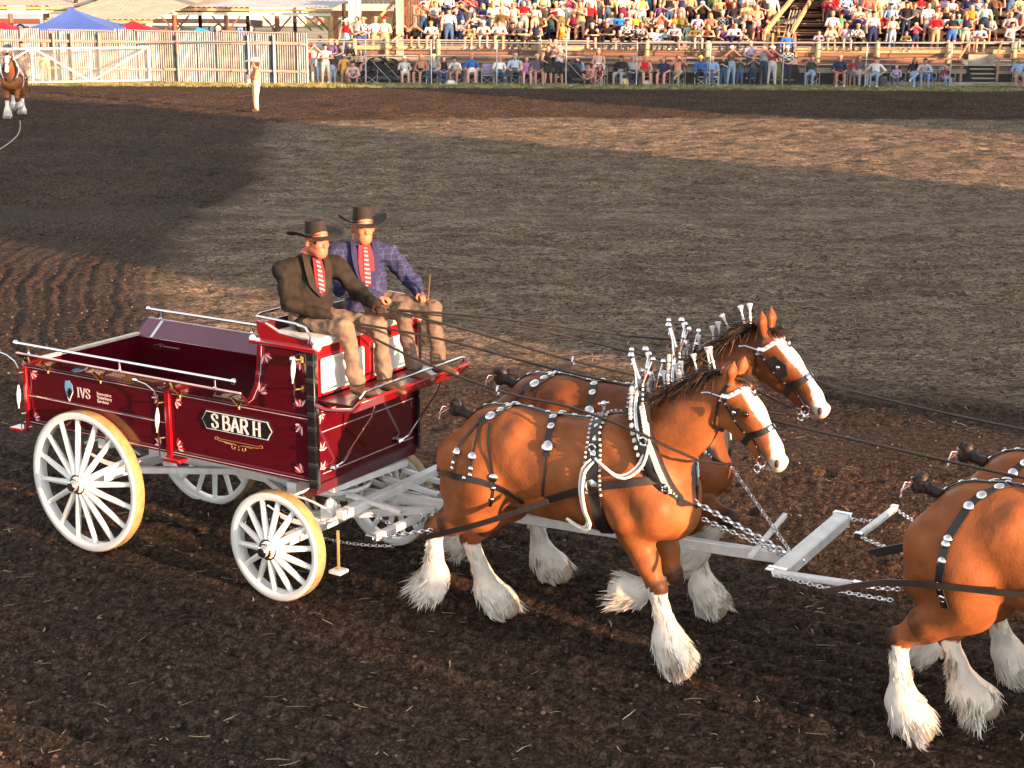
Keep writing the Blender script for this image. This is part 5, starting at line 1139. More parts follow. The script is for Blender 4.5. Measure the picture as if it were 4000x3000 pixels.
    for s_ in (-1, 1):
        H_ = [];
        for t in np.linspace(-.04, .93, 16):
            a, w_, z = ringpt(max(t, 0.03)); H_.append(tr([(a - .015 - .0 * t, .6 + s_ * (w_ + .058), z + .04 + (.1 if t < 0 else 0))])[0])
        q = MB().tube(H_, .017, 8); hm = q.build('hame', NIC, root, smooth=60)
        q = MB()
        for p in resamp(H_, .030): q.ball(tuple(p + np.array([-.035, s_ * .010, -.012])), .021, 6)
        for p in resamp(H_, .028)[:26]: q.ball(tuple(p + np.array([.05, s_ * .004, .02])), .0115, 6)
        o = q.build('hame_beading', BEAD, hm, off=OFF[root.name]); o['kind'] = 'stuff'
        top = np.array(H_[0]); q = MB().tube([tuple(top), tuple(top + (-.02, -s_ * .012, .11)), tuple(top + (-.055, -s_ * .015, .20))], [.017, .013, .010], 8); q.ball(tuple(top + (-.06, -s_ * .015, .225)), .026, 8); q.build('hame_top', NIC, root)
        # strap from the top of the hame down across the collar
        i = 6; q = torus(MB(), tuple(np.array(H_[i]) + (.05, s_ * .03, 0)), (0, 1, .1), .030, .009); q.build('rein_terret', NIC, root)
        q = MB().ribbon([tuple(np.array(H_[2]) + (.05, s_ * .0, .03)), tuple(np.array(H_[6]) + (.075, s_ * .01, 0)), tuple(np.array(H_[10]) + (.08, s_ * .012, 0)), tuple(np.array(H_[14]) + (.05, s_ * .02, 0))], (0, s_, .2), .036, .014); q.build('collar_facing', BEAD, root)
        q = MB(); c = np.array(H_[13])
        for k in range(7): q.lathe([(0, .03), (.012, .026), (.018, .001)], tuple(c + (.02 + .03 * math.cos(k), s_ * .02, .035 * math.sin(k * 1.7))), (0, s_, 0), 8)
        q.bar(tuple(c + (-.17, s_ * .03, -.035)), tuple(c + (.03, s_ * .03, 0)), .02, .045); q.build('hame_draft_plate', NIC, root)
    q = MB()
    for (x, zz, dx, dy) in ((5.17, 2.18, -.05, 0), (5.20, 2.16, .02, .03), (5.22, 2.14, .05, -.03), (5.30, 2.12, .03, .03)):
        p = np.array(tr([(x, .6 + dy, zz)])[0]); q.tube([tuple(p), tuple(p + (dx, 0, .12)), tuple(p + (dx * 1.4, 0, .19))], [.012, .018, .010], 6); q.ball(tuple(p + (dx * 1.4, 0, .205)), .020, 8); q.ball(tuple(p + (dx, 0, .10)), .024, 8)
    o = q.build('collar_crest_ornament', NIC, root); o['kind'] = 'stuff'
    q = MB(); p = np.array(tr([(5.56, .6, 1.27)])[0])
    q.ribbon([tuple(p + (.02, -.17, .10)), tuple(p + (.09, 0, .0)), tuple(p + (.02, .17, .10))], (1, 0, -.2), .06, .016); q.ribbon([tuple(p + (.05, 0, .0)), tuple(p + (.0, 0, -.14)), tuple(p + (-.2, 0, -.26)), tuple(p + (-.5, 0, -.32))], (1, 0, -.5), .05, .014); q.build('breast_strap', LEA, root)
    # bridle
    Pp = head
    def hs(t, v, la, s_): x, z = hp(t, v); return (x, bc + s_ * la, z)
    BR = empty('bridle', (0, 0, 0)); BR.parent = root; OFF[BR.name] = OFF[root.name]
    for s_ in (-1, 1):
        for nm, pts, w_, m_ in (('brow_band', [hs(.08, -.06, .12, s_), hs(.10, .05, .12, s_), hs(.12, .15, .0, s_)], .030, BEAD), ('cheek_strap', [hs(.04, -.03, .12, s_), hs(.35, -.06, .11, s_), hs(.62, -.06, .1, s_), hs(.84, -.055, .08, s_)], .020, LEA),
                                ('nose_band', [hs(.60, -.13, .05, s_), hs(.58, -.05, .11, s_), hs(.60, .05, .1, s_), hs(.61, .13, .0, s_)], .045, LEA), ('throat_latch', [hs(-.02, .06, .08, s_), hs(.05, -.06, .12, s_), hs(.22, -.19, .1, s_), hs(.27, -.24, .0, s_)], .018, LEA), ('crown_piece', [hs(-.05, .09, .0, s_), hs(-.01, .04, .1, s_), hs(.07, -.02, .13, s_)], .026, LEA)):
            s, P, G = strap(pts, w_, nm, m_, .007, .004, BR)
            if nm == 'brow_band': beads(P, G, .013, s)
            if nm == 'cheek_strap': studs(P, G, (.2, .4, .6, .8), .009, s)
            if nm == 'nose_band': studs(P, G, (.97,), .024, s, flat=.25)
        p, g = snap(B, [hs(.08, -.02, .13, s_)], .012); q = MB().ball(tuple(p[0]), .034, 10, (1, .6, 1)); q.tube([tuple(p[0] + (-.0, 0, 0)), tuple(p[0] + (-.11, s_ * .03, .03)), tuple(p[0] + (-.16, s_ * .03, .02))], .008, 6); q.build('bridle_rosette', NIC, BR)
        p, g = snap(B, [hs(.36, .055, .13, s_)], .0); c = p[0]; x1, z1 = hp(.20, -.02); x2, z2 = hp(.44, -.03); x3, z3 = hp(.47, .045); x4, z4 = hp(.38, .085); x5, z5 = hp(.22, .06); yb = bc + s_ * .135
        if head.get('edge'): x2, z2 = hp(.31, -.03); x3, z3 = hp(.32, .03); x4, z4 = hp(.27, .06)      # set back, the eye shows in front of it
        q = MB().prism([(x1, z1), (x2, z2), (x3, z3), (x4, z4), (x5, z5)] if not head.get('edge') else [(x1, z1), (x2, z2), (x3, z3), (x4, z4)], (0, yb, 0), (1, 0, 0), (0, 0, 1), .008)
        bl = q.build('blinker', LEA, BR, smooth=None); x, z = hp(.34 if not head.get('edge') else .27, .02 if not head.get('edge') else .0)
        q = MB().ball((x, yb + s_ * .008, z), .016, 8, (1, .4, 1)); q.build('stud', NIC, bl, off=OFF[root.name])
        p, g = snap(B, [hs(.86, -.075, .07, s_)], .012); q = torus(MB(), tuple(p[0]), (.1, 1, 0), .036, .007); torus(q, tuple(p[0] + (-.03, s_ * .006, -.055)), (.1, 1, 0), .026, .006); q.tube([tuple(p[0]), tuple(p[0] + (-.03, s_ * .004, -.09))], .006, 6); q.build('bit_ring', NIC, BR)
        p, g = snap(B, [hs(.345, .05, .15, s_)], -.006); MB().ball(tuple(p[0]), .021, 10).build('eye', EYE, root)
        p, g = snap(B, [hs(.955, .035, .12, s_)], -.004); MB().ball(tuple(p[0] + (0, -s_ * .010, 0)), .024, 10, (.8, .8, 1.25)).build('nostril', NOST, root)
        Mp, Mg = snap(B, [hs(.985, -.030, .05, s_), hs(.95, -.038, .07, s_), hs(.90, -.042, .08, s_), hs(.85, -.040, .09, s_)], .001); MB().tube([tuple(q_) for q_ in Mp], [.003, .005, .005, .003], 6).build('mouth_line', NOST, root)
    p, g = snap(B, [hs(.22, .16, 0, 1)], .004); q = MB().ball(tuple(p[0]), .03, 8, (.35, .7, 1.3)); q.build('face_drop', NIC, BR)
    # mane: rolled along the crest with loose locks and upright plumes
    crest = []
    n0 = (5.22 + da, 1.86 + dz); P = head['poll']
    for t in np.linspace(0, 1, 14):
        a = n0[0] + (P[0] - .06 - n0[0]) * t; z = n0[1] + (P[1] + .16 - n0[1]) * t + .05 * math.sin(PI * t); crest.append((a, bc, z))
    Cp, Cg = snap(B, crest, .012); it = []
    MB().tube([tuple(p) for p in Cp], [.028] * len(Cp), 8).build('mane_roll', HAIRD, root)
    Cd = resamp(Cp, .012)
    for i in range(900):
        p = Cd[rnd.randrange(len(Cd))]; s_ = -1 if rnd.random() < .62 else 1; up = rnd.random()
        it.append((p + np.array([0, s_ * .02, .01]), (-.35 + rnd.gauss(0, .3), s_ * rnd.uniform(.1, .5), .55 * up), (-.25, s_ * .1, -1.1), rnd.uniform(.10, .26) * (1 if full else .8), 0 if rnd.random() < .62 else 1, rnd.uniform(.003, .007)))
    for i in range(160):    # forelock
        x, z = hp(-.02, .13); it.append(((x, bc + rnd.gauss(0, .03), z), (.5, rnd.gauss(0, .3), .3), (.35, rnd.gauss(0, .1), -1.2), rnd.uniform(.08, .17), 0 if rnd.random() < .7 else 1, .004))
    strands('mane', it, [HAIRD, HAIRB], root)
    for i, t in enumerate((.18, .34, .48, .60, .73, .86, .97)):
        p = Cp[int(t * 13)]; lean = np.array([-.035 + rnd.gauss(0, .015), rnd.gauss(0, .02), .13]); q = MB().tube([tuple(p), tuple(p + lean)], .007, 6)
        q.lathe([(0, .010), (.02, .014), (.045, .024), (.05, .018)], tuple(p + lean), tuple(lean), 10); q.lathe([(-.006, .012), (.004, .016)], tuple(p + lean * .55), tuple(lean), 8); q.build('mane_plume', PLU, root)
    # tail bun with bow
    tp = np.array(tr([(3.575, .6, 1.70)])[0]); it = []
    tb = Blob(.03); tb.cone(tp + (.12, 0, -.02), tp + (.02, 0, .01), .038, .036, 'x'); tb.ball(tp + (.0, 0, .06), .048); tb.ball(tp + (-.02, 0, .0), .050)
    link('tail', blob_mesh('tail', tb, .012, OFF[root.name], disp=lambda V, G: V + (fbm(V[:, 0] * 40, V[:, 1] * 40, V[:, 2] * 14, 3) * .03)[:, None] * np.array([1, 1, .6])), [HAIRD], root)
    for i in range(200): v = np.array([rnd.gauss(0, 1) for _ in range(3)]); v /= np.linalg.norm(v); it.append((tp + (-.01, 0, .035) + v * .04, v + (0, 0, .3), (0, 0, -.5), rnd.uniform(.02, .06), 0, .004))
    strands('tail_hair', it, [HAIRD], root)
    q = MB()
    for s_ in (-1, 1):
        for k in range(3): q.mt(k % 2).ribbon([tuple(tp + (-.05, s_ * .02, .02)), tuple(tp + (-.09 - .01 * k, s_ * .07, .035 - .03 * k)), tuple(tp + (-.10, s_ * .11, -.02 - .02 * k))], (-.6, 0, .8), .018, .003)
    q.build('tail_bow', [PLU, mat('bow_red', (.55, .05, .07), .5)], root)
    for lg in legs: feather(root, lg, bc, B)
    return root, B
H1, B1 = make_horse('bay draft horse right in front of the wagon, nearest the camera, hung with white ropes', .6, 0, 0, HEAD_N, NEAR_LEGS, sd=0, group='four horses pulling the hitch wagon')
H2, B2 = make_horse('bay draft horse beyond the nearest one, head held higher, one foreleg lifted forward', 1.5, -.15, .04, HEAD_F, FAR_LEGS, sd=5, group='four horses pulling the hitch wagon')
H3, B3 = make_horse('nearer of the two front bay horses, cut off by the right picture edge', .6, 3.72, .03, HEAD_L, LEAD_LEGS, full=False, sd=9, group='four horses pulling the hitch wagon')
H4, B4 = make_horse('farther of the two front bay horses, cut off by the right picture edge', 1.5, 3.76, .02, HEAD_LF, LEADF_LEGS, full=False, sd=13, group='four horses pulling the hitch wagon')
for f, l in ((HEAD_L, 3.72), (HEAD_LF, 3.76)): pass
# eveners, singletrees and chains between wheelers and leaders
def chain(q, p, r_, n_=None, link_=.05, rt=.0055, sag=0.):
    p = Vector(p); r_ = Vector(r_); L = (r_ - p).length * (1 + sag); n_ = n_ or max(2, int(L / (link_ * .78))); pts = []
    for i in range(n_ + 1): t = i / n_; c = p.lerp(r_, t); c.z -= sag * L * 4 * t * (1 - t); pts.append(c)
    for i in range(n_):
        c = (pts[i] + pts[i + 1]) / 2; d = (pts[i + 1] - pts[i]).normalized(); u = d.cross(Vector((0, 0, 1))).normalized(); w_ = d.cross(u); v = (u if i % 2 else w_)
        q.tube([c + d * link_ * .5 * math.cos(a) + v * link_ * .27 * math.sin(a) for a in np.linspace(0, 2 * PI, 8, endpoint=False)], rt, 4, closed=True)
    return q
CHN = mat('chrome_chain', (.72, .72, .74), .25, 1., var=.15, scale=30)
q = MB()
def tree_at(nm, a, b, z, w_, ang=0., sec=(.07, .075), lab=None, cat='evener', m_=WHD):
    r0 = team_root(nm, a, b, z, label=lab, cat=cat); dx, dy = math.sin(ang) * w_ / 2, math.cos(ang) * w_ / 2
    p, q_ = (a - dx, b - dy, z), (a + dx, b + dy, z); MB().bar(p, q_, *sec).build('beam', m_, r0, bevel=.012)
    for e_ in (p, q_): MB().box(e_, (sec[0] * 1.15, .05, sec[1] * 1.15)).build('end_band', CHR, r0, bevel=.004)
    return r0, p, q_
dt, d0, d1 = tree_at('lead_doubletree', 6.25, 1.40, .86, 1.42, -.03, (.13, .10), 'long white crossbar lying across the team between the front and rear horses')
s1, e0, e1 = tree_at('lead_singletree', 6.55, .66, .90, .62, 1.40, (.055, .05), 'white bar with chains trailing from the near end of the long white crossbar', 'singletree')
s2, f0, f1 = tree_at('lead_singletree', 6.52, 2.08, .90, .78, .02, (.055, .05), 'white crossbar on chains behind the farther front horse', 'singletree')
chain(MB(), d0, e0).build('chain', CHN, s1, kind='stuff'); chain(MB(), d1, (6.50, 2.08, .90)).build('chain', CHN, s2, kind='stuff')
chain(MB(), e0, (7.2, .45, .95), sag=.02).build('trace_chain', CHN, s1, kind='stuff'); chain(MB(), e1, (7.2, .60, .98), sag=.02).build('trace_chain', CHN, s1, kind='stuff')
chain(MB(), f0, (7.15, 1.22, 1.0), sag=.02).build('trace_chain', CHN, s2, kind='stuff'); chain(MB(), f1, (7.15, 1.78, 1.0), sag=.02).build('trace_chain', CHN, s2, kind='stuff')
q = MB(); chain(q, (5.62, .60, 1.33), (6.20, 1.04, .90), link_=.06, rt=.008); chain(q, (5.70, .62, 1.2), (6.20, 1.03, .88), link_=.05); q.build('pole_chain', CHN, WAG, kind='stuff')
q = MB(); chain(q, (5.50, 1.5, 1.36), (6.22, 1.07, .90), link_=.05); q.build('pole_chain', CHN, WAG, kind='stuff')
part('yoke_bar', MB().bar((6.05, .70, .95), (5.98, 1.52, 1.02), .035, .035), WHD, bevel=.004)
for i, (b0, nm) in enumerate(((.58, 'singletree behind the nearer rear horse'), (1.42, 'singletree behind the farther rear horse'))):
    r0, g0, g1 = tree_at('wheel_singletree', 2.98, b0, .62, .66, .03, (.07, .06), 'short white ' + nm + ', in front of the wagon', 'singletree')
    chain(MB(), g0, (3.55, b0 - .30, .80), link_=.05).build('trace_chain', CHN, r0, kind='stuff'); chain(MB(), g1, (3.55, b0 + .30, .80), link_=.05).build('trace_chain', CHN, r0, kind='stuff')
    chain(MB(), (2.70, b0, .70), (2.96, b0, .63), link_=.05).build('chain', CHN, r0, kind='stuff')
q = MB(); chain(q, (1.6, .62, .42), (2.9, .66, .42), link_=.05, rt=.0045, sag=.05); q.build('safety_chain', CHN, WAG, kind='stuff')
# ---------------------------------------------------------------- the two men on the seat
def cloth(name, col, var=.12, pattern=None, rough=.85):
    m_ = mat(name, col, rough, var=var, scale=14, bump=.5, bscale=14, spec=.2, sheen=.0)
    if pattern:
        n = m_.node_tree.nodes; l = m_.node_tree.links; p = n['Principled BSDF']; src = p.inputs['Base Color'].links[0].from_socket; tc = n.new('ShaderNodeTexCoord'); last = src
        for (axis, freq, width, c, rot) in pattern:
            mp = n.new('ShaderNodeMapping'); mp.inputs['Rotation'].default_value = rot; l.new(tc.outputs['Object'], mp.inputs[0])
            sx = n.new('ShaderNodeSeparateXYZ'); l.new(mp.outputs[0], sx.inputs[0]); mm = n.new('ShaderNodeMath'); mm.operation = 'MULTIPLY'; mm.inputs[1].default_value = freq; l.new(sx.outputs[axis], mm.inputs[0])
            fr = n.new('ShaderNodeMath'); fr.operation = 'FRACT'; l.new(mm.outputs[0], fr.inputs[0]); lt = n.new('ShaderNodeMath'); lt.operation = 'LESS_THAN'; lt.inputs[1].default_value = width; l.new(fr.outputs[0], lt.inputs[0])
            mx = n.new('ShaderNodeMix'); mx.data_type = 'RGBA'; l.new(lt.outputs[0], mx.inputs[0]); l.new(last, mx.inputs[6]); mx.inputs[7].default_value = tuple(lin(c)) + (1,); last = mx.outputs[2]
        l.new(last, p.inputs['Base Color'])
    return m_
SKIN = mat('skin_tanned', (.46, .17, .095), .5, var=.10, scale=22, bump=.04, spec=.4)
SKIN2 = mat('skin_ruddy', (.46, .145, .085), .5, var=.12, scale=22, bump=.04, spec=.4)
HATF = mat('dark_brown_felt', (.016, .010, .007), .85, var=.3, scale=25, bump=.12)
HATB = mat('hat_band', (.05, .026, .012), .5)
BOOT = mat('tan_leather_boot', (.15, .075, .035), .55, var=.3, scale=20, bump=.1)
def folds(s_=8., amp=.011, sd=0):
    def f(V, G):
        a = np.abs(fbm(V[:, 0] * s_ * 1.3 + sd, V[:, 1] * s_ * 1.3, V[:, 2] * s_ * .9 + V[:, 0] * 4, 2)); b = np.abs(fbm(V[:, 0] * s_ * .7 + 7, V[:, 1] * s_ * .7 + sd, V[:, 2] * s_ * 1.6, 2))
        return V + G * ((.12 - a) * amp * 2.2 + (.10 - b) * amp * 3.2)[:, None]
    return f
def cowboy_hat(root, c, f, brim=.20, crown=.125, r=(.105, .088), tilt=0., m_=HATF, curl=.07, nm='cowboy_hat'):
    """c centre of the head opening, f forward unit (2D)"""
    f = np.array((f[0], f[1], 0.)); s = np.array((-f[1], f[0], 0.)); u = np.array((0, 0, 1.)) ; u = u + f * tilt; u /= np.linalg.norm(u); f2 = f - u * (f @ u); f2 /= np.linalg.norm(f2)
    c = np.array(c, float); N = 36; rows = []
    prof = [('b', 1.0), ('b', .78), ('b', .55), ('b', .3), ('b', .0), ('c', .0), ('c', .3), ('c', .65), ('c', .88), ('c', 1.0), ('t', .75), ('t', .45), ('t', .1)]
    for k, t in prof:
        row = []
        for i in range(N):
            a = 2 * PI * i / N; ca, sa = math.cos(a), math.sin(a)
            if k == 'b':
                rx = r[0] + (brim * .98 - r[0] + .02) * t; ry = r[1] + (brim * .92 - r[1]) * t; z = curl * (abs(sa) ** 2.2) * t ** 1.7 - .018 * abs(ca) ** 3 * t ** 2 + .004
                ry *= 1 - .10 * t * abs(sa) ** 3
            elif k == 'c': sc = 1 - .10 * t; rx, ry = r[0] * sc, r[1] * sc * (1 - .05 * t); z = crown * (t + (.06 * t * abs(ca) if 1 else 0))
            else: rx, ry = r[0] * .9 * t, r[1] * .85 * t; z = crown * (1.03 - .30 * (1 - t) * (1 - .35 * ca * ca))
            row.append(c + f2 * rx * ca + s * ry * sa + u * z)
        rows.append(row)
    q = MB(); n = len(rows); q.add([p for rw in rows for p in rw], [(i * N + j, i * N + (j + 1) % N, (i + 1) * N + (j + 1) % N, (i + 1) * N + j) for i in range(n - 1) for j in range(N)] + [tuple((n - 1) * N + j for j in range(N))])
    o = q.build(nm, m_, root, smooth=60); md = o.modifiers.new('thick', 'SOLIDIFY'); md.thickness = .005; md.offset = -1
    q = MB(); q.tube([c + f2 * r[0] * 1.01 * math.cos(2 * PI * j / 24) + s * r[1] * 1.01 * math.sin(2 * PI * j / 24) + u * .016 for j in range(24)], .007, 5, closed=True); q.build('hat_band', HATB, o, off=OFF[root.name])
    return o
def head_prims(B, c, f, sc=1., look=0.):
    """c: head centre, f: forward (2D unit)"""
    f = np.array((f[0], f[1], 0.)); s = np.array((-f[1], f[0], 0.)); u = np.array((0, 0, 1.)); c = np.array(c, float)
    def p(x, y, z): return c + (f * x + s * y + u * z) * sc
    B.cone(p(-.022, 0, .035), p(.02, 0, .04), .092 * sc, .088 * sc, 'skin', (tuple(s), .86), .03); B.cone(p(.02, 0, .0), p(.045, 0, -.06), .080 * sc, .064 * sc, 'skin', (tuple(s), .95), .03)
    B.ball(p(.062, 0, -.095), .034 * sc, 'skin', None, .03); B.cone(p(.0, -.045, -.06), p(.05, -.02, -.085), .03 * sc, .028 * sc, 'skin', None, .03); B.cone(p(.0, .045, -.06), p(.05, .02, -.085), .03 * sc, .028 * sc, 'skin', None, .03)
    B.cone(p(.092, 0, .015), p(.112, 0, -.025), .009 * sc, .016 * sc, 'skin', None, .012); B.cone(p(.088, -.03, .025), p(.088, .03, .025), .014 * sc, .014 * sc, 'skin', None, .015)
    for y in (-1, 1): B.ball(p(.075, y * .035, -.025), .024 * sc, 'skin', None, .02); B.cone(p(.0, y * .082, .012), p(-.008, y * .086, -.022), .022 * sc, .016 * sc, 'skin', (tuple(f), .7), .008)
    B.cone(p(.086, -.022, -.058), p(.086, .022, -.058), .011 * sc, .011 * sc, 'lip', None, .010); B.cone(p(.083, -.018, -.072), p(.083, .018, -.072), .011 * sc, .011 * sc, 'lip', None, .010)
    return p
def hand_prims(B, w_, d, palm_n, curl=1., tg='skin'):
    """w_: wrist, d: direction of the palm, palm_n: side the fingers curl to"""
    w_ = np.array(w_, float); d = np.array(d, float); d /= np.linalg.norm(d); n = np.array(palm_n, float); n -= d * (n @ d); n /= np.linalg.norm(n); s = np.cross(d, n)
    B.cone(w_ + d * .02, w_ + d * .075, .028, .032, tg, (tuple(n), .55), .02)
    for i, (o, L) in enumerate(((-.030, .060), (-.010, .070), (.011, .066), (.030, .050))):
        a = w_ + d * .085 + s * o; b = a + (d * .8 + n * .5 * curl) * L * .5; c = b + (d * (.6 - .9 * curl) + n * .8 * curl + d * .2 * (1 - curl)) * L * .38; e_ = c + (-d * .8 * curl + n * (.2 * curl) + d * (1 - curl)) * L * .32
        B.cone(a, b, .0105, .0098, tg, None, .007); B.cone(b, c, .0098, .009, tg, None, .006); B.cone(c, e_, .009, .008, tg, None, .006)
    a = w_ + d * .030 - s * .030; b = a - s * .022 + d * .028 + n * .012; c = b + d * .020 + n * .022 + s * .008; B.cone(a, b, .014, .0115, tg, None, .012); B.cone(b, c, .0115, .0095, tg, None, .008)
def man(label, P, cols, group=None, gloves=None, glasses=False, hat=None):
    root = team_root('person', P['hip'][0], P['hip'][1], P['hip'][2] - .08, label=label, cat='person', group=group); off = OFF[root.name]
    f = np.array(P['face']); f = f / np.linalg.norm(f); hc_ = np.array(P['head'])
    fb = np.array(P['chestdir']); fb = fb / np.linalg.norm(fb); sb = np.array((-fb[1], fb[0], 0.)); fb3 = np.array((fb[0], fb[1], 0.))
    hip, nk = np.array(P['hip']), np.array(P['neck']); sh = [np.array(P['shR']), np.array(P['shL'])]; el = [np.array(P['elR']), np.array(P['elL'])]; hd = [np.array(P['haR']), np.array(P['haL'])]
    B = Blob(.03); head_prims(B, hc_, f, 1.02)
    B.cone(hc_ + (0, 0, -.04) - np.array((f[0], f[1], 0)) * .02, nk, .052, .062, 'skin', None, .03); B.cone(nk, hip, .09, .12, 'skin', (tuple(fb3), .7), .04)
    for i in (0, 1):
        B.cone(nk + (0, 0, -.06), sh[i], .045, .04, 'skin'); B.cone(sh[i], el[i], .04, .036, 'skin'); B.cone(el[i], hd[i], .038, .026, 'skin')
        d = hd[i] - el[i]; d /= np.linalg.norm(d)
        if not gloves: hand_prims(B, hd[i], d + np.array((0, 0, .25)) if i else d, P.get('pn', (0, 0, -1)), .95)
    for k in (('hip', 'knR', 'foR', -1), ('hip', 'knL', 'foL', 1)):
        a = hip + sb * .09 * k[3]; kn = np.array(P[k[1]]); fo = np.array(P[k[2]]); B.cone(a, kn, .055, .034, 'skin'); B.cone(kn, fo, .034, .028, 'skin')
    lipm = mat('lips', (.27, .07, .05), .5)
    link('body', blob_mesh('person_body', B, .0068, off, {'skin': 0, 'lip': 1}), [cols['skin'], lipm], root)
    # jacket
    J = Blob(.05); up = np.array((0, 0, 1.))
    J.cone(hip + up * .02, hip + (nk - hip) * .35, .175, .17, 'j', (tuple(fb3), .88), .06); J.cone(hip + (nk - hip) * .35, nk - up * .16, .17, .175, 'j', (tuple(fb3), .80), .07)
    for i, s_ in ((0, -1), (1, 1)):
        J.cone(nk - up * .055, sh[i] - up * .012, .092, .088, 'j', (tuple(fb3), .9), .06); J.cone(sh[i] - up * .02, el[i], .088, .070, 'j', None, .035); d = hd[i] - el[i]; J.cone(el[i], hd[i] - d * .03, .070, .052, 'j', None, .03)
        J.cone(hip + up * .02, hip + sb * s_ * .12 + fb3 * .10 - up * .04, .12, .085, 'j', None, .05)
    J.cone(hip - fb3 * .06, hip - fb3 * .09 - up * .06, .13, .12, 'j', (tuple(fb3), .6), .05)
    V0 = .52
    link('jacket', blob_mesh('jacket', J, .0105, off, None, disp=folds(9, .020, hip[1] * 7)), [cols['jacket']], root)
    def front(pts, w_, nm, m_, off_, th=.004):
        Pp = resamp([tuple(nk + fb3 * a + sb * b_ + up * c_) for a, b_, c_ in pts], .02); Pp, G = snap(J, Pp, off_)
        ww = np.interp(np.linspace(0, 1, len(Pp)), np.linspace(0, 1, len(w_)), w_) if hasattr(w_, '__len__') else w_
        q = MB(); q.ribbon([tuple(p) for p in Pp], [tuple(fb3 * .9 + up * .3)] * len(Pp), ww, th); return q.build(nm, m_, root, smooth=50)
    L = P.get('open', .36)
    front([(.10, 0, .01), (.17, 0, -.10), (.19, 0, -.2), (.2, 0, -L)], [x_ * P.get('sw', 1) for x_ in (.10, .135, .125, .02)], 'shirt_front', cols['shirt'], .010, .006)
    front([(.10, 0, -.02), (.17, 0, -.12), (.19, 0, -.22), (.2, 0, -L + .04)], [.032, .038, .052, .048], 'necktie', cols['tie'], .020, .006)
    for s_ in (-1, 1):
        front([(.02, s_ * .075, .02), (.11, s_ * .085, -.07), (.17, s_ * .075, -.19), (.2, s_ * .01, -L)], [.03, .062, .06, .015], 'lapel', cols['lapel'], .015, .007)
    q = Blob(.02)
    q.cone(nk + (0, 0, -.01), nk + (0, 0, .045), .070, .062, 'c'); link('shirt_collar', blob_mesh('collar', q, .009, off), [cols['shirt']], root)
    # trousers and boots
    T = Blob(.05); T.cone(hip - sb * .07 - up * .01, hip + sb * .07 - up * .01, .125, .125, 't', None, .05)
    for kk, fk, s_ in (('knR', 'foR', -1), ('knL', 'foL', 1)):
        kn, fo = np.array(P[kk]), np.array(P[fk]); T.cone(hip + sb * .09 * s_, kn, .105, .070, 't', None, .05); T.cone(kn, fo + up * .04, .072, .058, 't', None, .03); T.cone(fo + (kn - fo) * .25, fo + up * .030, .060, .072, 't', None, .03)
    link('trousers', blob_mesh('trousers', T, .0105, off, None, disp=folds(10, .020, 3)), [cols['trousers']], root)
    for fk in ('foR', 'foL'):
        fo = np.array(P[fk]); td = np.array(P.get('toe', (.95, -.2, 0.))); Z = Blob(.02); Z.cone(fo + up * .05, fo - up * .02, .052, .052, 'b'); Z.cone(fo + (0, 0, -.03), fo + td * .12 + (0, 0, -.04), .05, .05, 'b', ((0, 0, 1), .8)); Z.cone(fo + td * .12 + (0, 0, -.04), fo + td * .22 + (0, 0, -.045), .05, .034, 'b', ((0, 0, 1), .75))
        link('boot', blob_mesh('boot', Z, .009, off), [cols['boot']], root)
    if gloves:
        for i in (0, 1):
            Gb = Blob(.02); d = hd[i] - el[i]; d /= np.linalg.norm(d); Gb.cone(hd[i] - d * .03, hd[i] + d * .02, .034, .030, 'g'); hand_prims(Gb, hd[i], d, P.get('pn', (0, 0, -1)), .95, 'g')
            link('glove', blob_mesh('glove', Gb, .0062, off), [gloves], root)
    f3 = np.array((f[0], f[1], 0.)); s3 = np.array((-f[1], f[0], 0.))
    if glasses:
        q = MB()
        for a0, a1 in ((-.92, -.06), (.06, .92)):
            A_ = np.linspace(a0, a1, 7); q.ribbon([tuple(hc_ + f3 * (.004 + .098 * math.cos(t)) + s3 * .088 * math.sin(t) + (0, 0, .004)) for t in A_], [tuple(f3 * math.cos(t) + s3 * math.sin(t)) for t in A_], [.016, .030, .034, .034, .034, .032, .022] if a0 > 0 else [.022, .032, .034, .034, .034, .030, .016], .004)
        for s_ in (-1, 1): q.tube([tuple(hc_ + f3 * .066 + s3 * s_ * .074 + (0, 0, .012)), tuple(hc_ - f3 * .01 + s3 * s_ * .088 + (0, 0, .014))], .003, 5)
        q.tube([tuple(hc_ + f3 * .104 + s3 * -.012 + (0, 0, .012)), tuple(hc_ + f3 * .104 + s3 * .012 + (0, 0, .012))], .003, 5); q.build('sunglasses', mat('dark_lens', (.012, .008, .008), .1, coat=1.), root)
    else:
        for s_ in (-1, 1): MB().ball(tuple(hc_ + f3 * .078 + s3 * s_ * .032 + (0, 0, .000)), .0100, 8).build('eye', mat('person_eye', (.05, .03, .025), .2), root)
    for s_ in (-1, 1): q = MB(); q.tube([tuple(hc_ + f3 * .094 + s3 * s_ * .014 + (0, 0, .030)), tuple(hc_ + f3 * .090 + s3 * s_ * .034 + (0, 0, .036)), tuple(hc_ + f3 * .074 + s3 * s_ * .054 + (0, 0, .030))], [.004, .005, .003], 5); q.build('eyebrow', cols['hair'], root)
    hb = Blob(.02); hb.cone(hc_ - f3 * .04 + (0, 0, .05), hc_ - f3 * .05 + (0, 0, -.02), .078, .06, 'h', (tuple(s3), .98)); link('hair', blob_mesh('hair', hb, .01, off), [cols['hair']], root)
    cowboy_hat(root, hc_ + (0, 0, .045) - f3 * .005, f, **(hat or {}))
    return root, J
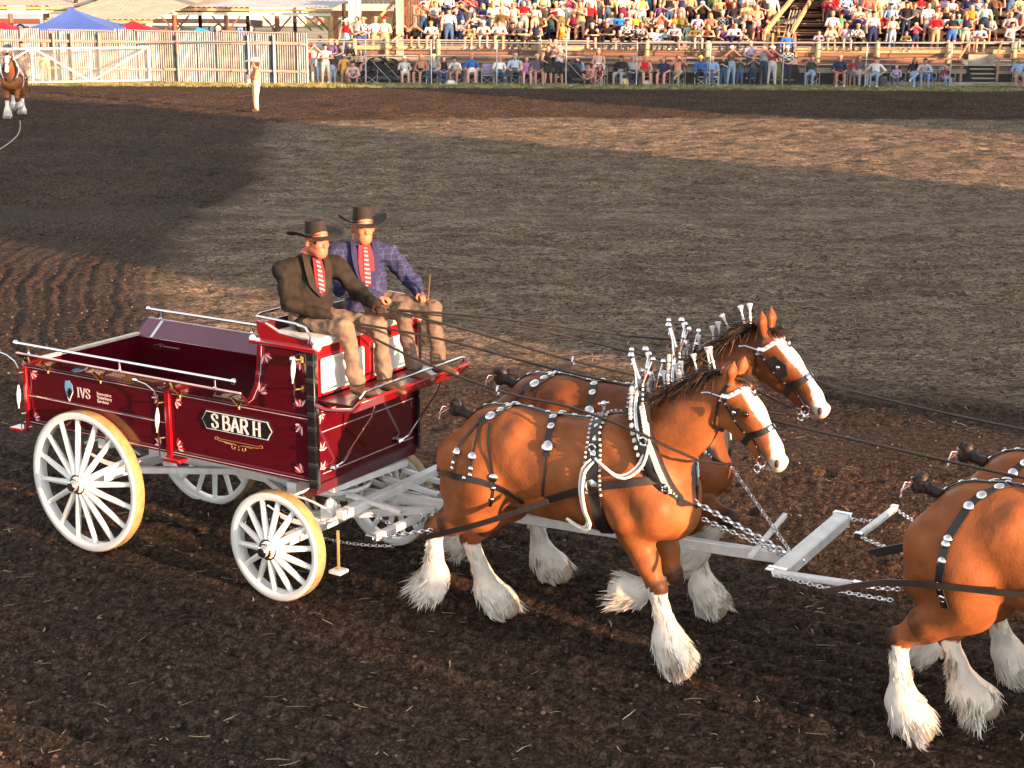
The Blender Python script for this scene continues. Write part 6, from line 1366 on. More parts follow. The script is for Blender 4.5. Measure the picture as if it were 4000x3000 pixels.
M1, J1 = man('man in dark olive-brown jacket and dark cowboy hat holding the reins, seated nearer the camera', dict(sw=.72, open=.30, hip=(2.22, .50, 2.31), neck=(2.20, .52, 2.80), head=(2.28, .51, 2.935), face=(.96, -.28), chestdir=(.93, -.36), shR=(2.10, .32, 2.73), shL=(2.34, .68, 2.73), elR=(2.20, .24, 2.46), elL=(2.50, .76, 2.50), haR=(2.50, .36, 2.37), haL=(2.74, .66, 2.44),
    knR=(2.66, .37, 2.30), knL=(2.80, .62, 2.29), foR=(2.74, .40, 1.83), foL=(2.86, .62, 1.83)),
    dict(skin=SKIN2, jacket=cloth('olive_brown_jacket', (.020, .016, .012), .25), lapel=cloth('olive_lapel', (.026, .020, .014), .2), shirt=cloth('dark_red_shirt', (.19, .02, .028)), tie=cloth('striped_tie', (.45, .04, .06), pattern=[(2, 34, .42, (.50, .25, .27), (.7, .5, .3))]), trousers=cloth('khaki_trousers', (.19, .135, .10), .25), boot=BOOT, hair=HAIRB), 'two men riding on the wagon seat', gloves=cloth('brown_gloves', (.035, .018, .012), rough=.6), glasses=True, hat=dict(brim=.25, crown=.12, tilt=-.04, curl=.05))
M2, J2 = man('man in blue plaid jacket, maroon shirt and dark cowboy hat, seated farther from the camera', dict(hip=(2.28, 1.17, 2.32), neck=(2.24, 1.15, 2.82), head=(2.27, 1.14, 2.96), face=(.80, -.6), chestdir=(.80, -.6), shR=(2.10, .98, 2.75), shL=(2.40, 1.32, 2.75), elR=(2.22, .90, 2.48), elL=(2.56, 1.42, 2.50), haR=(2.50, 1.02, 2.42), haL=(2.70, 1.34, 2.42),
    knR=(2.72, 1.06, 2.31), knL=(2.84, 1.34, 2.31), foR=(2.82, 1.08, 1.83), foL=(2.88, 1.34, 1.83)),
    dict(skin=SKIN, jacket=cloth('blue_plaid_jacket', (.028, .031, .085), .15, [(2, 22, .14, (.055, .058, .13), (0, 0, 0)), (0, 22, .14, (.055, .058, .13), (0, 0, 0)), (1, 16, .10, (.02, .02, .06), (0, 0, 0))]), lapel=cloth('blue_lapel', (.026, .028, .078)), shirt=cloth('maroon_shirt', (.27, .03, .042)), tie=cloth('striped_tie', 0), trousers=cloth('taupe_trousers', (.14, .10, .078), .25), boot=BOOT, hair=HAIRB), 'two men riding on the wagon seat', hat=dict(brim=.235, crown=.135, tilt=-.02, curl=.07))
q = MB().tube([(2.80, 1.30, 2.36), (2.82, 1.30, 2.44), (2.84, 1.295, 2.60)], [.010, .009, .007], 8); o = q.build('stick', mat('whip_wood', (.12, .06, .03), .5), team_root('driving_stick', 2.82, 1.30, 2.36, label='short dark stick held upright in the fist of the man in the blue jacket', cat='stick'))
# reins
def rein(label, pts, w_=.020):
    P = resamp(pts, .15); r0 = team_root('driving_rein', *pts[0], label=label, cat='rein', group='long leather reins of the team'); q = MB().tube([tuple(p) for p in P], [w_ * .5] * len(P), 6); q.build('rein_strap', LEB, r0); return r0
def ringon(r0, p): torus(MB(), p, (1, .3, 0), .032, .008).build('rein_ring', NIC, r0)
hR, hL = (2.60, .40, 2.34), (2.86, .66, 2.42)
r1 = rein("lowest rein, from the near driver's right hand to the nearest horse's bit", [hR, (3.3, .42, 2.12), (4.1, .44, 1.96), (4.72, .40, 1.94), (5.36, .30, 1.86), (5.75, .42, 1.70), (6.10, .52, 1.70)])
ringon(r1, (4.05, .44, 1.965))
r2 = rein("rein from the near driver's left hand to the farther rear horse's bit", [hL, (3.6, .85, 2.28), (4.3, 1.05, 2.12), (5.1, 1.28, 1.98), (5.6, 1.36, 1.86), (5.98, 1.42, 1.84)])
ringon(r2, (4.35, 1.06, 2.11))
r3 = rein('long rein running between the rear horses to the nearer front horse', [hR, (3.4, .62, 2.25), (4.3, .80, 2.10), (5.3, .84, 2.02), (6.3, .80, 1.95), (7.6, .62, 1.92), (8.9, .44, 1.90), (9.8, .5, 1.74)])
r4 = rein('long black rein passing behind the nearest horse head to the farther front horse', [hL, (3.6, 1.0, 2.38), (4.6, 1.5, 2.26), (5.4, 1.85, 2.20), (6.1, 1.62, 2.08), (7.2, 1.45, 2.02), (8.8, 1.36, 1.95), (9.8, 1.42, 1.80)])
r5 = rein('thin rein slanting from the seat to the farther rear horse back', [hL, (3.8, 1.3, 2.26), (4.6, 1.75, 2.05), (5.2, 1.82, 1.98), (5.95, 1.62, 1.84)], .015)
# ---------------------------------------------------------------- spectators
PAL = dict(white=(.78, .76, .72), cream=(.72, .62, .44), black=(.018, .016, .018), navy=(.02, .028, .09), blue=(.04, .12, .38), light_blue=(.26, .42, .66), bright_blue=(.02, .22, .70), pale_blue=(.42, .52, .64), red=(.55, .01, .018), dark_red=(.20, .012, .02), maroon=(.16, .015, .04), pink=(.62, .24, .26), hot_pink=(.62, .06, .14), pale_pink=(.66, .42, .38), coral=(.64, .13, .10), salmon=(.60, .26, .17),
           orange=(.70, .20, .02), yellow=(.72, .50, .10), pale_yellow=(.72, .64, .30), lime=(.50, .66, .05), olive=(.14, .13, .05), olive_brown=(.13, .085, .035), green=(.10, .25, .11), dark_green=(.03, .07, .045), mint=(.26, .48, .40), teal=(.05, .36, .40), grey=(.30, .30, .31), light_grey=(.50, .50, .50), dark_grey=(.08, .08, .09), purple=(.15, .08, .24), mauve=(.36, .16, .30), lavender=(.42, .34, .52), tan=(.42, .28, .15), khaki=(.40, .30, .18), brown=(.12, .06, .035), jeans=(.05, .10, .20), light_jeans=(.22, .32, .44), dark_jeans=(.02, .035, .07), straw=(.60, .46, .22), gold=(.66, .34, .06), skin=(.56, .28, .19), blond=(.42, .27, .10), ginger=(.40, .14, .04), brown_hair=(.07, .035, .018), black_hair=(.015, .012, .012), grey_hair=(.45, .43, .40))
def pm(c):
    if c == 'skin': return SKN[rnd.randrange(3)]
    return mat('cloth_' + c, PAL[c], .85, var=.14, scale=5, spec=.15)
SKN = [mat('skin_a', (.58, .27, .19), .55, var=.08), mat('skin_b', (.64, .31, .23), .55, var=.08), mat('skin_c', (.44, .20, .13), .55, var=.08)]
PLD = {}
def plaid(a, b):
    if (a, b) not in PLD:
        m_ = mat('plaid_%s_%s' % (a, b), PAL[a], .85, var=.05); n = m_.node_tree.nodes; l = m_.node_tree.links; tc = n.new('ShaderNodeTexCoord'); ck = n.new('ShaderNodeTexChecker'); ck.inputs['Scale'].default_value = 13; l.new(tc.outputs['Object'], ck.inputs[0]); ck.inputs[1].default_value = PAL[a] + (1,); ck.inputs[2].default_value = PAL[b] + (1,); l.new(ck.outputs[0], n['Principled BSDF'].inputs['Base Color']); PLD[(a, b)] = m_
    return PLD[(a, b)]
ARMS = {  # elbow, hand for x>0 side; (mirrored) - metres for a 1.75 m adult, facing -Y
    'down': ((.27, .02, 1.13), (.27, -.08, .88)), 'cross': ((.27, -.05, 1.14), (-.05, -.20, 1.16)), 'up': ((.31, -.14, 1.34), (.09, -.17, 1.56)), 'belly': ((.27, -.02, 1.12), (.06, -.22, 1.02)), 'hip': ((.38, .05, 1.16), (.20, -.02, .98)), 'clap': ((.26, -.10, 1.14), (.03, -.30, 1.30)), 'high': ((.40, -.05, 1.62), (.36, -.12, 1.90))}
def spect(pose, long_, hm):
    """one continuous body; slots: 0 skin 1 shirt 2 trouser 3 shin 4 hair 5 shoe 6 upper arm 7 forearm"""
    st, am = pose.split('.')[0], pose.split('.')[1]; B = Blob(.045); F1 = (0, 1, 0)
    if st == 'stand': hp_, nk, hc = np.array((0, .0, .93)), np.array((0, .02, 1.47)), np.array((0, -.01, 1.62)); kn = [(s * .11, -.02, .50) for s in (-1, 1)]; ft = [(s * .13, 0, .08) for s in (-1, 1)]
    elif st == 'sit': hp_, nk, hc = np.array((0, .05, .56)), np.array((0, .05, 1.06)), np.array((0, .0, 1.21)); kn = [(s * .14, -.40, .55) for s in (-1, 1)]; ft = [(s * .14, -.42, .08) for s in (-1, 1)]
    elif st == 'cross': hp_, nk, hc = np.array((0, .05, .56)), np.array((0, .08, 1.06)), np.array((0, .02, 1.21)); kn = [(-.10, -.40, .55), (.02, -.42, .66)]; ft = [(-.10, -.42, .08), (-.30, -.50, .36)]
    elif st == 'lean': hp_, nk, hc = np.array((0, .10, .56)), np.array((0, -.16, 1.00)), np.array((0, -.27, 1.12)); kn = [(s * .15, -.36, .55) for s in (-1, 1)]; ft = [(s * .15, -.38, .08) for s in (-1, 1)]
    else: hp_, nk, hc = np.array((0, .12, .34)), np.array((0, -.12, .78)), np.array((0, -.22, .90)); kn = [(s * .18, -.28, .50) for s in (-1, 1)]; ft = [(s * .15, -.08, .07) for s in (-1, 1)]
    d = nk - np.array((0, .02, 1.47)); ch = hp_ + (nk - hp_) * .62
    B.cone(hp_, hp_ + (nk - hp_) * .3, .150, .135, 'p', (F1, .78)); B.cone(hp_ + (nk - hp_) * .22, ch, .140, .150, 's', (F1, .72)); B.cone(nk + (-.09, 0, -.07), nk + (.09, 0, -.07), .085, .085, 's', (F1, .85))
    B.cone(nk + (0, 0, -.02), hc + (0, 0, -.05), .052, .052, 'k', None, .02); B.cone(hc + (0, 0, .03), hc + (0, -.02, -.06), .100, .072, 'k', ((1, 0, 0), .85), .02); B.ball(hc + (0, -.105, -.02), .020, 'k', None, .02)
    B.cone(hc + (0, .025, .05), hc + (0, .055, -.01), .098, .085, 'h', ((1, 0, 0), .95), .01)
    if long_: B.cone(hc + (0, .06, 0), nk + (0, .07, -.12), .090, .075, 'h', ((0, 1, 0), .7), .02); B.cone(hc + (-.08, .02, 0), nk + (-.09, -.0, -.06), .035, .03, 'h', None, .02); B.cone(hc + (.08, .02, 0), nk + (.09, -.0, -.06), .035, .03, 'h', None, .02)
    for i, s in enumerate((-1, 1)):
        e_, h_ = [np.array(q) for q in ARMS[am if am != 'high' or s > 0 else 'belly']]; m_ = np.array((s, 1, 1)); sh = nk + np.array((s * .19, 0, -.07)); e_ = e_ * m_ + d; h_ = h_ * m_ + d
        if st == 'lean' and am == 'belly': e_ = nk + (s * .28, -.05, -.30); h_ = nk + (s * .05, -.30, -.30)
        if st in ('sit', 'cross') and am == 'down': e_ = nk + (s * .27, -.02, -.32); h_ = nk + (s * .13, -.30, -.42)
        B.cone(sh, e_, .060, .048, 'u', None, .03); B.cone(e_, h_, .045, .032, 'f', None, .02); B.cone(h_, h_ + (h_ - e_) / np.linalg.norm(h_ - e_) * .07, .036, .030, 'k', None, .02)
        hj = hp_ + (s * .09, 0, -.02); k_ = np.array(kn[i]); f_ = np.array(ft[i]); B.cone(hj, hj + (k_ - hj) * .8, .100, .074, 'p', None, .04); B.cone(k_, f_, .062, .044, 'q', None, .03); B.cone(f_ + (0, .02, -.02), f_ + (0, -.13, -.03), .042, .034, 'b', None, .02)
    me = blob_mesh('spectator_body', B, .026, (0, 0, 0), dict(k=0, s=1, p=2, q=3, h=4, b=5, u=6, f=7)); return me, hc
_SP = {}
def body_mesh(pose, long_):
    if (pose, long_) not in _SP:
        me, hc = spect(pose, long_, None)
        for i in range(8): me.materials.append(SKN[0])
        _SP[(pose, long_)] = (me, hc)
    return _SP[(pose, long_)]
def cap_mesh():
    q = MB(); n = 12; v = []
    for z, r in ((0, .112), (.05, .108), (.09, .075), (.11, .01)):
        v += [(r * .92 * math.cos(2 * PI * k / n), r * math.sin(2 * PI * k / n), z) for k in range(n)]
    q.add(v, [(i * n + k, i * n + (k + 1) % n, (i + 1) * n + (k + 1) % n, (i + 1) * n + k) for i in range(3) for k in range(n)]); q.add([(-.08, -.09, .012), (.08, -.09, .012), (.06, -.20, .0), (-.06, -.20, .0)], [(0, 1, 2, 3)])
    me = q.mesh('cap', (0, 0, 0), 40); me.materials.append(SKN[0]); return me
CAP = cap_mesh()
_tr = empty('tmp_root', (0, 0, 0)); OFF[_tr.name] = (0, 0, 0); _o = cowboy_hat(_tr, (0, 0, 0), (0, -1), brim=.20, crown=.12, nm='wide_hat'); COWB = _o.data.copy(); COWB.materials.clear(); COWB.materials.append(SKN[0])
_o2 = cowboy_hat(_tr, (0, 0, 0), (0, -1), brim=.17, crown=.09, curl=-.01, nm='sun_hat'); SUNH = _o2.data.copy(); SUNH.materials.clear(); SUNH.materials.append(SKN[0])
for o in [c for h in (_o, _o2) for c in list(h.children)] + [_o, _o2, _tr]: D.objects.remove(o)
NAMES = dict(light_jeans='pale jeans', dark_jeans='dark jeans', jeans='blue jeans')
LAB = {}
def person(px, row, pose, who, shirt, pants, hat=None, hair='brown_hair', extra=None, sleeve='short', dx=0, sc=None, z=None, Y=None, turn=0.):
    """one spectator"""
    if Y is None:
        if row == 'g': Y, z0 = 75.05, .0
        elif row == 'f': Y, z0 = 75.55, .28
        else: Y, z0 = RY + RD * row - .12, RZ + RH * row + .03
    else: z0 = 0
    if z is not None: z0 = z
    kid = who in ('boy', 'girl', 'child'); s = sc or (.74 if kid else (.96 if who == 'woman' else 1.02)) * rnd.uniform(.97, 1.04)
    X = at(px, 1500, Y)
    d_ = _F + _r * ((px - 2000) / 6273); py = 120; q = at(px, 180 if row in ('g', 'f') else 130 - 20 * (row if isinstance(row, int) else 0), Y)
    o = D.objects.new('person', None); me, hc = body_mesh(pose, who in ('woman', 'girl') and hat is None or who == 'woman' and rnd.random() < .5)
    o = D.objects.new('person', None); COL.objects.link(o); o.location = (q.x, Y, z0); o.rotation_euler = (0, 0, R(turn + rnd.uniform(-22, 14))); w_ = s * rnd.uniform(1.06, 1.24); o.scale = (w_, w_, s); o.empty_display_size = .2
    b = D.objects.new('body', me); COL.objects.link(b); b.parent = o
    garment = {'s': 'shirt'}; sm = plaid(*shirt[6:].split('/')) if shirt.startswith('plaid:') else pm(shirt); sk = pm('skin'); bare = pants.startswith('short_') or pants.startswith('skirt_'); pc_ = pants.split('_', 1)[1] if bare else pants; pmm = pm(pc_)
    tank = sleeve == 'tank'; lng = sleeve == 'long'
    for i, m_ in enumerate((sk, sm, pmm, sk if bare else pmm, pm(hair), pm(rnd.choice(('brown', 'black', 'white', 'grey'))), sk if tank else sm, sm if lng else sk)):
        b.material_slots[i].link = 'OBJECT'; b.material_slots[i].material = m_
    if hat:
        hk, hcol = hat.split(':'); hm = {'cap': CAP, 'cowboy': COWB, 'sun': SUNH}[hk]; h = D.objects.new({'cap': 'cap', 'cowboy': 'cowboy_hat', 'sun': 'sun_hat'}[hk], hm); COL.objects.link(h); h.parent = o; h.location = Vector(tuple(hc)) + Vector((0, 0, .055)); h.scale = (.95, .95, .95); h.material_slots[0].link = 'OBJECT'; h.material_slots[0].material = pm(hcol); h.rotation_euler = (R(-4), 0, 0)
    st = pose.split('.')[0]; pos = {'stand': 'standing', 'sit': 'seated', 'cross': 'seated', 'lean': 'leaning', 'squat': 'squatting'}[st]; cn = lambda c: c.replace('_', ' ')
    g_ = 'tank top' if tank else ('dress' if pants == 'skirt_' + shirt else ('shirt' if lng else 'tee'))
    sh = ('%s and %s plaid' % tuple(cn(c) for c in shirt[6:].split('/')) if shirt.startswith('plaid:') else cn(shirt)) + ' ' + g_
    pw = '' if g_ == 'dress' else (cn(pc_) + (' skirt' if pants.startswith('skirt') else ' shorts') if bare else NAMES.get(pants, cn(pants) + ' trousers'))
    ht = '%s %s' % (cn(hat.split(':')[1]), {'cap': 'cap', 'cowboy': 'cowboy hat', 'sun': 'sun hat'}[hat.split(':')[0]]) if hat else ''
    o['label'] = ''; o['category'] = 'person'; o['group'] = 'spectators along the fence' if row in ('g', 'f') else ('spectators in the grandstand' if isinstance(row, int) else 'people beyond the fence')
    LAB[o] = dict(who=who, sh=sh, pw=pw, ht=ht, pos=pos, row=row, px=px, hr=cn(hair) if 'hair' not in hair else hair.replace('_', ' '), extra=extra); return o
def finish_labels():
    def loc(px):
        for a, t in ((1500, 'left end'), (1800, 'by the left column'), (2150, 'left part'), (2420, 'left of the tall pole'), (2620, 'right of the tall pole'), (2850, 'middle part'), (3010, 'left of the stairs'), (3150, 'on the stairs'), (3420, 'right of the stairs'), (3740, 'right part'), (3900, 'by the right aisle'), (9000, 'right edge')):
            if px < a: return t
    def rw(r): return {'g': 'by the fence', 'f': 'behind the fence', 0: 'front row', 1: 'second row', 2: 'third row', 3: 'fourth row', 4: 'fifth row', 5: 'sixth row'}.get(r, '')
    def mk(d, lv):
        w = [d['who'], 'in', d['sh']]
        if lv == 0: w += ([d['extra']] if d['extra'] else []) + (['and', d['ht']] if d['ht'] and not d['extra'] else []) + [d['pos'], rw(d['row'])]
        if lv == 1: w += (['and', d['ht']] if d['ht'] else ['and', d['pw']] if d['pw'] else []) + [d['pos'], rw(d['row']), loc(d['px'])]
        if lv >= 2: w += [rw(d['row']), loc(d['px']), 'beside ' + d['nb']]
        return ' '.join(' '.join(w).split())
    os_ = list(LAB); 
    for o in os_:
        c = [(abs(LAB[p]['px'] - LAB[o]['px']), i) for i, p in enumerate(os_) if p is not o and LAB[p]['row'] == LAB[o]['row']]; LAB[o]['nb'] = LAB[os_[min(c)[1]]]['sh'] if c else 'the gate'
    lab = {o: mk(LAB[o], 0) for o in os_}
    for lv in (1, 2):
        cnt = {}
        for v in lab.values(): cnt[v] = cnt.get(v, 0) + 1
        for o in os_:
            if cnt[lab[o]] > 1: lab[o] = mk(LAB[o], lv)
    seen = {}
    for o in os_: seen.setdefault(lab[o], []).append(o)
    for v, l in seen.items():
        if len(l) > 1:
            l.sort(key=lambda o: LAB[o]['px'])
            for i, o in enumerate(l): lab[o] = ' '.join((v.split(' beside')[0] + (', left' if i == 0 else ', right' if i == len(l) - 1 else ', middle') + ' one of %d alike' % len(l)).split())
    for o in os_: o['label'] = ' '.join(lab[o].split()[:16])
P_ = '''1352 g1 stand.down woman red light_jeans cowboy:white tank
1394 g1 stand.belly man grey jeans - short
1420 g1 stand.belly man plaid:red/white jeans cowboy:tan short
1466 g1 stand.down man pale_blue khaki cowboy:tan long
1501 g1 stand.belly man cream khaki cap:red short
1479 g2 stand.belly man lime jeans cap:lime short
1565 0 cross.up woman black short_black sun:tan tank
1609 1 stand.belly man pale_pink short_grey sun:straw short
1619 0 lean.up woman black short_black - tank
1655 1 stand.up woman salmon jeans cap:black short
1632 2 stand.cross man navy khaki cap:dark_grey short
1651 3 stand.down man pale_yellow jeans - short
1697 2 stand.down man pale_yellow khaki - short
1700 1 stand.belly man grey short_dark_grey cap:olive short
1687 0 lean.belly man white short_grey cap:orange short
1729 1 stand.down boy red short_khaki cap:dark_red short
1753 0 stand.down man white jeans cowboy:black short
1749 2 stand.belly man light_grey jeans - long
1752 3 stand.belly man white jeans cap:white short
1784 2 sit.down man black black - short
1806 0 stand.clap boy white jeans cap:white short
1799 1 stand.up woman navy jeans cap:black tank
1815 2 stand.up woman pink khaki - tank
1781 1 sit.belly man grey navy cap:white short
1845 2 stand.clap woman hot_pink short_white - short
1853 0 stand.hip woman plaid:black/white black - tank
1836 0 lean.belly woman tan khaki - tank
1886 1 stand.cross woman navy light_jeans - short
1924 1 stand.belly woman plaid:light_grey/grey grey - short
1936 2 stand.down man pale_yellow khaki - long
1959 0 stand.down man olive_brown khaki cap:tan short
1920 1 sit.belly woman pale_pink black cap:black tank
1889 0 lean.belly man light_grey grey cap:white short
1949 0 lean.belly man white khaki cap:brown short
1851 0 lean.belly child pale_yellow khaki cap:pale_yellow short
1981 2 stand.belly woman white short_red - short
2007 1 stand.belly woman cream short_grey cowboy:tan tank
2046 1 stand.cross man red grey - short
2031 0 lean.belly man dark_grey black - short
1999 0 lean.belly man black black cap:black short
2088 1 stand.cross woman cream pale_yellow cowboy:white short
2050 0 lean.belly child pale_pink khaki cap:white tank
2092 0 cross.belly woman navy black cap:pink tank
2135 3 stand.down man grey light_jeans - long
2110 1 sit.belly woman brown short_black - tank
2153 1 cross.up woman dark_green dark_jeans cap:black short
2190 1 stand.up man white short_olive cap:white short
2222 2 stand.up woman hot_pink short_white cap:grey tank
2241 1 sit.belly woman maroon short_black - tank
2267 1 stand.clap man tan short_khaki - tank
2267 3 stand.belly man pale_pink khaki - short
2196 0 stand.down child yellow short_orange - tank
2208 0 lean.belly child light_blue short_grey cap:white short
2302 2 stand.down man white olive - short
2369 2 stand.cross woman black short_jeans - tank
2332 2 stand.down woman dark_grey short_black - tank
2330 1 squat.belly child tan brown - short
2341 0 sit.belly man navy black cap:light_blue short
2316 0 lean.belly woman black short_black cap:grey tank
2363 0 lean.belly man black black - short
2389 1 sit.belly woman white black - short
2419 1 lean.belly man bright_blue navy - short
2431 2 stand.down man cream maroon - short
2456 1 sit.belly man plaid:pink/white navy cap:cream short
2403 0 lean.belly boy black short_navy - short
2450 0 sit.belly man plaid:black/white black cap:dark_red short
2420 0 lean.belly child pink short_grey - tank
2482 1 sit.belly woman gold black cap:yellow short
2494 0 lean.belly boy navy short_navy cap:white short
2507 2 stand.belly woman yellow white - tank
2529 3 stand.down man light_blue jeans - short
2506 0 sit.belly woman plaid:black/grey black - short
2543 1 sit.belly man plaid:black/grey black - short
2531 1 sit.down child orange khaki - short
2576 2 stand.down girl purple skirt_purple - short
2580 1 sit.up woman coral cream - tank
2545 0 sit.belly boy white black - long
2566 0 sit.belly boy light_blue navy - long
2598 0 sit.belly boy plaid:white/green black - long
2637 0 lean.belly man pale_blue black - short
2612 2 stand.belly woman black skirt_jeans - tank
2635 1 sit.belly woman orange black - tank
2661 2 stand.down woman navy short_pink - tank
2657 1 sit.down man olive brown - long
2653 0 sit.belly child white short_grey cap:white short
2692 2 stand.down man tan black - long
2688 0 stand.down girl mint skirt_mint - short
2720 0 sit.down man white grey - short
2712 0 lean.belly woman olive olive - short
2741 2 sit.up man black black cap:white short
2773 1 sit.belly woman coral black - tank
2762 0 lean.belly woman brown black - tank
2808 2 stand.belly woman tan brown cap:dark_red short
2863 1 stand.belly man black dark_jeans - short
2848 2 stand.down woman dark_red navy - short
2879 2 sit.belly child mint grey cap:cream short
2920 2 stand.clap man grey navy cap:pale_yellow short
2954 1 stand.belly woman salmon short_pink - short
2820 1 sit.belly man plaid:grey/black grey cap:light_grey short
2826 0 lean.high woman purple navy - tank
2865 0 lean.belly man plaid:light_blue/white navy - short
2924 0 stand.up woman black black - tank
2912 0 sit.belly child plaid:black/white black - short
2895 3 stand.down man blue jeans - short
2985 2 stand.belly man black black - short
2995 1 sit.down child navy pink - short
3012 2 stand.down man light_grey khaki - long
3250 1 sit.belly man white short_navy - short
3284 1 stand.down boy green short_khaki cap:red short
3300 2 stand.belly man plaid:blue/white short_navy - short
3199 0 lean.belly boy lavender blue - short
3244 0 lean.belly woman cream short_white cap:white short
3305 0 sit.down woman lavender grey - tank
3345 0 lean.belly man plaid:black/white black cap:tan long
3320 1 sit.down child navy grey cap:white short
3352 1 stand.clap woman pale_pink short_navy - tank
3386 1 stand.hip girl mauve short_grey - tank
3408 0 stand.down man plaid:pink/white navy cap:black short
3388 2 stand.belly man coral grey - short
3438 1 sit.belly man dark_red black cap:grey short
3477 1 stand.belly man light_blue grey cap:black short
3480 2 stand.hip man light_blue khaki - short
3486 0 stand.cross woman cream light_jeans - tank
3537 1 stand.belly man black dark_jeans cap:black short
3567 1 stand.down man dark_grey black cap:olive short
3537 0 lean.belly boy olive navy cap:purple short
3577 0 stand.up boy hot_pink short_navy cap:white short
3654 0 stand.belly man red short_khaki cap:white short
3622 1 stand.down man white short_grey - short
3692 1 stand.belly woman black short_black - tank
3717 0 stand.cross woman black short_blue sun:tan short
3743 1 stand.belly boy teal short_teal cap:cream short
3772 0 stand.belly woman navy short_cream cap:orange tank
3790 1 stand.belly woman orange short_brown - tank
3843 1 stand.down man mint dark_jeans - short
3827 0 lean.belly man pale_blue khaki cap:grey short
3794 0 sit.belly girl grey short_brown - tank
3878 2 stand.down man brown black - short
3957 2 sit.up woman navy short_tan - tank
3945 1 sit.belly man grey navy sun:gold short
3953 0 sit.high man grey grey cap:black short
3990 1 sit.belly woman maroon black - short
3987 2 sit.belly woman light_blue navy - short
1207 g stand.down woman red short_brown cap:dark_red tank
1225 g stand.up man grey jeans cap:pink short
1269 g stand.cross man light_grey short_plaid cap:black short
1291 f stand.belly woman purple black - short
1316 f stand.belly woman black jeans - tank
1365 f2 sit.belly boy black khaki - long
1297 g stand.down child black light_jeans - long
1343 g stand.down child gold skirt_gold cap:cream short
1376 g squat.belly man pale_pink short_grey cap:black short
1410 f sit.down woman pale_pink skirt_black - short
1579 g sit.down woman light_grey short_white cap:white short
1644 g sit.belly woman salmon short_black cap:tan tank
1693 g cross.down man grey jeans cap:white short
1734 g sit.belly woman black jeans - tank
1783 g lean.belly man white short_tan cap:black short
1842 g sit.belly man blue short_white cap:tan short
1951 g sit.down woman white jeans cap:tan short
2011 g cross.belly man pale_blue dark_grey cap:grey short
2057 g sit.down woman mauve short_mauve - tank
2098 g sit.belly man dark_grey short_dark_grey - short
2142 g stand.high man black short_black - tank
2185 g stand.up woman light_grey skirt_black cap:grey short
2150 f stand.up man plaid:navy/yellow navy - short
2168 f stand.down man lavender dark_jeans - short
2339 f sit.belly woman pale_pink short_white - tank
2262 f squat.down woman light_blue grey - short
2301 g squat.belly man pink short_grey cap:black short
2348 g sit.belly girl maroon short_maroon - tank
2427 g sit.belly man black grey cap:black long
2473 g sit.belly woman grey dark_jeans cap:grey tank
2522 g sit.down man red short_olive cap:gold tank
2594 g sit.down woman navy skirt_navy - short
2651 g cross.up man salmon khaki - tank
2738 g cross.belly man blue black cap:lime long
2783 g sit.belly man light_blue jeans - short
2828 g stand.clap boy black jeans cowboy:straw short
2859 g stand.up man brown light_jeans cowboy:white short
2894 g stand.up child dark_grey jeans cowboy:straw short
2932 f stand.belly man lavender jeans cap:white short
2944 g stand.up child dark_grey dark_jeans cowboy:straw short
2985 g stand.up man grey dark_jeans - tank
3019 g stand.up man plaid:red/dark_red light_grey cap:white short
3046 g stand.down child olive olive - short
3076 g stand.belly man plaid:white/black dark_jeans cowboy:white short
3074 f2 stand.down woman blue black - long
3174 g sit.up man dark_green light_jeans cap:dark_grey short
3285 g sit.belly man navy short_maroon cap:tan short
3337 g stand.hip boy red short_grey - short
3360 g sit.belly man dark_grey grey - short
3426 g sit.hip man white light_jeans cap:dark_red short
3508 g sit.belly child lavender jeans - short
3579 g cross.belly woman black light_blue - short
3614 g lean.belly man light_grey light_jeans cap:dark_grey short
3701 g sit.belly child maroon light_jeans - short
3988 g sit.down man light_blue short_grey - short'''
PAL['plaid'] = (.4, .4, .4)
HR = dict(man=['brown_hair', 'black_hair', 'grey_hair', 'brown_hair'], woman=['blond', 'brown_hair', 'ginger', 'black_hair', 'blond'], boy=['blond', 'brown_hair'], girl=['blond', 'brown_hair'], child=['blond', 'ginger', 'brown_hair'])
for ln in P_.split('\n'):
    a = ln.split(); row = a[1]; kw = {}
    if row == 'g1': kw = dict(Y=76.6, z=1.15); row = 'x'
    elif row == 'g2': kw = dict(Y=78.4, z=1.1); row = 'x'
    elif row == 'f2': kw = dict(Y=75.9, z=.75); row = 'f'
    elif row.isdigit(): row = int(row)
    if a[0] in ('2196',): kw = dict(Y=76.55, z=1.48)
    person(float(a[0]), row, a[2], a[3], a[4], a[5], None if a[6] == '-' else a[6], rnd.choice(HR[a[3]]), None, a[7], **kw)
# seats filled above: rows whose heads reach the top edge of the picture
fill_c = ['white', 'black', 'red', 'navy', 'grey', 'pale_pink', 'light_blue', 'tan', 'green', 'cream', 'dark_grey', 'coral', 'blue', 'pale_yellow', 'maroon', 'lavender']
used = {}
for r_, lo in ((1, 1600), (2, 1600), (3, 1600), (4, 1600)):
    px = lo + 20
    while px < 4000:
        if not (2990 < px < 3200 or 3868 < px < 3935) and all(abs(LAB[o]['px'] - px) > (26 if r_ > 2 else 23) for o in LAB if LAB[o]['row'] == r_) and len(LAB) < 296:
            w_ = rnd.choice(('man', 'woman', 'man', 'woman', 'boy')); person(px, r_, rnd.choice(('stand.down', 'stand.cross', 'sit.belly', 'stand.belly', 'sit.down', 'stand.clap')), w_, rnd.choice(fill_c), rnd.choice(('jeans', 'short_khaki', 'dark_jeans', 'short_grey', 'black')), rnd.choice((None, None, 'cap:black', 'cap:white', 'cowboy:straw', 'cap:red')), rnd.choice(HR[w_]), None, rnd.choice(('short', 'short', 'tank', 'long')))
        px += rnd.uniform(34, 60)
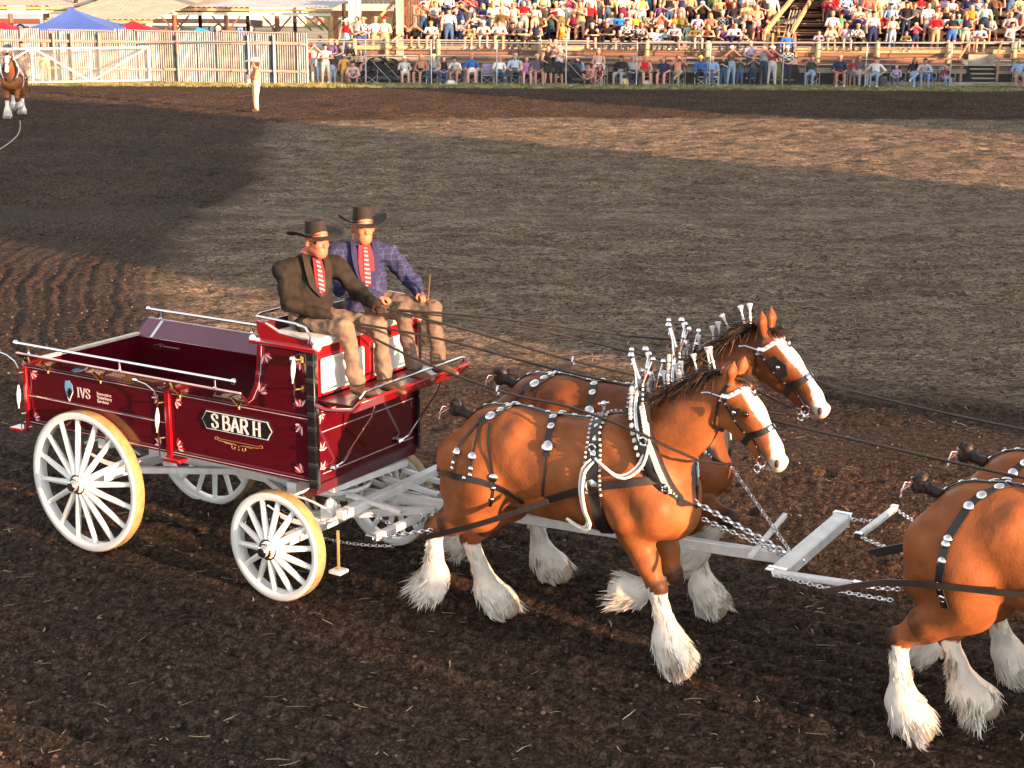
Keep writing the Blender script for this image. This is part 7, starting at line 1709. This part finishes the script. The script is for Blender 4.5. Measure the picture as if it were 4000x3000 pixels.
# people in the yard and by the gate
person(80, 'x', 'stand.belly', 'man', 'black', 'dark_grey', 'cap:black', Y=75.2, z=0, extra='behind the white gate')
person(168, 'x', 'stand.belly', 'man', 'dark_grey', 'khaki', 'sun:tan', Y=74.6, z=0, extra='and tan hat behind the white gate')
for px, sh_, ht, lb in ((1140, 'dark_red', 'cowboy:black', 'above the metal fence end'), (1052, 'purple', 'cap:white', 'beyond the metal fence by a shed post'), (1165, 'black', None, 'beside the dark horse in the yard'), (1248, 'pale_blue', None, 'sitting behind the shed post'), (1330, 'purple', 'cap:dark_grey', 'below the shed corner post')):
    person(px, 'x', 'stand.belly', 'man', sh_, 'dark_jeans', ht, Y=80.5 + (px % 5), z=0, extra=lb)
finish_labels()
# the arena judge in a white hat
p = gnd(1003, 437); o = person(1003, 'x', 'stand.cross', 'man', 'salmon', 'cream', 'cowboy:white', 'brown_hair', Y=p.y, z=0, sleeve='short', turn=-62, sc=1.07); o.location.x = p.x; o.scale = (1.35, 1.35, 1.08); o.rotation_euler.z = R(-72)
[setattr(c, 'scale', (1.25, 1.25, 1.15)) for c in o.children if 'hat' in c.name]; o['label'] = 'man in tan shirt, pale trousers and white cowboy hat standing alone on the dirt'; o['group'] = ''; del o['group']
MB().box((-.05, -.22, 1.08), (.22, .02, .30), (.8, 0, .6), (0, 1, 0)).build('clipboard', pm('white'), o, off=(0, 0, 0)); MB().bar((.10, -.12, .98), (.10, -.155, 1.40), .035, .01, up=(0, 1, 0)).bar((-.10, -.12, .98), (-.10, -.155, 1.40), .035, .01, up=(0, 1, 0)).build('suspenders', pm('brown'), o, off=(0, 0, 0))
# folding chairs, strollers and small things along the fence
def camp_chair(px, col, label, Y=75.15, white=False):
    q_ = at(px, 300, Y); r0 = empty('folding_chair' if not white else 'plastic_chair', (q_.x, Y, 0), R(rnd.uniform(-15, 15)), label, 'chair', 'chairs set along the fence'); c_ = pm(col); fr = WHT if white else GALV; o_ = (0, 0, 0)
    MB().bb(-.25, .25, -.20, .26, .40, .44).build('seat', c_, r0, off=o_, bevel=.01); MB().box((0, .28, .70), (.5, .03, .5), (1, 0, 0), (0, .98, .18)).build('backrest', c_, r0, off=o_, bevel=.01)
    for x in (-.27, .27):
        MB().tube([(x, -.22, 0), (x, -.22, .64)], .016, 6).build('leg', fr, r0, off=o_); MB().tube([(x, .24, 0), (x, .30, .92)], .016, 6).build('leg', fr, r0, off=o_); MB().bar((x, -.24, .64), (x, .26, .64), .05, .02).build('armrest', fr, r0, off=o_)
    MB().tube([(-.27, -.22, .03), (.27, -.22, .40)], .012, 6).tube([(.27, -.225, .03), (-.27, -.225, .40)], .012, 6).build('cross_brace', fr, r0, off=o_)
for px, c_, l_ in ((1450, 'black', 'black folding chair standing empty left of the big stroller'), (1579, 'grey', 'grey folding chair under the woman in light grey tee'), (1644, 'dark_grey', 'dark folding chair under the woman in salmon tank top'), (1693, 'black', 'black folding chair under the man in grey tee with crossed legs'), (1734, 'grey', 'folding chair under the woman in black tank top'), (1790, 'blue', 'blue-backed folding chair behind the man in white tee'), (1842, 'navy', 'folding chair under the man in blue tee'), (1905, 'lavender', 'empty purple-grey folding chair with crossed legs'), (1951, 'grey', 'folding chair under the woman in white tee and tan cap'), (2011, 'blue', 'folding chair under the man in pale blue tee'), (2057, 'black', 'folding chair under the woman in mauve tank top'), (2098, 'black', 'folding chair under the man in dark grey tee'), (2348, 'black', 'small chair under the girl in maroon'), (2427, 'black', 'folding chair under the man in black jacket'), (2473, 'dark_grey', 'folding chair under the woman in grey tank top'), (2522, 'grey', 'folding chair under the man in red tank top'), (2594, 'red', 'red folding chair under the woman in navy dress'), (2651, 'black', 'folding chair under the man in salmon tank top'), (3174, 'dark_red', 'folding chair under the man in dark green tee'), (3285, 'black', 'folding chair under the man in navy tee'), (3508, 'navy', 'small chair under the child in lavender tee'), (3579, 'black', 'folding chair under the woman in black tee'), (3628, 'bright_blue', 'bright blue folding chair behind the leaning man'), (3701, 'grey', 'folding chair under the child in maroon tee'), (3988, 'black', 'folding chair at the right edge under the man in light blue')): camp_chair(px, c_, l_)
for px, l_ in ((2738, 'white plastic armchair under the man in blue with a lime cap'), (2783, 'white plastic armchair under the man in light blue tee'), (2335, 'white plastic chair behind the squatting man in pink')): camp_chair(px, 'white', l_, white=True)
def stroller(px, label, Y=75.2, s=1.):
    q_ = at(px, 300, Y); r0 = empty('stroller', (q_.x, Y, 0), R(-20), label, 'stroller'); r0.scale = (s, s, s); bk = pm('black'); o_ = (0, 0, 0)
    MB().prism([(-.35, .45), (.30, .40), (.42, .70), (.10, .62), (-.25, .95), (-.42, .90)], (0, .25, 0), (1, 0, 0), (0, 0, 1), .5).build('seat', bk, r0, off=o_, smooth=None); n = 8
    q = MB(); q.add([(-.30 + .42 * math.cos(t), y, .80 + .36 * math.sin(t)) for t in np.linspace(.4, 2.9, n) for y in (-.26, .26)], [(2 * i, 2 * i + 2, 2 * i + 3, 2 * i + 1) for i in range(n - 1)]); q.build('hood', bk, r0, off=o_)
    for x in (-.4, .42):
        for y in (-.27, .27): q = MB(); torus(q, (x, y, .16), (0, 1, 0), .14, .02); q.build('wheel', bk, r0, off=o_)
    MB().tube([(.42, .27, .16), (-.5, .27, 1.05), (-.5, -.27, 1.05), (.42, -.27, .16)], .014, 6).build('frame', GALV, r0, off=o_)
    MB().bb(-.3, .3, -.2, .2, .2, .36).build('basket', pm('dark_grey'), r0, off=o_, bevel=.03)
stroller(1500, 'big black stroller with raised hood, left of two pushed together', s=1.05); stroller(1545, 'big black stroller, right of two pushed together beside the seated woman'); stroller(2262, 'black stroller with grey hood parked by the fence post below the plank ramp'); stroller(1395, 'black stroller in front of the seated woman in pale pink', s=.85)
def thing_at(nm, px, Y, mb, m_, label, cat, z=0., **k): q_ = at(px, 300, Y); o = mb.build(nm, m_, None, off=(0, 0, 0), **k); o.location = (q_.x, Y, z); tag(o, label, cat)
thing_at('plastic_bag', 1759, 74.7, MB().ball((0, 0, .11), .22, 10, (1.2, .7, .6)), pm('white'), 'white plastic bag on the grass in front of the man in white', 'bag')
hq = COWB.copy(); o = D.objects.new('straw_hat', hq); COL.objects.link(o); hq.materials[0] = pm('straw'); q_ = at(2442, 320, 74.6); o.location = (q_.x, 74.6, .16); o.rotation_euler = (R(70), 0, 0); tag(o, 'straw hat lying on the grass against the fence', 'hat')
thing_at('shopping_bag', 2528, 74.8, MB().ball((0, 0, .12), .2, 10, (1.1, .7, .7)), pm('white'), 'white and green bag on the grass below the red tank top', 'bag')
thing_at('backpack', 3450, 74.9, MB().box((0, 0, .26), (.34, .22, .48)), pm('dark_grey'), 'dark grey backpack standing beside the man in white tee', 'backpack', bevel=.05)
thing_at('bottle', 1590, 76.3, MB().lathe([(0, .035), (.16, .035), (.19, .015), (.22, .015)], (0, 0, 0), (0, 0, 1), 8), pm('hot_pink'), 'pink bottle on the rail beside the woman in black tank top', 'bottle', z=1.98)
thing_at('white_board', 3680, 77.2, MB().box((0, 0, 0), (.34, .03, .30)), pm('white'), 'white bag held by the woman in black tank top', 'bag', z=2.85, bevel=.01)
thing_at('walking_frame', 2395, 74.95, MB().tube([(-.25, 0, 0), (-.2, 0, .85), (.2, 0, .85), (.25, 0, 0)], .018, 6), mat('dark_red_metal', (.2, .04, .04), .4, .5), 'dark red walking frame beside the man in black jacket', 'walker')
thing_at('paper_cup', 2235, 74.2, MB().lathe([(0, .10), (.05, .12), (.07, .06)], (0, 0, 0), (0, 0, 1), 10), pm('white'), 'small white litter on the grass below the stroller', 'litter')

# second team coming towards the camera at the left edge
for i, (x, y, rz, lb) in enumerate(((-17.55, 57.2, -80, 'bay draft horse with white face coming towards the camera at the far left'), (-19.1, 57.9, -80, 'bay draft horse cut off by the left picture edge in the far team'))):
    c = copy_tree((H1, H2)[i]); c.location = (x, y, 0); c.rotation_euler = (0, 0, R(rz)); c['label'] = lb; c['group'] = 'second team of draft horses far left'; c.scale = (.97, .97, .97)
pts = [gnd(*p) for p in ((78, 478), (80, 500), (72, 530), (50, 555), (20, 578), (-30, 610))]
top('lead_rope', MB().tube([tuple(p + Vector((0, 0, .06))) for p in resamp([tuple(p) for p in pts], .3)], .02, 6), WDG, 'pale rope curving over the dirt from the far left horse hooves', 'rope')
